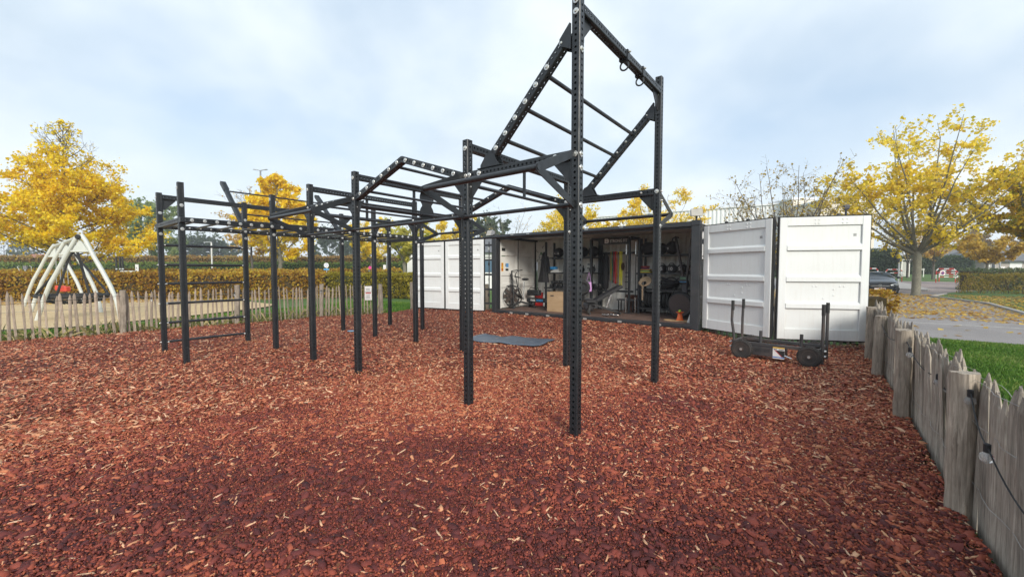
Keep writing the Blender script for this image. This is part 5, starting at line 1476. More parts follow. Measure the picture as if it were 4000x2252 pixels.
# cracked lightning-pattern board and switch box by the door jamb
lb = cth('wall_board', 'white board with black branching line pattern beside the end doors', 'board', 0.15, 2.20, 1.80)
MB().bx(0, 0.36, 0, 0.02, 0, 0.72).build('board', M_pw, lb)
r_ = random.Random(4)
for k in range(9):
    x, z = r_.uniform(0.04, 0.3), r_.uniform(0.05, 0.65); P_ = [Vector((x, -0.003, z))]
    for j in range(3): x = min(0.34, max(0.02, x+r_.uniform(-0.09, 0.09))); z = min(0.7, max(0.03, z+r_.uniform(-0.10, 0.10))); P_.append(Vector((x, -0.003, z)))
    MB().tube(P_, 0.007, 4).build('line', M_pk, lb)
sw = cth('switch_box', 'small green and white electrical box below the patterned board', 'box', 0.36, 2.14, 2.02)
MB().bx(0, 0.11, 0, 0.05, 0, 0.16).build('case', M_pw, sw, bevel=0.005); MB().bx(0.015, 0.095, -0.004, 0, 0.03, 0.13).build('panel', M_pg, sw)
cb = cth('power_cable', 'thin grey cable hanging down the white back corner', 'cable', 0.40, 2.20, 0.4)
MB().tube([(0, 0, 1.6), (0.03, 0, 1.2), (-0.02, 0, 0.8), (0.03, 0, 0.4), (0.0, 0, 0)], 0.006, 5).build('cable', flat('grey_cable', (0.4, 0.4, 0.4)), cb)

# fan bike
bk_ = cth('air_bike', 'black fan exercise bike with round caged flywheel by the end doors', 'exercise bike', 0.24, 0.62, 0.30, R(60))
cg = MB()
for rr in (0.34, 0.335): cg.ring((0, 0.10 if rr == 0.34 else -0.10, 0.42), (0, 1, 0), rr, 0.013, 36, 6)
cg.build('fan_cage_rim', M_gym, bk_, smooth=True)
wr = MB()
for k in range(28):
    a = 2*math.pi*k/28
    for y in (-0.105, 0.105): wr.tube([(0.05*math.cos(a), y, 0.42+0.05*math.sin(a)), (0.33*math.cos(a), y, 0.42+0.33*math.sin(a))], 0.003, 4, False)
for rr in (0.14, 0.24):
    for y in (-0.107, 0.107): wr.ring((0, y, 0.42), (0, 1, 0), rr, 0.003, 28, 4)
wr.build('cage_wires', M_gym, bk_)['kind'] = 'stuff'
fb = MB()
for k in range(8):
    a = 2*math.pi*k/8; fb.beam((0.04*math.cos(a), 0, 0.42+0.04*math.sin(a)), (0.29*math.cos(a), 0, 0.42+0.29*math.sin(a)), 0.10, 0.012, (0, 1, 0))
fb.lathe([(0.09, -0.03), (0.09, 0.03)], 20, T(0, 0, 0.42, R(90))).build('fan', mat('dark_brown_fan', (0.07, 0.05, 0.04), 0.5), bk_)
for nm, P_, rad in (('fork', [(0.0, 0.0, 0.12), (0.02, 0, 0.95), (0.0, 0, 1.25)], 0.028), ('frame_tube', [(0.0, -0.12, 0.05), (0.02, -0.13, 0.42), (0.04, 0, 0.98)], 0.018), ('frame_tube', [(0.0, 0.12, 0.05), (0.02, 0.13, 0.42), (0.04, 0, 0.98)], 0.018),
                    ('frame_tube', [(0.0, 0, 0.10), (0.35, 0, 0.20), (0.75, 0, 0.10)], 0.03), ('seat_post', [(0.42, 0, 0.25), (0.46, 0, 0.9)], 0.022), ('frame_tube', [(0.06, 0, 0.55), (0.28, 0, 0.36), (0.45, 0, 0.3)], 0.025),
                    ('front_foot', [(-0.03, -0.28, 0.03), (-0.03, 0.28, 0.03)], 0.03), ('rear_foot', [(0.76, -0.26, 0.03), (0.76, 0.26, 0.03)], 0.03)):
    MB().tube(P_, rad, 8).build(nm, M_chrome if nm == 'seat_post' else M_gym, bk_, smooth=True)
for s in (-1, 1):
    MB().tube([(0.30, s*0.15, 0.35), (0.12, s*0.2, 0.75), (0.05, s*0.2, 1.12), (0.12, s*0.2, 1.25), (0.30, s*0.2, 1.27)], 0.017, 8).build('handle_arm', M_gym, bk_, smooth=True)
MB().sphere((0.50, 0, 0.96), 0.12, 14, 8, (1.1, 0.7, 0.38)).build('saddle', M_soft, bk_, smooth=True)
MB().bx(-0.10, 0.08, -0.10, 0.10, 1.04, 1.07, T(0, 0, 0, 0, R(12))).build('monitor', M_gym, bk_, bevel=0.008)
for s in (-1, 1): MB().tube([(0.33, s*0.03, 0.34), (0.33+s*0.09, s*0.12, 0.34-s*0.10), (0.33+s*0.09, s*0.20, 0.34-s*0.10)], 0.014, 6).build('crank', M_gym, bk_)
# FREEFORM board, radio, red can, white canister
pk = cth('board_bench', 'black low bench lettered in white and blue behind the plywood box', 'bench', 0.43, 1.22, 0.30)
MB().bx(0, 1.25, 0, 0.22, 0.18, 0.32).build('beam', M_gym, pk, bevel=0.006)
for x in (0.06, 1.05): MB().bx(x, x+0.05, 0.02, 0.20, 0, 0.18).build('leg', M_gym, pk)
text_part('FREE', 0.095, M_lett, pk, T(0.16, -0.004, 0.218) @ FACE); text_part('FORM', 0.095, M_lblue, pk, T(0.41, -0.004, 0.218) @ FACE)
rd = cth('portable_radio', 'black rugged portable radio with carry handle behind the fan bike', 'radio', 0.26, 1.45, 0.625)
MB().bx(0, 0.5, 0, 0.2, 0, 0.2).build('case', M_gym, rd, bevel=0.04, seg=3)
MB().tube([(0.06, 0.1, 0.18), (0.08, 0.1, 0.27), (0.42, 0.1, 0.27), (0.44, 0.1, 0.18)], 0.014, 6).build('handle', M_gym, rd)
for x in (0.12, 0.38): MB().ring((x, -0.005, 0.09), (0, 1, 0), 0.055, 0.008, 18, 5).build('speaker_ring', M_soft, rd)
jc = cth('jerry_can', 'red plastic fuel can on the container floor behind the bench', 'can', 0.34, 1.86)
MB().bx(0, 0.36, 0, 0.18, 0, 0.42).bx(0.08, 0.28, 0.05, 0.13, 0.42, 0.48).build('body', mat('red_plastic', (0.50, 0.02, 0.02), 0.4), jc, bevel=0.02, seg=2)
wc = cth('canister', 'white plastic canister with moulded handle beside the plywood box', 'canister', 0.69, 1.84)
pw = [(0.0, 0.0), (0.24, 0.0), (0.25, 0.40), (0.20, 0.56), (0.14, 0.60), (0.07, 0.58), (0.0, 0.44)]
MB().prism(pw, 0.14, FACE @ T(0, 0, -0.14)).build('body', mat('white_plastic', (0.68, 0.68, 0.66), 0.4), wc, bevel=0.012, seg=2)
MB().bx(0.09, 0.17, -0.002, 0.01, 0.47, 0.52).build('handle_recess', M_gym, wc)
# plyo box
pb = cth('plyo_box', 'large plywood jump box with hand slot near the container opening', 'wooden box', 1.62, 0.50, 0.30, R(-4))
MB().bx(0, 0.78, 0, 0.52, 0, 0.60).build('body', M_ply, pb, bevel=0.004)
MB().bx(0.13, 0.25, -0.003, 0.02, 0.47, 0.505).build('hand_slot', M_gym, pb)
MB().bx(0.781, 0.783, 0.20, 0.32, 0.47, 0.505).build('hand_slot', M_gym, pb)
# jacket on hook
jk = cth('jacket', 'black hooded jacket hanging from the left storage rack', 'jacket', 0.90, 1.62, 0)
prof = [(0.03, 2.13), (0.08, 2.08), (0.10, 1.95), (0.12, 1.7), (0.15, 1.4), (0.20, 1.12), (0.19, 1.09)]
vs = []; n = 18
for i, (rr, z) in enumerate(prof):
    for k in range(n):
        a = 2*math.pi*k/n; f = 1+0.16*math.sin(a*5+i*0.6)
        vs.append((rr*f*math.cos(a)-0.03*i*0.2, rr*0.6*f*math.sin(a), z))
fs = [(i*n+k, i*n+(k+1) % n, (i+1)*n+(k+1) % n, (i+1)*n+k) for i in range(len(prof)-1) for k in range(n)]
MB().add(vs, fs+[tuple(range(n))]).build('cloth', M_soft, jk, smooth=True)
MB().tube([(0.10, -0.02, 1.96), (0.17, -0.03, 1.7), (0.20, -0.03, 1.42)], [0.06, 0.05, 0.04], 8).build('sleeve', M_soft, jk, smooth=True)
# storage racks
def rack(label, s0, s1, t0, t1, shelves, ups):
    t_ = cth('storage_rack', label, 'rack', s0, t0, 0)
    for s in ups:
        for t in (0.03, t1-t0-0.03):
            me = tube_mesh(2.22); o = place('upright', me, t_, T(s-s0, t, CF)); o.scale = (0.75, 0.75, 1.0)
            o.matrix_local = T(s-s0, t, CF) @ Matrix.Diagonal((0.75, 0.75, 1, 1))
    for z in shelves:
        MB().bx(0, s1-s0, 0.03, 0.07, z-0.045, z).bx(0, s1-s0, t1-t0-0.07, t1-t0-0.03, z-0.045, z).bx(0, s1-s0, 0.071, t1-t0-0.071, z-0.02, z-0.005).build('shelf', M_gym, t_)
    return t_
rack('black left storage rack with three shelves of balls and dumbbells', 0.90, 2.80, 1.55, 2.15, (1.93, 1.43, 0.93), (0.98, 2.68))
rack('black right storage rack with stacked weights and ropes', 4.02, 5.72, 1.55, 2.15, (1.95, 1.43, 0.96, 0.42), (4.10, 5.66))
# power cage members in the middle
cg = cth('squat_rack', 'tall black perforated squat rack in the middle of the container', 'rack', 2.66, 1.40, 0)
for s, t in ((0, 0), (1.22, 0), (0, 0.75), (1.30, 0.75)): place('upright', tube_mesh(2.22), cg, T(s, t, CF) @ Matrix.Diagonal((0.8, 0.8, 1, 1)))
for z, t in ((2.46, 0), (2.46, 0.75), (2.04, 0.70), (0.86, 0.40)): MB().bx(0.035, 1.19, t-0.03, t+0.03, z-0.03, z+0.03).build('crossbar', M_gym, cg)
for s in (0, 1.26): MB().bx(s-0.03, s+0.03, 0.04, 0.71, 2.43, 2.49).build('crossbar', M_gym, cg)
for z in (0.95, 1.15, 1.30, 1.42): MB().bx(1.14, 1.18, -0.10, 0.0, z, z+0.03).build('hook', M_gym, cg); MB().bx(-0.10, -0.04, -0.06, -0.0, z+0.25, z+0.28).build('hook', M_gym, cg)
for s in (0, 1.22):
    MB().bx(s-0.12, s+0.12, -0.06, 0.06, CF, CF+0.01).build('foot_plate', M_gym, cg)
# banner
bn = cth('banner', 'black banner with round white emblem and white capital lettering', 'sign', 2.95, 1.36, 2.27)
MB().bx(0, 0.90, 0, 0.02, 0, 0.22).build('panel', M_gym, bn)
MB().prism([(0, 0), (0.10, 0), (0.13, 0.03), (0.13, 0.10), (0.10, 0.13), (0, 0.13)], 0.003, T(0.17, -0.001, 0.04) @ FACE).build('emblem', M_lett, bn)
MB().prism([(0.03, 0.05), (0.09, 0.05), (0.09, 0.03), (0.03, 0.03)], 0.004, T(0.17, -0.0035, 0.04) @ FACE).build('emblem_cut', M_gym, bn); MB().prism([(0.03, 0.10), (0.09, 0.10), (0.09, 0.08), (0.03, 0.08)], 0.004, T(0.17, -0.0035, 0.04) @ FACE).build('emblem_cut', M_gym, bn)
text_part('STRONG FIT', 0.125, M_lett, bn, T(0.33, -0.002, 0.06) @ FACE @ Matrix.Diagonal((0.78, 1, 1, 1)))
# balls
def ball(name, label, s, t, z, r, m, group=None, txt=None):
    b = cth(name, label, 'ball', s, t, z+r*0.985, 0, group)
    MB().sphere((0, 0, 0), r, 24, 14).build('ball', m, b, smooth=True)
    MB().ring((0, 0, 0), (0.2, 0, 1), r, 0.0025, 28, 4).build('seam', M_gym, b)
    if txt: text_part(txt, r*0.5, M_lett, b, T(-r*0.52, -r*0.93, -r*0.35) @ FACE)
    return b
gb_ = 'medicine balls on the top shelves'
ball('medicine_ball', 'leftmost black medicine ball on the top shelf, marked 6 kg in white', 1.26, 1.80, 1.935, 0.165, M_soft, gb_, '6 KG')
ball('medicine_ball', 'black medicine ball half hidden behind the front posts on the left top shelf', 1.75, 1.82, 1.935, 0.16, M_soft, gb_)
ball('medicine_ball', 'black medicine ball on the left top shelf just right of the tallest post', 2.18, 1.80, 1.935, 0.165, M_soft, gb_)
ball('medicine_ball', 'rightmost black medicine ball on the left storage rack', 2.54, 1.80, 1.935, 0.17, M_soft, gb_)
ball('medicine_ball', 'black ball with white print on the right top shelf', 4.98, 1.75, 1.955, 0.185, M_soft, gb_, '9')
ball('medicine_ball', 'black ball on the right top shelf beside the bag', 4.66, 1.82, 1.955, 0.165, M_soft, gb_)
ball('slam_ball', 'large dark grey shiny slam ball on the floor right of the plywood box', 2.96, 0.66, 0.305, 0.195, mat('grey_slam_rubber', (0.06, 0.06, 0.065), 0.35, var=0.15, bump=0.1, bscale=80))
# shelf 2 left: papers, bottle, kettlebell
pp_ = cth('paper_tray', 'white tray with papers and blue packet on the middle shelf', 'tray', 0.96, 1.60, 1.432)
MB().bx(0, 0.42, 0, 0.3, 0, 0.015).bx(0, 0.015, 0, 0.3, 0.015, 0.16).bx(0.40, 0.42, 0, 0.3, 0.015, 0.07).bx(0.016, 0.399, 0.28, 0.295, 0.015, 0.10).build('tray', M_pw, pp_)
MB().bx(0.03, 0.26, 0.03, 0.2, 0.10, 0.19).build('packet', M_lblue, pp_, bevel=0.008)
for k in range(4): MB().bx(0.05+0.05*k, 0.36+0.01*k, 0.03, 0.25, 0.016+0.022*k, 0.034+0.022*k, T(0, 0, 0, 0, 0, 0.03*k)).build('paper', M_pw, pp_)
sb = cth('spray_bottle', 'white spray bottle with black trigger on the middle shelf', 'bottle', 1.66, 1.62, 1.432)
MB().lathe([(0.035, 0), (0.037, 0.10), (0.03, 0.15), (0.012, 0.18), (0.012, 0.20)], 12).build('bottle', M_pw, sb, smooth=True)
MB().bx(-0.045, 0.03, -0.012, 0.012, 0.20, 0.235).bx(-0.04, -0.03, -0.008, 0.008, 0.15, 0.199).build('trigger', M_gym, sb)
def kettlebell(label, s, t, z, r):
    k = cth('kettlebell', label, 'kettlebell', s, t, z, 0.3, 'kettlebells on the middle shelf')
    MB().sphere((0, 0, r*0.9), r, 16, 10).build('weight', M_gym, k, smooth=True)
    MB().ring((0, 0, r*1.9), (0, 1, 0), r*0.62, 0.015, 18, 8, -0.6, math.pi+0.6).build('handle', M_gym, k, smooth=True)
kettlebell('black kettlebell with tall handle on the middle shelf by the rack upright', 2.53, 1.75, 1.432, 0.105)
kettlebell('black kettlebell on the middle shelf hidden behind the two front posts', 2.15, 1.75, 1.432, 0.10)
# dumbbells on the lower left shelf
def dumbbell_parts(t_, L, r, m, hexa=True):
    for s in (-1, 1):
        MB().lathe([(r*0.8, -0.055), (r, -0.045), (r, 0.045), (r*0.8, 0.055)], 6 if hexa else 20, T(0, s*(L/2-0.05), r*0.87, R(90))).build('head', m, t_, bevel=0.0)
    MB().tube([(0, -L/2+0.1, r*0.87), (0, L/2-0.1, r*0.87)], 0.016, 8).build('handle', M_chrome, t_, smooth=True)
db0 = cth('dumbbell', 'black hexagonal dumbbell at the left end of the dumbbell shelf', 'dumbbell', 1.02, 1.82, 0.932, 0, 'hex dumbbells on the lower left shelf')
dumbbell_parts(db0, 0.30, 0.06, M_gym)
names = ['second', 'third', 'fourth', 'fifth', 'sixth', 'seventh', 'eighth', 'ninth', 'tenth']
for k in range(9):
    c_ = copy_tree(db0); c_.matrix_world = ctM @ T(1.11+0.185*(k+1), 1.82, 0.932) @ Matrix.Diagonal((1+0.05*k, 1+0.02*k, 1+0.05*k, 1))
    c_['label'] = 'black hexagonal dumbbell, %s from the left on the dumbbell shelf' % names[k]
for k in range(6):
    c_ = copy_tree(db0); c_.matrix_world = ctM @ T(1.17+0.20*k, 1.82, 1.045+0.004*k) @ Matrix.Diagonal((1, 1, 1, 1))
    c_['label'] = 'small black dumbbell, %s in the upper layer of the dumbbell shelf' % ['first']+'' if False else 'small black dumbbell lying on top of the lower ones, %s from the left' % (['first']+names)[k]
# tyre-like ring with cable reel and lilac bag
ty = cth('medicine_ring', 'black rubber tyre standing behind the tallest post', 'tyre', 2.52, 1.12, 0.98)
MB().ring((0, 0, 0), (0.25, -1, 0), 0.17, 0.06, 28, 10).build('tyre', M_rub, ty, smooth=True)
MB().lathe([(0.12, -0.02), (0.12, 0.02)], 20, T(0, 0, 0, R(90), 0, R(14))).build('hub', M_gym, ty)
MB().bx(-0.03, 0.03, 0.0, 0.06, -0.68, -0.2).build('stand', M_gym, ty)
bg = cth('lilac_bag', 'lilac plastic bag hanging from the left upright of the squat rack', 'bag', 2.66, 1.24, 0.85)
vs = []; fs = []; n = 14
for i, (w, d, z) in enumerate(((0.085, 0.03, 0.0), (0.10, 0.045, 0.03), (0.095, 0.05, 0.16), (0.085, 0.03, 0.29))):
    for k in range(n):
        a = 2*math.pi*k/n; vs.append((w*(1+0.06*math.sin(3*a+i))*math.cos(a), d*math.sin(a), z))
fs = [(i*n+k, i*n+(k+1) % n, (i+1)*n+(k+1) % n, (i+1)*n+k) for i in range(3) for k in range(n)]+[tuple(range(n))]
M_lil = mat('lilac_plastic', (0.55, 0.30, 0.60), 0.35, var=0.15, scale=9)
MB().add(vs, fs).build('pouch', M_lil, bg, smooth=True)
MB().tube([(-0.07, 0, 0.28), (-0.01, 0.02, 0.56), (0.0, 0.02, 0.58), (0.02, 0.02, 0.56), (0.07, 0, 0.28)], 0.006, 5).build('strap', M_lil, bg)
# bands on the crossbar
def band(label, s, w, z1, z0, m, dx=0.0, t=2.06):
    b = cth('resistance_band', label, 'elastic band', s, t, 0, 0, 'elastic bands over the crossbar')
    P_ = [(-0.012, -0.01, z1-0.03), (-0.01, 0, z1+0.03), (0.01, 0.03, z1+0.03)]
    mb = MB()
    for sx in (-1, 1):
        pts = [(sx*0.010, 0, z1+0.035)]+[(sx*(0.012+0.022*math.sin(math.pi*q))+dx*q, -0.045*sx-0.01, z1+(z0-z1)*q) for q in (0.1, 0.3, 0.5, 0.7, 0.9, 1.0)]+[(dx, 0, z0-0.02)]
        for a, c in zip(pts[:-1], pts[1:]): mb.beam(a, c, w, 0.006, (0, 1, 0))
    mb.build('band', m, b)
bands = [('thin yellow and black elastic band at the left of the bundle', 2.99, 0.014, 1.2, (0.62, 0.46, 0.03)), ('dark green elastic band in the hanging bundle', 3.04, 0.022, 1.12, (0.01, 0.15, 0.09)),
         ('dark red elastic band left of the bright red one', 3.08, 0.026, 1.13, (0.30, 0.02, 0.05)), ('bright red wide elastic band', 3.14, 0.04, 1.10, (0.62, 0.03, 0.03)),
         ('orange elastic band right of the red one', 3.19, 0.018, 1.11, (0.65, 0.25, 0.03)), ('wide bright yellow elastic band, left of the yellow pair', 3.29, 0.032, 1.02, (0.75, 0.68, 0.02)),
         ('wide bright yellow elastic band, right of the yellow pair', 3.345, 0.03, 1.04, (0.70, 0.68, 0.04))]
for k, (lab, s, w, z0, c) in enumerate(bands): band(lab, s+0.03, w, 2.06, z0, mat('rubber_band_%d' % k, c, 0.6), 0.01)
sk = cth('black_bag', 'long black cloth bag hanging left of the elastic bands', 'bag', 2.87, 2.0, 0)
MB().lathe([(0.03, 0.86), (0.09, 0.95), (0.11, 1.4), (0.10, 1.9), (0.04, 2.08)], 14).build('bag', M_soft, sk, smooth=True)
sk2 = cth('brown_glove', 'dark brown leather mitt hanging right of the yellow bands', 'mitt', 3.43, 2.02, 1.62)
MB().sphere((0, 0, 0), 0.10, 14, 10, (0.55, 0.4, 1.3)).build('leather', mat('brown_leather', (0.06, 0.028, 0.015), 0.6), sk2, smooth=True)
# barbells standing upright
for k, (s, lab) in enumerate(((3.70, 'upright barbell with chrome sleeve, nearer the bench'), (3.95, 'upright barbell with chrome sleeve, just right of the squat rack post'))):
    b = cth('barbell', lab, 'barbell', s, 1.62 if k == 0 else 1.72, 0.31, 0, 'barbells standing upright')
    MB().tube([(0, 0, 0.42), (0, 0, 1.72)], 0.014, 8).build('shaft', M_gym, b, smooth=True)
    MB().tube([(0, 0, 0.0), (0, 0, 0.42)], 0.025, 12).build('sleeve', M_chrome, b, smooth=True); MB().tube([(0, 0, 1.72), (0, 0, 2.1)], 0.025, 12).build('sleeve', M_chrome, b, smooth=True)
    MB().tube([(0, 0, 0.42), (0, 0, 0.44)], 0.036, 12).build('collar', M_chrome, b, smooth=True)
# adjustable bench
be = cth('weight_bench', 'black adjustable weight bench with raised back pad', 'bench', 2.98, 0.38, 0.30, R(42))
MB().bx(0.0, 0.30, -0.17, 0.17, 0.34, 0.42).build('seat_pad', M_soft, be, bevel=0.015, seg=2)
MB().bx(0, 0.85, -0.17, 0.17, 0, 0.09, T(0.32, 0, 0.36, 0, R(-29))).build('back_pad', M_soft, be, bevel=0.015, seg=2)
MB().beam((0.10, 0, 0.06), (0.18, 0, 0.36), 0.06, 0.06).build('front_leg', M_gym, be); MB().beam((0.20, 0, 0.30), (0.95, 0, 0.06), 0.06, 0.06).build('spine', M_gym, be)
MB().tube([(0.10, -0.18, 0.04), (0.10, 0.18, 0.04)], 0.03, 8).build('front_foot', M_gym, be); MB().tube([(0.97, -0.22, 0.04), (0.97, 0.22, 0.04)], 0.03, 8).build('rear_foot', M_gym, be)
MB().beam((0.62, 0, 0.18), (0.75, 0, 0.56), 0.04, 0.04).build('prop', M_chrome, be)
for k, (s, t, a) in enumerate(((3.66, 0.30, 1.2), (3.86, 0.42, 1.5))):
    d_ = cth('chrome_dumbbell', ['small chromed dumbbell on the floor, the nearer of two', 'small chromed dumbbell on the floor, just behind the nearer one'][k], 'dumbbell', s, t, 0.302, a, 'chromed dumbbells on the floor')
    dumbbell_parts(d_, 0.24, 0.04, mat('chromed_dark', (0.25, 0.22, 0.21), 0.25, metal=0.8), False)
# low stool and brown board at the back
sl_ = cth('step_bench', 'grey topped low step behind the weight bench', 'step', 3.35, 1.75, 0.30)
MB().bx(0, 0.55, 0, 0.3, 0.34, 0.38).build('top', mat('dark_grey_top', (0.07, 0.07, 0.075), 0.5), sl_)
for x in (0.03, 0.49):
    for y in (0.03, 0.25): MB().bx(x, x+0.03, y, y+0.03, 0, 0.34).build('leg', M_gym, sl_)
bd = cth('leaning_board', 'rusty brown panel leaning on the back wall behind the barbells', 'panel', 3.42, 2.20, 0.305)
MB().bx(0, 0.42, 0, 0.02, 0, 0.5, T(0, 0, 0, R(-8), 0, 0)).build('panel', mat('rust_brown', (0.12, 0.04, 0.02), 0.8, var=0.3), bd)
# right rack contents
bgx = cth('gear_bag', 'big black holdall slumped on the right top shelf', 'bag', 4.32, 1.80, 1.955)
MB().sphere((0, 0, 0.18), 0.24, 18, 10, (1.0, 0.75, 0.8)).build('bag', M_soft, bgx, smooth=True); MB().ring((0.0, -0.1, 0.2), (0, 1, 0.2), 0.13, 0.012, 16, 6).build('handle', M_gym, bgx)
tw = cth('folded_towels', 'folded yellow and green cloths on the right middle shelf', 'cloth', 4.08, 1.60, 1.432)
M_yel = mat('yellow_cloth', (0.55, 0.45, 0.05), 0.9, var=0.3, scale=14, bump=0.4, bscale=30)
MB().bx(0, 0.34, 0, 0.22, 0, 0.035).build('cloth', M_yel, tw, bevel=0.012); MB().bx(0.03, 0.30, 0.02, 0.2, 0.036, 0.07).build('cloth', mat('green_cloth', (0.10, 0.30, 0.16), 0.9, var=0.3, bump=0.4), tw, bevel=0.012); MB().bx(0.02, 0.33, 0.01, 0.21, 0.071, 0.10).build('cloth', mat('orange_cloth', (0.55, 0.28, 0.05), 0.9, var=0.3), tw, bevel=0.012)
dk = cth('balance_disc', 'stack of red and violet round discs on the folded cloths', 'disc', 4.24, 1.72, 1.534)
MB().lathe([(0.10, 0), (0.12, 0.015), (0.12, 0.03), (0.10, 0.04)], 24).build('violet_disc', mat('violet_rubber', (0.10, 0.03, 0.12), 0.5), dk, smooth=True)
MB().lathe([(0.11, 0.042), (0.13, 0.06), (0.13, 0.085), (0.12, 0.095)], 24).build('red_disc', mat('dark_red_rubber', (0.22, 0.03, 0.03), 0.5), dk, smooth=True)
for k, (s, tx) in enumerate(((4.70, '15'), (4.97, '10'), (5.25, '5'), (5.50, '20'))):
    b = cth('sandbag', ['leftmost black sandbag on the right middle shelf, next to the tall front post', 'second black sandbag on the right middle shelf, marked ten in white', 'third black sandbag, behind the left arm of the ski trainer', 'last black sandbag at the right end of the middle shelf'][k], 'sandbag', s, 1.72, 1.432, 0, 'sandbags on the right middle shelf')
    MB().tube([(0, -0.12, 0.115), (0, -0.10, 0.115), (0, 0.2, 0.115), (0, 0.22, 0.115)], [0.09, 0.115, 0.12, 0.09], 18).build('bag', M_soft, b, smooth=True)
    MB().tube([(-0.05, -0.05, 0.225), (-0.03, 0.0, 0.265), (0.03, 0.08, 0.265), (0.05, 0.12, 0.225)], 0.014, 6).build('handle', M_soft, b)
    text_part(tx, 0.13, M_lett, b, T(-0.06, -0.123, 0.07) @ FACE)
rp = cth('battle_rope', 'heavy black battle rope coiled on the lower right shelf', 'rope', 4.95, 1.75, 0.97)
r2 = random.Random(8)
mb = MB()
for k in range(7):
    mb.ring((r2.uniform(-0.15, 0.15), r2.uniform(-0.06, 0.06), 0.03+0.035*k), (r2.uniform(-0.25, 0.25), r2.uniform(-0.2, 0.2), 1), 0.26+r2.uniform(-0.05, 0.1), 0.022, 30, 8)
mb.build('coil', M_soft, rp, smooth=True)
for k in range(3): MB().ring((-0.25+0.28*k, -0.05, 0.14), (r2.uniform(-0.3, 0.3), -1, 0.2), 0.19, 0.02, 26, 8).build('loop', M_soft, rp, smooth=True)
br_ = cth('climbing_rope', 'beige climbing rope coiled on the shelf edge with its tail hanging down', 'rope', 4.28, 1.50, 0.97)
M_hemp = mat('beige_hemp', (0.42, 0.31, 0.20), 0.9, var=0.25, scale=30, bump=0.6, bscale=90)
mb = MB()
for k in range(5): mb.ring((0, 0.02*k, 0.16+0.012*k), (0.0, -0.75, 0.65), 0.09+0.02*k, 0.016, 28, 8)
mb.build('coil', M_hemp, br_, smooth=True)
mb = MB()
for a0 in (0, math.pi*2/3, math.pi*4/3): mb.tube([(-0.02+0.012*math.cos(a0+i*0.7), -0.06+0.012*math.sin(a0+i*0.7), 0.10-0.025*i) for i in range(18)], 0.012, 6)
mb.build('tail', M_hemp, br_, smooth=True)
for k in range(9):
    w = [0.05, 0.05, 0.07, 0.07, 0.05, 0.05, 0.08, 0.08, 0.06][k]; s = 4.22+sum([0.05, 0.05, 0.07, 0.07, 0.05, 0.05, 0.08, 0.08, 0.06][:k])*1.28
    p = cth('bumper_plate', 'black bumper plate standing on the bottom rack, %s from the left' % (['first']+names)[k], 'weight plate', s, 1.82, 0.43+0.222, 0, 'bumper plates on the bottom rack')
    MB().lathe([(0.03, 0), (0.07, 0.0), (0.08, 0.008), (0.18, 0.008), (0.19, 0), (0.215, 0), (0.222, 0.01), (0.222, w-0.01), (0.215, w), (0.03, w)], 28, T(0, 0, 0, 0, R(90), 0)).build('plate', M_rub, p, smooth=True)
    MB().lathe([(0.026, -0.002), (0.04, -0.002), (0.04, w+0.002), (0.026, w+0.002)], 16, T(0, 0, 0, 0, R(90), 0)).build('hub', M_chrome, p)
# ski ergometer
se = cth('ski_ergometer', 'black ski ergometer with two upright arms, green display and round fan', 'ski trainer', 5.40, 1.12, 0.30, R(-8))
MB().beam((0, 0.25, 0.45), (0.0, 0.25, 1.02), 0.13, 0.10, (0, 1, 0)).build('column', mat('grey_column', (0.055, 0.05, 0.055), 0.5), se, bevel=0.01)
for s, x, z in ((-1, -0.27, 2.14), (1, 0.16, 2.10)): MB().beam((s*0.04, 0.25, 1.02), (x, 0.25, z), 0.055, 0.07, (0, 1, 0)).build('arm', mat('brown_black_arm', (0.04, 0.03, 0.03), 0.4), se, bevel=0.006)
MB().tube([(-0.36, 0.2, 1.98), (-0.33, 0.2, 2.12), (-0.27, 0.22, 2.16), (-0.18, 0.25, 2.14)], 0.022, 8).build('hand_grip', M_gym, se)
f_ = MB().bx(-0.11, 0.11, 0.12, 0.17, 0.92, 1.10).build('monitor', M_gym, se, bevel=0.01)
MB().bx(-0.08, 0.08, 0.115, 0.1195, 1.02, 1.08).build('display', flat('green_lcd', (0.10, 0.20, 0.12)), f_)
for k in range(5): MB().bx(-0.085+0.036*k, -0.065+0.036*k, 0.115, 0.1195, 0.945, 0.965).build('button', M_lblue, f_)
MB().lathe([(0.05, 0.10), (0.30, 0.09), (0.335, 0.06), (0.345, 0.0), (0.335, -0.05), (0.20, -0.08)], 32, T(0, 0.02, 0.36, R(97), 0, 0)).build('fan_housing', M_gym, se, smooth=True)
MB().lathe([(0.02, 0.0), (0.285, -0.004), (0.29, -0.01)], 32, T(0, -0.085, 0.345, R(97), 0, 0)).build('fan_grille', mat('brown_mesh', (0.075, 0.055, 0.05), 0.8, var=0.3, scale=50), se)
MB().ring((0, -0.085, 0.345), (0, -1, 0.12), 0.30, 0.014, 36, 6).build('fan_rim', M_gym, se, smooth=True)
MB().tube([(-0.38, 0.0, 0.02), (-0.20, 0.05, 0.75)], 0.014, 8).build('strut', M_gym, se)
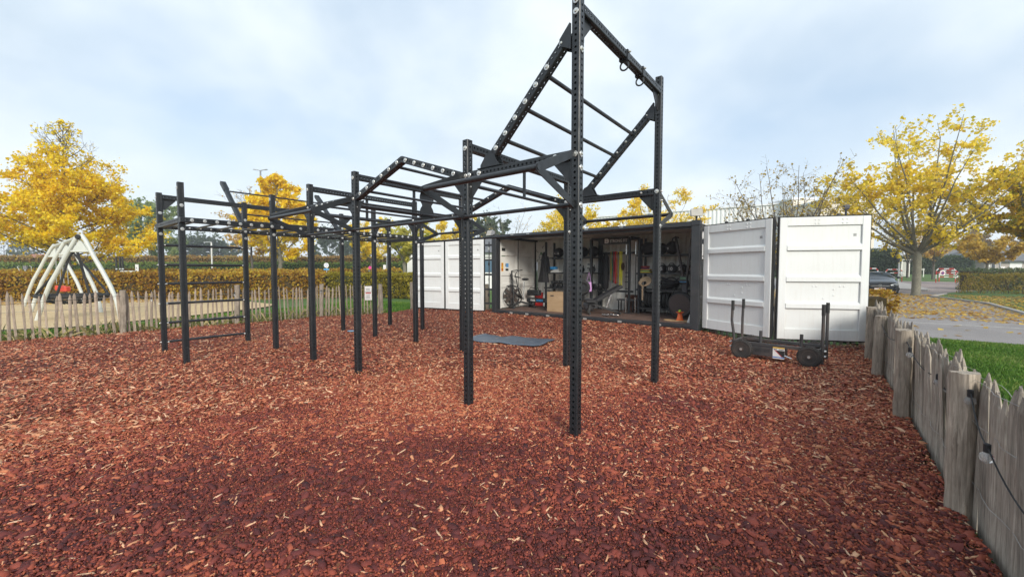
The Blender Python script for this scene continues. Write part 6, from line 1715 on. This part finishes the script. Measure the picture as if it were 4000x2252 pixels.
# floor edge items
bb = cth('balance_board', 'long varnished wooden balance board lying on the floor edge', 'board', 5.18, 0.30, 0.302)
mb = MB(); pl_ = []
for a in range(-90, 91, 15): pl_.append((0.60+0.10*math.cos(R(a)), 0.13+0.13*math.sin(R(a))))
for a in range(90, 271, 15): pl_.append((0.10+0.10*math.cos(R(a)), 0.13+0.13*math.sin(R(a))))
mb.prism(pl_, 0.022); mb.build('deck', wood('varnished_board', (0.50, 0.30, 0.14), (0.72, 0.50, 0.28), 0.4), bb, bevel=0.003)
cn_ = cth('training_cone', 'orange training cone with an orange saucer on top', 'cone', 5.56, 0.45, 0.322)
M_or = mat('orange_plastic', (0.85, 0.16, 0.03), 0.45, var=0.05)
MB().lathe([(0.095, 0), (0.098, 0.012), (0.075, 0.02), (0.045, 0.16), (0.04, 0.165)], 20).build('cone', M_or, cn_, smooth=True)
MB().lathe([(0.045, 0.166), (0.10, 0.20), (0.103, 0.203), (0.05, 0.185)], 20).build('saucer', M_or, cn_, smooth=True)
gb2 = cth('tennis_ball', 'small yellow green ball resting on the orange cone', 'ball', 5.555, 0.45, 0.49)
MB().sphere((0, 0, 0), 0.033, 14, 8).build('ball', mat('fluorescent_green', (0.40, 0.62, 0.05), 0.7), gb2, smooth=True)
MB().sphere((-0.005, 0.0, 0.035), 0.012, 8, 6).build('knob', M_gym, gb2, smooth=True)
tr_ = cth('white_wedge', 'white triangular board leaning by the right container post', 'board', 5.78, 0.22, 0.302)
MB().prism([(0, 0), (0.10, 0), (0.10, 0.32)], 0.02, T(0, 0.02, 0) @ FACE).build('wedge', M_pw, tr_)
# floodlights on the corners
def flood(label, s, t, z, rz):
    f = cth('floodlight', label, 'floodlight', s, t, z, rz)
    MB().bx(-0.02, 0.02, -0.02, 0.02, 0, 0.10).build('bracket', M_gym, f)
    MB().add([(-0.13, -0.10, 0.08), (0.13, -0.10, 0.08), (0.13, 0.06, 0.10), (-0.13, 0.06, 0.10), (-0.13, -0.03, 0.26), (0.13, -0.03, 0.26), (0.13, 0.08, 0.22), (-0.13, 0.08, 0.22)],
             [(0, 1, 2, 3), (4, 5, 6, 7), (0, 1, 5, 4), (1, 2, 6, 5), (2, 3, 7, 6), (3, 0, 4, 7)]).build('housing', mat('grey_lamp_housing', (0.20, 0.20, 0.21), 0.4), f, bevel=0.005)
    MB().add([(-0.12, -0.1035, 0.09), (0.12, -0.1035, 0.09), (0.12, -0.038, 0.25), (-0.12, -0.038, 0.25)], [(0, 1, 2, 3)]).build('glass', mat('lamp_glass', (0.42, 0.40, 0.36), 0.2), f)
    MB().tube([(0.05, 0.05, 0.12), (0.10, 0.03, 0.02), (0.08, 0.0, -0.12), (0.14, 0, -0.18)], 0.008, 6).build('cable', M_gym, f)
flood('grey floodlight on the right front corner of the container', 6.0, 0.02, 2.66, 0.35)
flood('grey floodlight on the left front corner of the container', -0.16, 0.02, 2.54, -0.2)
# vertical sticker with small print on the hinge bar
vs_ = cth('vertical_sticker', 'narrow white vertical sticker with round logo on the hinge bar', 'sticker', 6.16, -0.03, 1.74, R(-4))
MB().bx(-0.018, 0.018, 0, 0.002, 0, 0.70).build('sheet', M_black, vs_)
for z0, z1 in ((0.02, 0.07), (0.09, 0.36)): MB().bx(-0.012, 0.012, -0.002, -0.0005, z0, z1).build('print', M_lett, vs_)
MB().lathe([(0.028, 0), (0.028, 0.003)], 16, T(0, -0.0005, 0.56, R(90)) @ Matrix.Diagonal((0.6, 3.2, 1, 1))).build('logo', M_lett, vs_)

# ------------------------------------------------------------------ sled cart
P1, P2 = Vector((3.87, 6.74, 0)), Vector((4.54, 6.10, 0))
ca = thing('push_sled', 'black four wheeled push sled with upright poles by the white doors', 'push sled', (P1.x, P1.y, float(mh(P1.x, P1.y))-0.005), math.atan2((P2-P1).y, (P2-P1).x))
WB = (P2-P1).length; TW = 0.62
M_tyre = mat('dusty_tyre', (0.028, 0.026, 0.025), 0.85, var=0.3, scale=9, dirt=(0.12, 0.07, 0.05), dirt_amt=0.35, bump=0.3, bscale=60)
M_cart = mat('grey_black_frame', (0.045, 0.043, 0.045), 0.5, var=0.2, scale=5, dirt=(0.16, 0.10, 0.07), dirt_amt=0.35)
wr_ = 0.16
tyre_ = MB().lathe([(0.095, -0.035), (0.135, -0.042), (0.155, -0.030), (0.16, 0), (0.155, 0.030), (0.135, 0.042), (0.095, 0.035)], 36)
for k in range(30):
    a = 2*math.pi*k/30
    for s in (-1, 1): tyre_.box((0.157, s*0.018, 0), (0.012, 0.030, 0.017), Matrix.Rotation(math.pi/2, 4, 'X').inverted() @ Matrix.Rotation(math.pi/2, 4, 'X') @ Matrix.Rotation(a+s*0.05, 4, 'Z') @ Matrix.Rotation(math.pi/2, 4, 'X'))
tyre_ = tyre_.mesh('tyre', M_tyre, smooth=True)
rim_ = MB().lathe([(0.02, -0.045), (0.035, -0.04), (0.04, -0.018), (0.07, -0.016), (0.09, -0.036), (0.10, -0.036), (0.10, 0.036), (0.02, 0.036)], 28).mesh('rim', mat('brown_dusty_rim', (0.035, 0.030, 0.028), 0.5, dirt=(0.16, 0.08, 0.05), dirt_amt=0.4), smooth=True)
hubm = MB().lathe([(0.018, -0.055), (0.020, -0.05), (0.020, -0.04)], 12).mesh('hub_cap', M_zinc)
nutm = MB().lathe([(0.008, -0.03), (0.009, -0.018)], 6).mesh('wheel_nut', M_zinc)
for i, (x, y) in enumerate(((0, 0), (WB, 0), (0, TW), (WB, TW))):
    w_ = thing('wheel', None, None); w_.parent = ca
    fl = 1 if y == 0 else -1
    w_.matrix_local = T(x, y, wr_, R(-90)*fl, 0, 0)
    place('tyre', tyre_, w_); place('rim', rim_, w_); place('hub_cap', hubm, w_)
    for k in range(5):
        a = 2*math.pi*k/5; place('wheel_nut', nutm, w_, T(0.055*math.cos(a), 0.055*math.sin(a), 0))
for y in (0.07, TW-0.07): MB().bx(-0.14, WB+0.14, y-0.02, y+0.02, 0.235, 0.285).build('side_rail', M_cart, ca, bevel=0.004)
for x in (-0.13, WB+0.13): MB().bx(x-0.02, x+0.02, 0.091, TW-0.091, 0.235, 0.285).build('cross_rail', M_cart, ca, bevel=0.004)
MB().bx(0.12, 0.60, 0.055, 0.30, 0.075, 0.232).build('brake_box', M_cart, ca, bevel=0.006)
for k in range(3): MB().bx(0.18, 0.28, 0.0525, 0.0545, 0.18-0.02*k, 0.188-0.02*k).build('vent', M_gym, ca); MB().bx(0.31, 0.40, 0.0525, 0.0545, 0.18-0.02*k, 0.188-0.02*k).build('vent', M_gym, ca)
lbp = MB().bx(0.44, 0.60, 0.048, 0.052, 0.06, 0.245).build('label_panel', M_wht if 'M_wht' in globals() else M_pw, ca)
for a, b, c, d, m_ in ((0.44, 0.60, 0.225, 0.245, flat('label_gold', (0.6, 0.35, 0.04))), (0.44, 0.60, 0.075, 0.09, flat('label_blue', (0.03, 0.15, 0.5))), (0.45, 0.50, 0.205, 0.215, M_pk), (0.52, 0.59, 0.205, 0.215, M_pk)):
    MB().bx(a, b, 0.0465, 0.0478, c, d).build('print', m_, lbp)
MB().prism([(0.47, 0.195), (0.60, 0.195), (0.60, 0.095), (0.565, 0.095)], 0.001, T(0, 0.0478, 0) @ FACE).build('print', M_pk, lbp)
MB().prism([(0.458, 0.20), (0.475, 0.20), (0.575, 0.095), (0.560, 0.095)], 0.001, T(0, 0.0468, 0) @ FACE).build('print', flat('label_red', (0.4, 0.04, 0.04)), lbp)
MB().tube([(0.60, 0.04, 0.12), (0.70, 0.02, 0.09)], 0.012, 8).build('pin', M_chrome, ca)
for x, y in ((-0.15, 0.06), (-0.15, TW-0.06), (WB+0.15, 0.06), (WB+0.15, TW-0.06)):
    b = -0.03 if x < 0 else 0.0
    o_ = MB().tube([(x, y, 0.06), (x-b*0.5, y, 0.35), (x+b*0.8+(0.04 if x < 0 and y > 0.3 else 0), y, 0.62), (x+b*0.5+(0.04 if x < 0 and y > 0.3 else 0), y, 0.95)], 0.022, 12).build('push_pole', M_cart, ca, smooth=True)
    tx_ = x+b*0.5+(0.04 if x < 0 and y > 0.3 else 0)
    MB().tube([(tx_-b*0.1, y, 0.80), (tx_, y, 0.965)], 0.0255, 12).build('grip', M_rub, o_, smooth=True)
for x in (0.22, WB-0.14): MB().tube([(x, TW/2-0.05, 0.26), (x, TW/2-0.05, 0.46)], 0.024, 10).build('weight_peg', M_cart, ca, smooth=True)
for x in (-0.175, WB+0.175):
    for y in (0.03, 0.09):
        for z in (0.18, 0.26): place('bolt', NUT, ca, frame((x, y, z), (1 if x > 0 else -1, 0, 0)))
text_part('TOR', 0.04, M_lett, ca, T(WB-0.12, 0.0485, 0.245) @ FACE)

# exercise mat
NR, FR = Vector((0.53, 7.55, 0)), Vector((0.89, 8.20, 0)); dm = Vector((-0.85, 0.53, 0)); LM_ = 1.78
mt = thing('exercise_mat', 'dark blue grey exercise mat lying on the mulch near the container', 'mat', NR)
nu_, nv_ = 30, 10; vs = []; fs = []
for i in range(nu_+1):
    for j in range(nv_+1):
        p = NR+(FR-NR)*(j/nv_)+dm*(LM_*i/nu_)
        e = max(0, 1-i/2.0)*0.02+max(0, 1-(nu_-i)/3.0)*0.03
        z = float(mh(p.x, p.y))+0.038+0.012*math.sin(i*0.5)+e
        vs.append((p.x-NR.x, p.y-NR.y, z))
fs = [(i*(nv_+1)+j, (i+1)*(nv_+1)+j, (i+1)*(nv_+1)+j+1, i*(nv_+1)+j+1) for i in range(nu_) for j in range(nv_)]
o_ = MB().add(vs, fs).build('mat_sheet', mat('blue_grey_foam', (0.085, 0.105, 0.135), 0.38, var=0.15, scale=3), mt, smooth=True)
md = o_.modifiers.new('thick', 'SOLIDIFY'); md.thickness = 0.010; md.offset = 1
rg_ = thing('blue_glove', 'crumpled pale blue cloth lying on mulch beside a rig post', 'cloth', tuple(gnd(1372, 1294, 0.03)))
MB().sphere((0, 0, 0.012), 0.08, 12, 6, (1.3, 0.5, 0.25)).build('cloth', mat('pale_blue_cloth', (0.20, 0.32, 0.45), 0.8, bump=0.6, bscale=30), rg_, smooth=True)

# ------------------------------------------------------------------ playground
M_beige = mat('beige_coated_steel', (0.56, 0.58, 0.54), 0.5, var=0.10, scale=2)
SY = 12.0
legL = [(310, 917), (292, 940), (258, 997), (225, 1058), (197, 1106), (172, 1167), (153, 1225), (141, 1262)]
legR = [(318, 917), (335, 940), (367, 1002), (401, 1060), (432, 1118), (454, 1170), (466, 1215), (474, 1256)]
A1 = at(314, 919, SY); A2 = at(262, 942, 14.4); A3 = at(215, 956, 16.6)
swg = thing('basket_swing', 'pale beige arched swing frame of three bows with black basket seat', 'swing', (A1.x, A1.y, 0))
bow = []
for L_ in (legL, legR):
    pts = [at(a, b, SY)-Vector((A1.x, A1.y, 0)) for a, b in L_]
    bow.append(MB().tube(pts, 0.056, 10).mesh('bow', M_beige, smooth=True))
for A_ in (A1, A2, A3):
    off = Vector((A_.x-A1.x, A_.y-A1.y, 0))
    for b_ in bow: place('bow', b_, swg, Matrix.Translation(off))
    q = [at(a, b, SY)-Vector((A1.x, A1.y, 0)) for a, b in ((313, 935), (283, 980), (347, 980))]
    MB().add([tuple(p+Vector((0, -0.02, 0))) for p in q]+[tuple(p+Vector((0, 0.02, 0))) for p in q], [(0, 1, 2), (5, 4, 3), (0, 1, 4, 3), (1, 2, 5, 4), (2, 0, 3, 5)]).build('apex_panel', M_beige, swg, M=Matrix.Translation(off))
    MB().tube([tuple(at(278, 981, SY)-Vector((A1.x, A1.y, 0))), tuple(at(352, 981, SY)-Vector((A1.x, A1.y, 0)))], 0.03, 8).build('tie_bar', M_beige, swg, M=Matrix.Translation(off))
zt_ = A1.z
MB().tube([(0, 0, zt_-0.04), (A3.x-A1.x, A3.y-A1.y, zt_-0.04)], 0.06, 10).build('ridge_beam', M_beige, swg, smooth=True)
MB().lathe([(0.075, 0), (0.075, 0.03), (0.05, 0.05)], 16, T(0, -0.06, zt_-0.05, R(90))).build('end_cap', M_rub, swg)
r3 = Vector((A2.x-A1.x, A2.y-A1.y, 0)); mid = r3*0.5
bs = MB()
for rz_, rad in ((0.42, 0.92), (0.30, 0.80), (0.20, 0.45)):
    M_ = Matrix.Translation((mid.x+0.35, mid.y-0.4, rz_+0.28)) @ Matrix.Diagonal((1, 0.75, 1, 1))
    b0 = len(bs.v); bs.ring((0, 0, 0), (0, 0, 1), rad, 0.05 if rad > 0.9 else 0.02, 32, 8)
    for i in range(b0, len(bs.v)): bs.v[i] = tuple(M_ @ Vector(bs.v[i]))
bs.build('basket_rim', M_rub, swg, smooth=True)
nm_ = MB(); cx_, cy_ = mid.x+0.35, mid.y-0.4
for k in range(26):
    a = 2*math.pi*k/26
    nm_.tube([(cx_+0.90*math.cos(a), cy_+0.67*math.sin(a), 0.70), (cx_+0.78*math.cos(a), cy_+0.58*math.sin(a), 0.55), (cx_+0.4*math.cos(a), cy_+0.3*math.sin(a), 0.46)], 0.022, 5)
nm_.build('basket_net', M_rub, swg)['kind'] = 'stuff'
for k, (s, f) in enumerate(((-0.25, 0.30), (0.25, 0.30), (-0.25, 0.7), (0.25, 0.7))):
    p0 = r3*f+Vector((0.0, 0, zt_-0.35))
    MB().tube([p0, (cx_+0.85*(1 if s > 0 else -1), cy_+(-0.3 if f < 0.5 else 0.3), 0.72)], 0.035, 6).build('rope', M_rub, swg)
r4 = Vector((A3.x-A2.x, A3.y-A2.y, 0))
for f in (0.35, 0.7):
    c_ = r3+r4*f
    bk2 = MB().bx(c_.x-0.14, c_.x+0.14, c_.y-0.1, c_.y+0.1, 0.70, 0.90).build('toddler_seat', mat('red_seat', (0.60, 0.06, 0.03), 0.5), swg, bevel=0.03)
    for sx in (-0.15, 0.15):
        MB().tube([(c_.x+sx, c_.y, 0.98), (c_.x+sx*0.7, c_.y, zt_-0.10)], 0.012, 5).build('chain', M_zinc, swg)
# little sheet-metal devices behind the hedge
def dev(name, label, cat, px_, Y_):
    b = tb(px_, Y_); return thing(name, label, cat, b)
d1 = dev('outdoor_trainer', 'grey outdoor exercise device with two curved handles behind the hedge', 'exercise machine', 100, 24)
MB().tube([(0, 0, 0), (0, 0, 1.55)], 0.05, 8).build('post', M_galv if 'M_galv' in globals() else M_zinc, d1); MB().box((0, 0, 1.66), (0.22, 0.12, 0.22)).build('head', mat('grey_plastic', (0.2, 0.2, 0.21)), d1, bevel=0.02)
for s in (-1, 1): MB().tube([(0, 0, 1.3), (s*0.35, 0, 1.45), (s*0.42, -0.05, 1.72), (s*0.30, -0.05, 1.75)], 0.02, 6).build('handle', M_beige, d1)
d2 = dev('pull_up_frame', 'black outdoor frame of upright posts with white sleeves behind the hedge', 'exercise frame', 470, 25)
for x in (-0.22, 0.0, 0.16): MB().tube([(x, 0, 0), (x, 0, 2.35)], 0.05, 8).build('post', M_gym, d2); MB().tube([(x, 0, 1.55), (x, 0, 1.62)], 0.056, 8).build('sleeve', M_beige, d2)
MB().tube([(-1.5, 0, 1.60), (0.16, 0, 1.60)], 0.02, 6).build('bar', M_gym, d2); MB().bx(0.10, 0.9, -0.1, 0.1, 1.38, 1.48).build('shelf', M_beige, d2)
d3 = dev('litter_bin', 'small dark and white bin standing behind the hedge right of the swing', 'bin', 384, 24.5)
MB().lathe([(0.16, 0), (0.17, 1.5), (0.12, 1.62)], 14, T(-0.12, 0, 0)).build('bin', M_gym, d3, smooth=True); MB().bx(0.08, 0.28, -0.1, 0.1, 0, 1.52).build('box', M_beige, d3, bevel=0.02)

# ------------------------------------------------------------------ cars
def car(label, px_, Y_, yaw, paint, plate=True, col_glass=(0.02, 0.03, 0.035)):
    b = tb(px_, Y_); c_ = thing('parked_car', label, 'car', b, yaw)
    W = 0.92
    # stations from nose (y=0) backwards; each: (y, half width low, z low, z belt, half width belt, z roof, half width roof)
    stn = [(0.00, 0.62, 0.28, 0.62, 0.60, 0.64, 0.50), (0.12, 0.82, 0.22, 0.70, 0.80, 0.73, 0.66), (0.45, 0.90, 0.20, 0.80, 0.87, 0.84, 0.74), (1.10, 0.92, 0.20, 0.90, 0.89, 0.95, 0.78), (1.45, 0.92, 0.2, 0.94, 0.90, 0.99, 0.80),
           (2.25, 0.92, 0.20, 0.97, 0.90, 1.38, 0.60), (2.9, 0.92, 0.2, 0.98, 0.90, 1.43, 0.60), (3.6, 0.92, 0.2, 0.99, 0.90, 1.36, 0.57), (4.3, 0.90, 0.22, 1.00, 0.87, 1.04, 0.72), (4.65, 0.84, 0.3, 0.92, 0.80, 0.95, 0.68)]
    def sec(s): y, wl_, zl, zb, wbt, zr, wr2 = s; return [(-wl_*0.94, y, zl), (-wl_, y, zl+0.18), (-wbt, y, zb), (-wr2, y, zr), (0, y, zr+0.02), (wr2, y, zr), (wbt, y, zb), (wl_, y, zl+0.18), (wl_*0.94, y, zl)]
    vs = []; [vs.extend(sec(s)) for s in stn]; n = 9
    fs = [(i*n+k, i*n+k+1, (i+1)*n+k+1, (i+1)*n+k) for i in range(len(stn)-1) for k in range(n-1)]+[tuple(range(n)), tuple((len(stn)-1)*n+k for k in range(n))]
    o = MB().add(vs, fs).build('body', paint, c_, smooth=True)
    o.modifiers.new('s', 'SUBSURF').levels = 1; o.modifiers['s'].render_levels = 1
    g_ = mat('car_glass', col_glass, 0.06); 
    MB().add([(-0.76, 1.48, 1.005), (0.76, 1.48, 1.005), (0.60, 2.14, 1.36), (0.3, 2.10, 1.385), (-0.3, 2.10, 1.385), (-0.60, 2.14, 1.36)], [(0, 1, 2, 3, 4, 5)]).build('windscreen', g_, c_)
    for s in (-1, 1):
        MB().add([(s*0.905, 1.75, 1.0), (s*0.905, 3.7, 1.02), (s*0.63, 3.4, 1.34), (s*0.64, 2.3, 1.36)], [(0, 1, 2, 3)]).build('side_window', g_, c_)
        hl = MB().add([(s*0.48, -0.01, 0.62), (s*0.80, 0.10, 0.70), (s*0.86, 0.22, 0.70), (s*0.83, 0.14, 0.58), (s*0.50, -0.02, 0.56), (s*0.6, 0.3, 0.72)], [(0, 1, 2, 3, 4), (0, 1, 5)]).build('headlight', mat('headlight_glass', (0.55, 0.58, 0.6), 0.1), c_)
        MB().sphere((s*1.0, 1.75, 1.04), 0.10, 10, 6, (1.0, 0.5, 0.7)).build('mirror', paint, c_, smooth=True)
        MB().bx(s*0.80-0.09, s*0.80+0.09, -0.02, 0.02, 0.30, 0.44).build('air_intake', M_gym, c_)
        for y in (0.85, 3.7):
            w_ = MB().lathe([(0.2, -0.10), (0.31, -0.10), (0.33, -0.05), (0.33, 0.09), (0.2, 0.10)], 24, T(s*0.82, y, 0.33, 0, R(90))).build('wheel', M_rub, c_, smooth=True)
            MB().lathe([(0.02, 0.104), (0.2, 0.104)], 20, T(s*0.82, y, 0.33, 0, R(90)*s)).build('rim', M_chrome, w_)
    MB().add([(-0.46, -0.045, 0.62), (0.46, -0.045, 0.62), (0.40, -0.05, 0.42), (-0.40, -0.05, 0.42)], [(0, 1, 2, 3)]).build('grille', M_gym, c_)
    MB().bx(-0.45, -0.10, -0.06, -0.05, 0.53, 0.55).bx(0.10, 0.45, -0.06, -0.05, 0.53, 0.55).build('grille_bar', M_chrome, c_)
    MB().bx(-0.75, 0.75, -0.03, 0.03, 0.20, 0.23).build('splitter', M_chrome, c_)
    if plate:
        MB().ring((0, -0.07, 0.54), (0, 1, 0), 0.085, 0.011, 24, 6).build('emblem_ring', M_chrome, c_, smooth=True)
        for a in (90, 210, 330):
            MB().prism([(-0.014, 0), (0.014, 0), (0, 0.085)], 0.006, T(0, -0.068, 0.54) @ FACE @ Matrix.Rotation(R(a-90), 4, 'Z')).build('emblem_star', M_chrome, c_)
        pl2 = MB().bx(-0.26, 0.26, -0.065, -0.055, 0.30, 0.41).build('number_plate', M_pw, c_)
        MB().bx(-0.255, 0.255, -0.068, -0.0655, 0.305, 0.315).bx(-0.255, 0.255, -0.068, -0.0655, 0.395, 0.405).build('plate_border', flat('plate_red', (0.5, 0.03, 0.05)), pl2)
    return c_
M_paint = mat('black_car_paint', (0.022, 0.026, 0.034), 0.14, var=0.1)
car('black saloon car parked facing the camera by the white door edge', 3440, 25.0, R(-38), M_paint)
car('silver car parked far off among trees beyond the grass', 3625, 62, R(48), mat('silver_car_paint', (0.5, 0.53, 0.56), 0.3), False)
car('second pale car half hidden behind the silver one', 3600, 66, R(50), mat('white_car_paint', (0.6, 0.62, 0.64), 0.3), False)
# white garden gate
gt = thing('garden_gate', 'white slatted garden gate and arbour beside the dark hedge', 'gate', tb(3520, 50))
for x in (0.0, 0.95): MB().bx(x, x+0.12, 0, 0.12, 0, 2.1).build('gate_post', M_pw, gt)
MB().bx(-0.1, 1.2, -0.1, 0.2, 2.1, 2.2).build('lintel', M_pw, gt)
for k in range(6): MB().bx(0.15+0.13*k, 0.22+0.13*k, 0.03, 0.06, 0.1, 1.9 if k % 5 else 2.0).build('slat', M_pw, gt)
MB().bx(0.121, 0.949, 0.061, 0.08, 0.4, 0.5).build('rail', M_pw, gt)
for k in range(5): MB().bx(1.6+0.3*k, 1.68+0.3*k, 0.03, 0.08, 0, 1.1).build('slat', M_pw, gt)
MB().bx(1.5, 3.0, 0.081, 0.10, 0.9, 1.0).build('rail', M_pw, gt)
# loose bulb lamp at right fence foot, pebbles by the near fence
# ------------------------------------------------------------------ thin autumn haze
hz = bpy.data.materials.new('haze'); hz.use_nodes = True
hn = hz.node_tree; hn.nodes.clear()
ho = hn.nodes.new('ShaderNodeOutputMaterial'); hv = hn.nodes.new('ShaderNodeVolumePrincipled')
hv.inputs['Color'].default_value = (0.93, 0.95, 1.0, 1); hv.inputs['Density'].default_value = 0.0013; hv.inputs['Anisotropy'].default_value = 0.2
hn.links.new(hv.outputs[0], ho.inputs['Volume'])
hzo = MB().bx(-260, 320, -60, 420, -3, 16).build('haze', hz); hzo['kind'] = 'stuff'; hzo['label'] = 'thin pale haze lying over the far trees and houses'
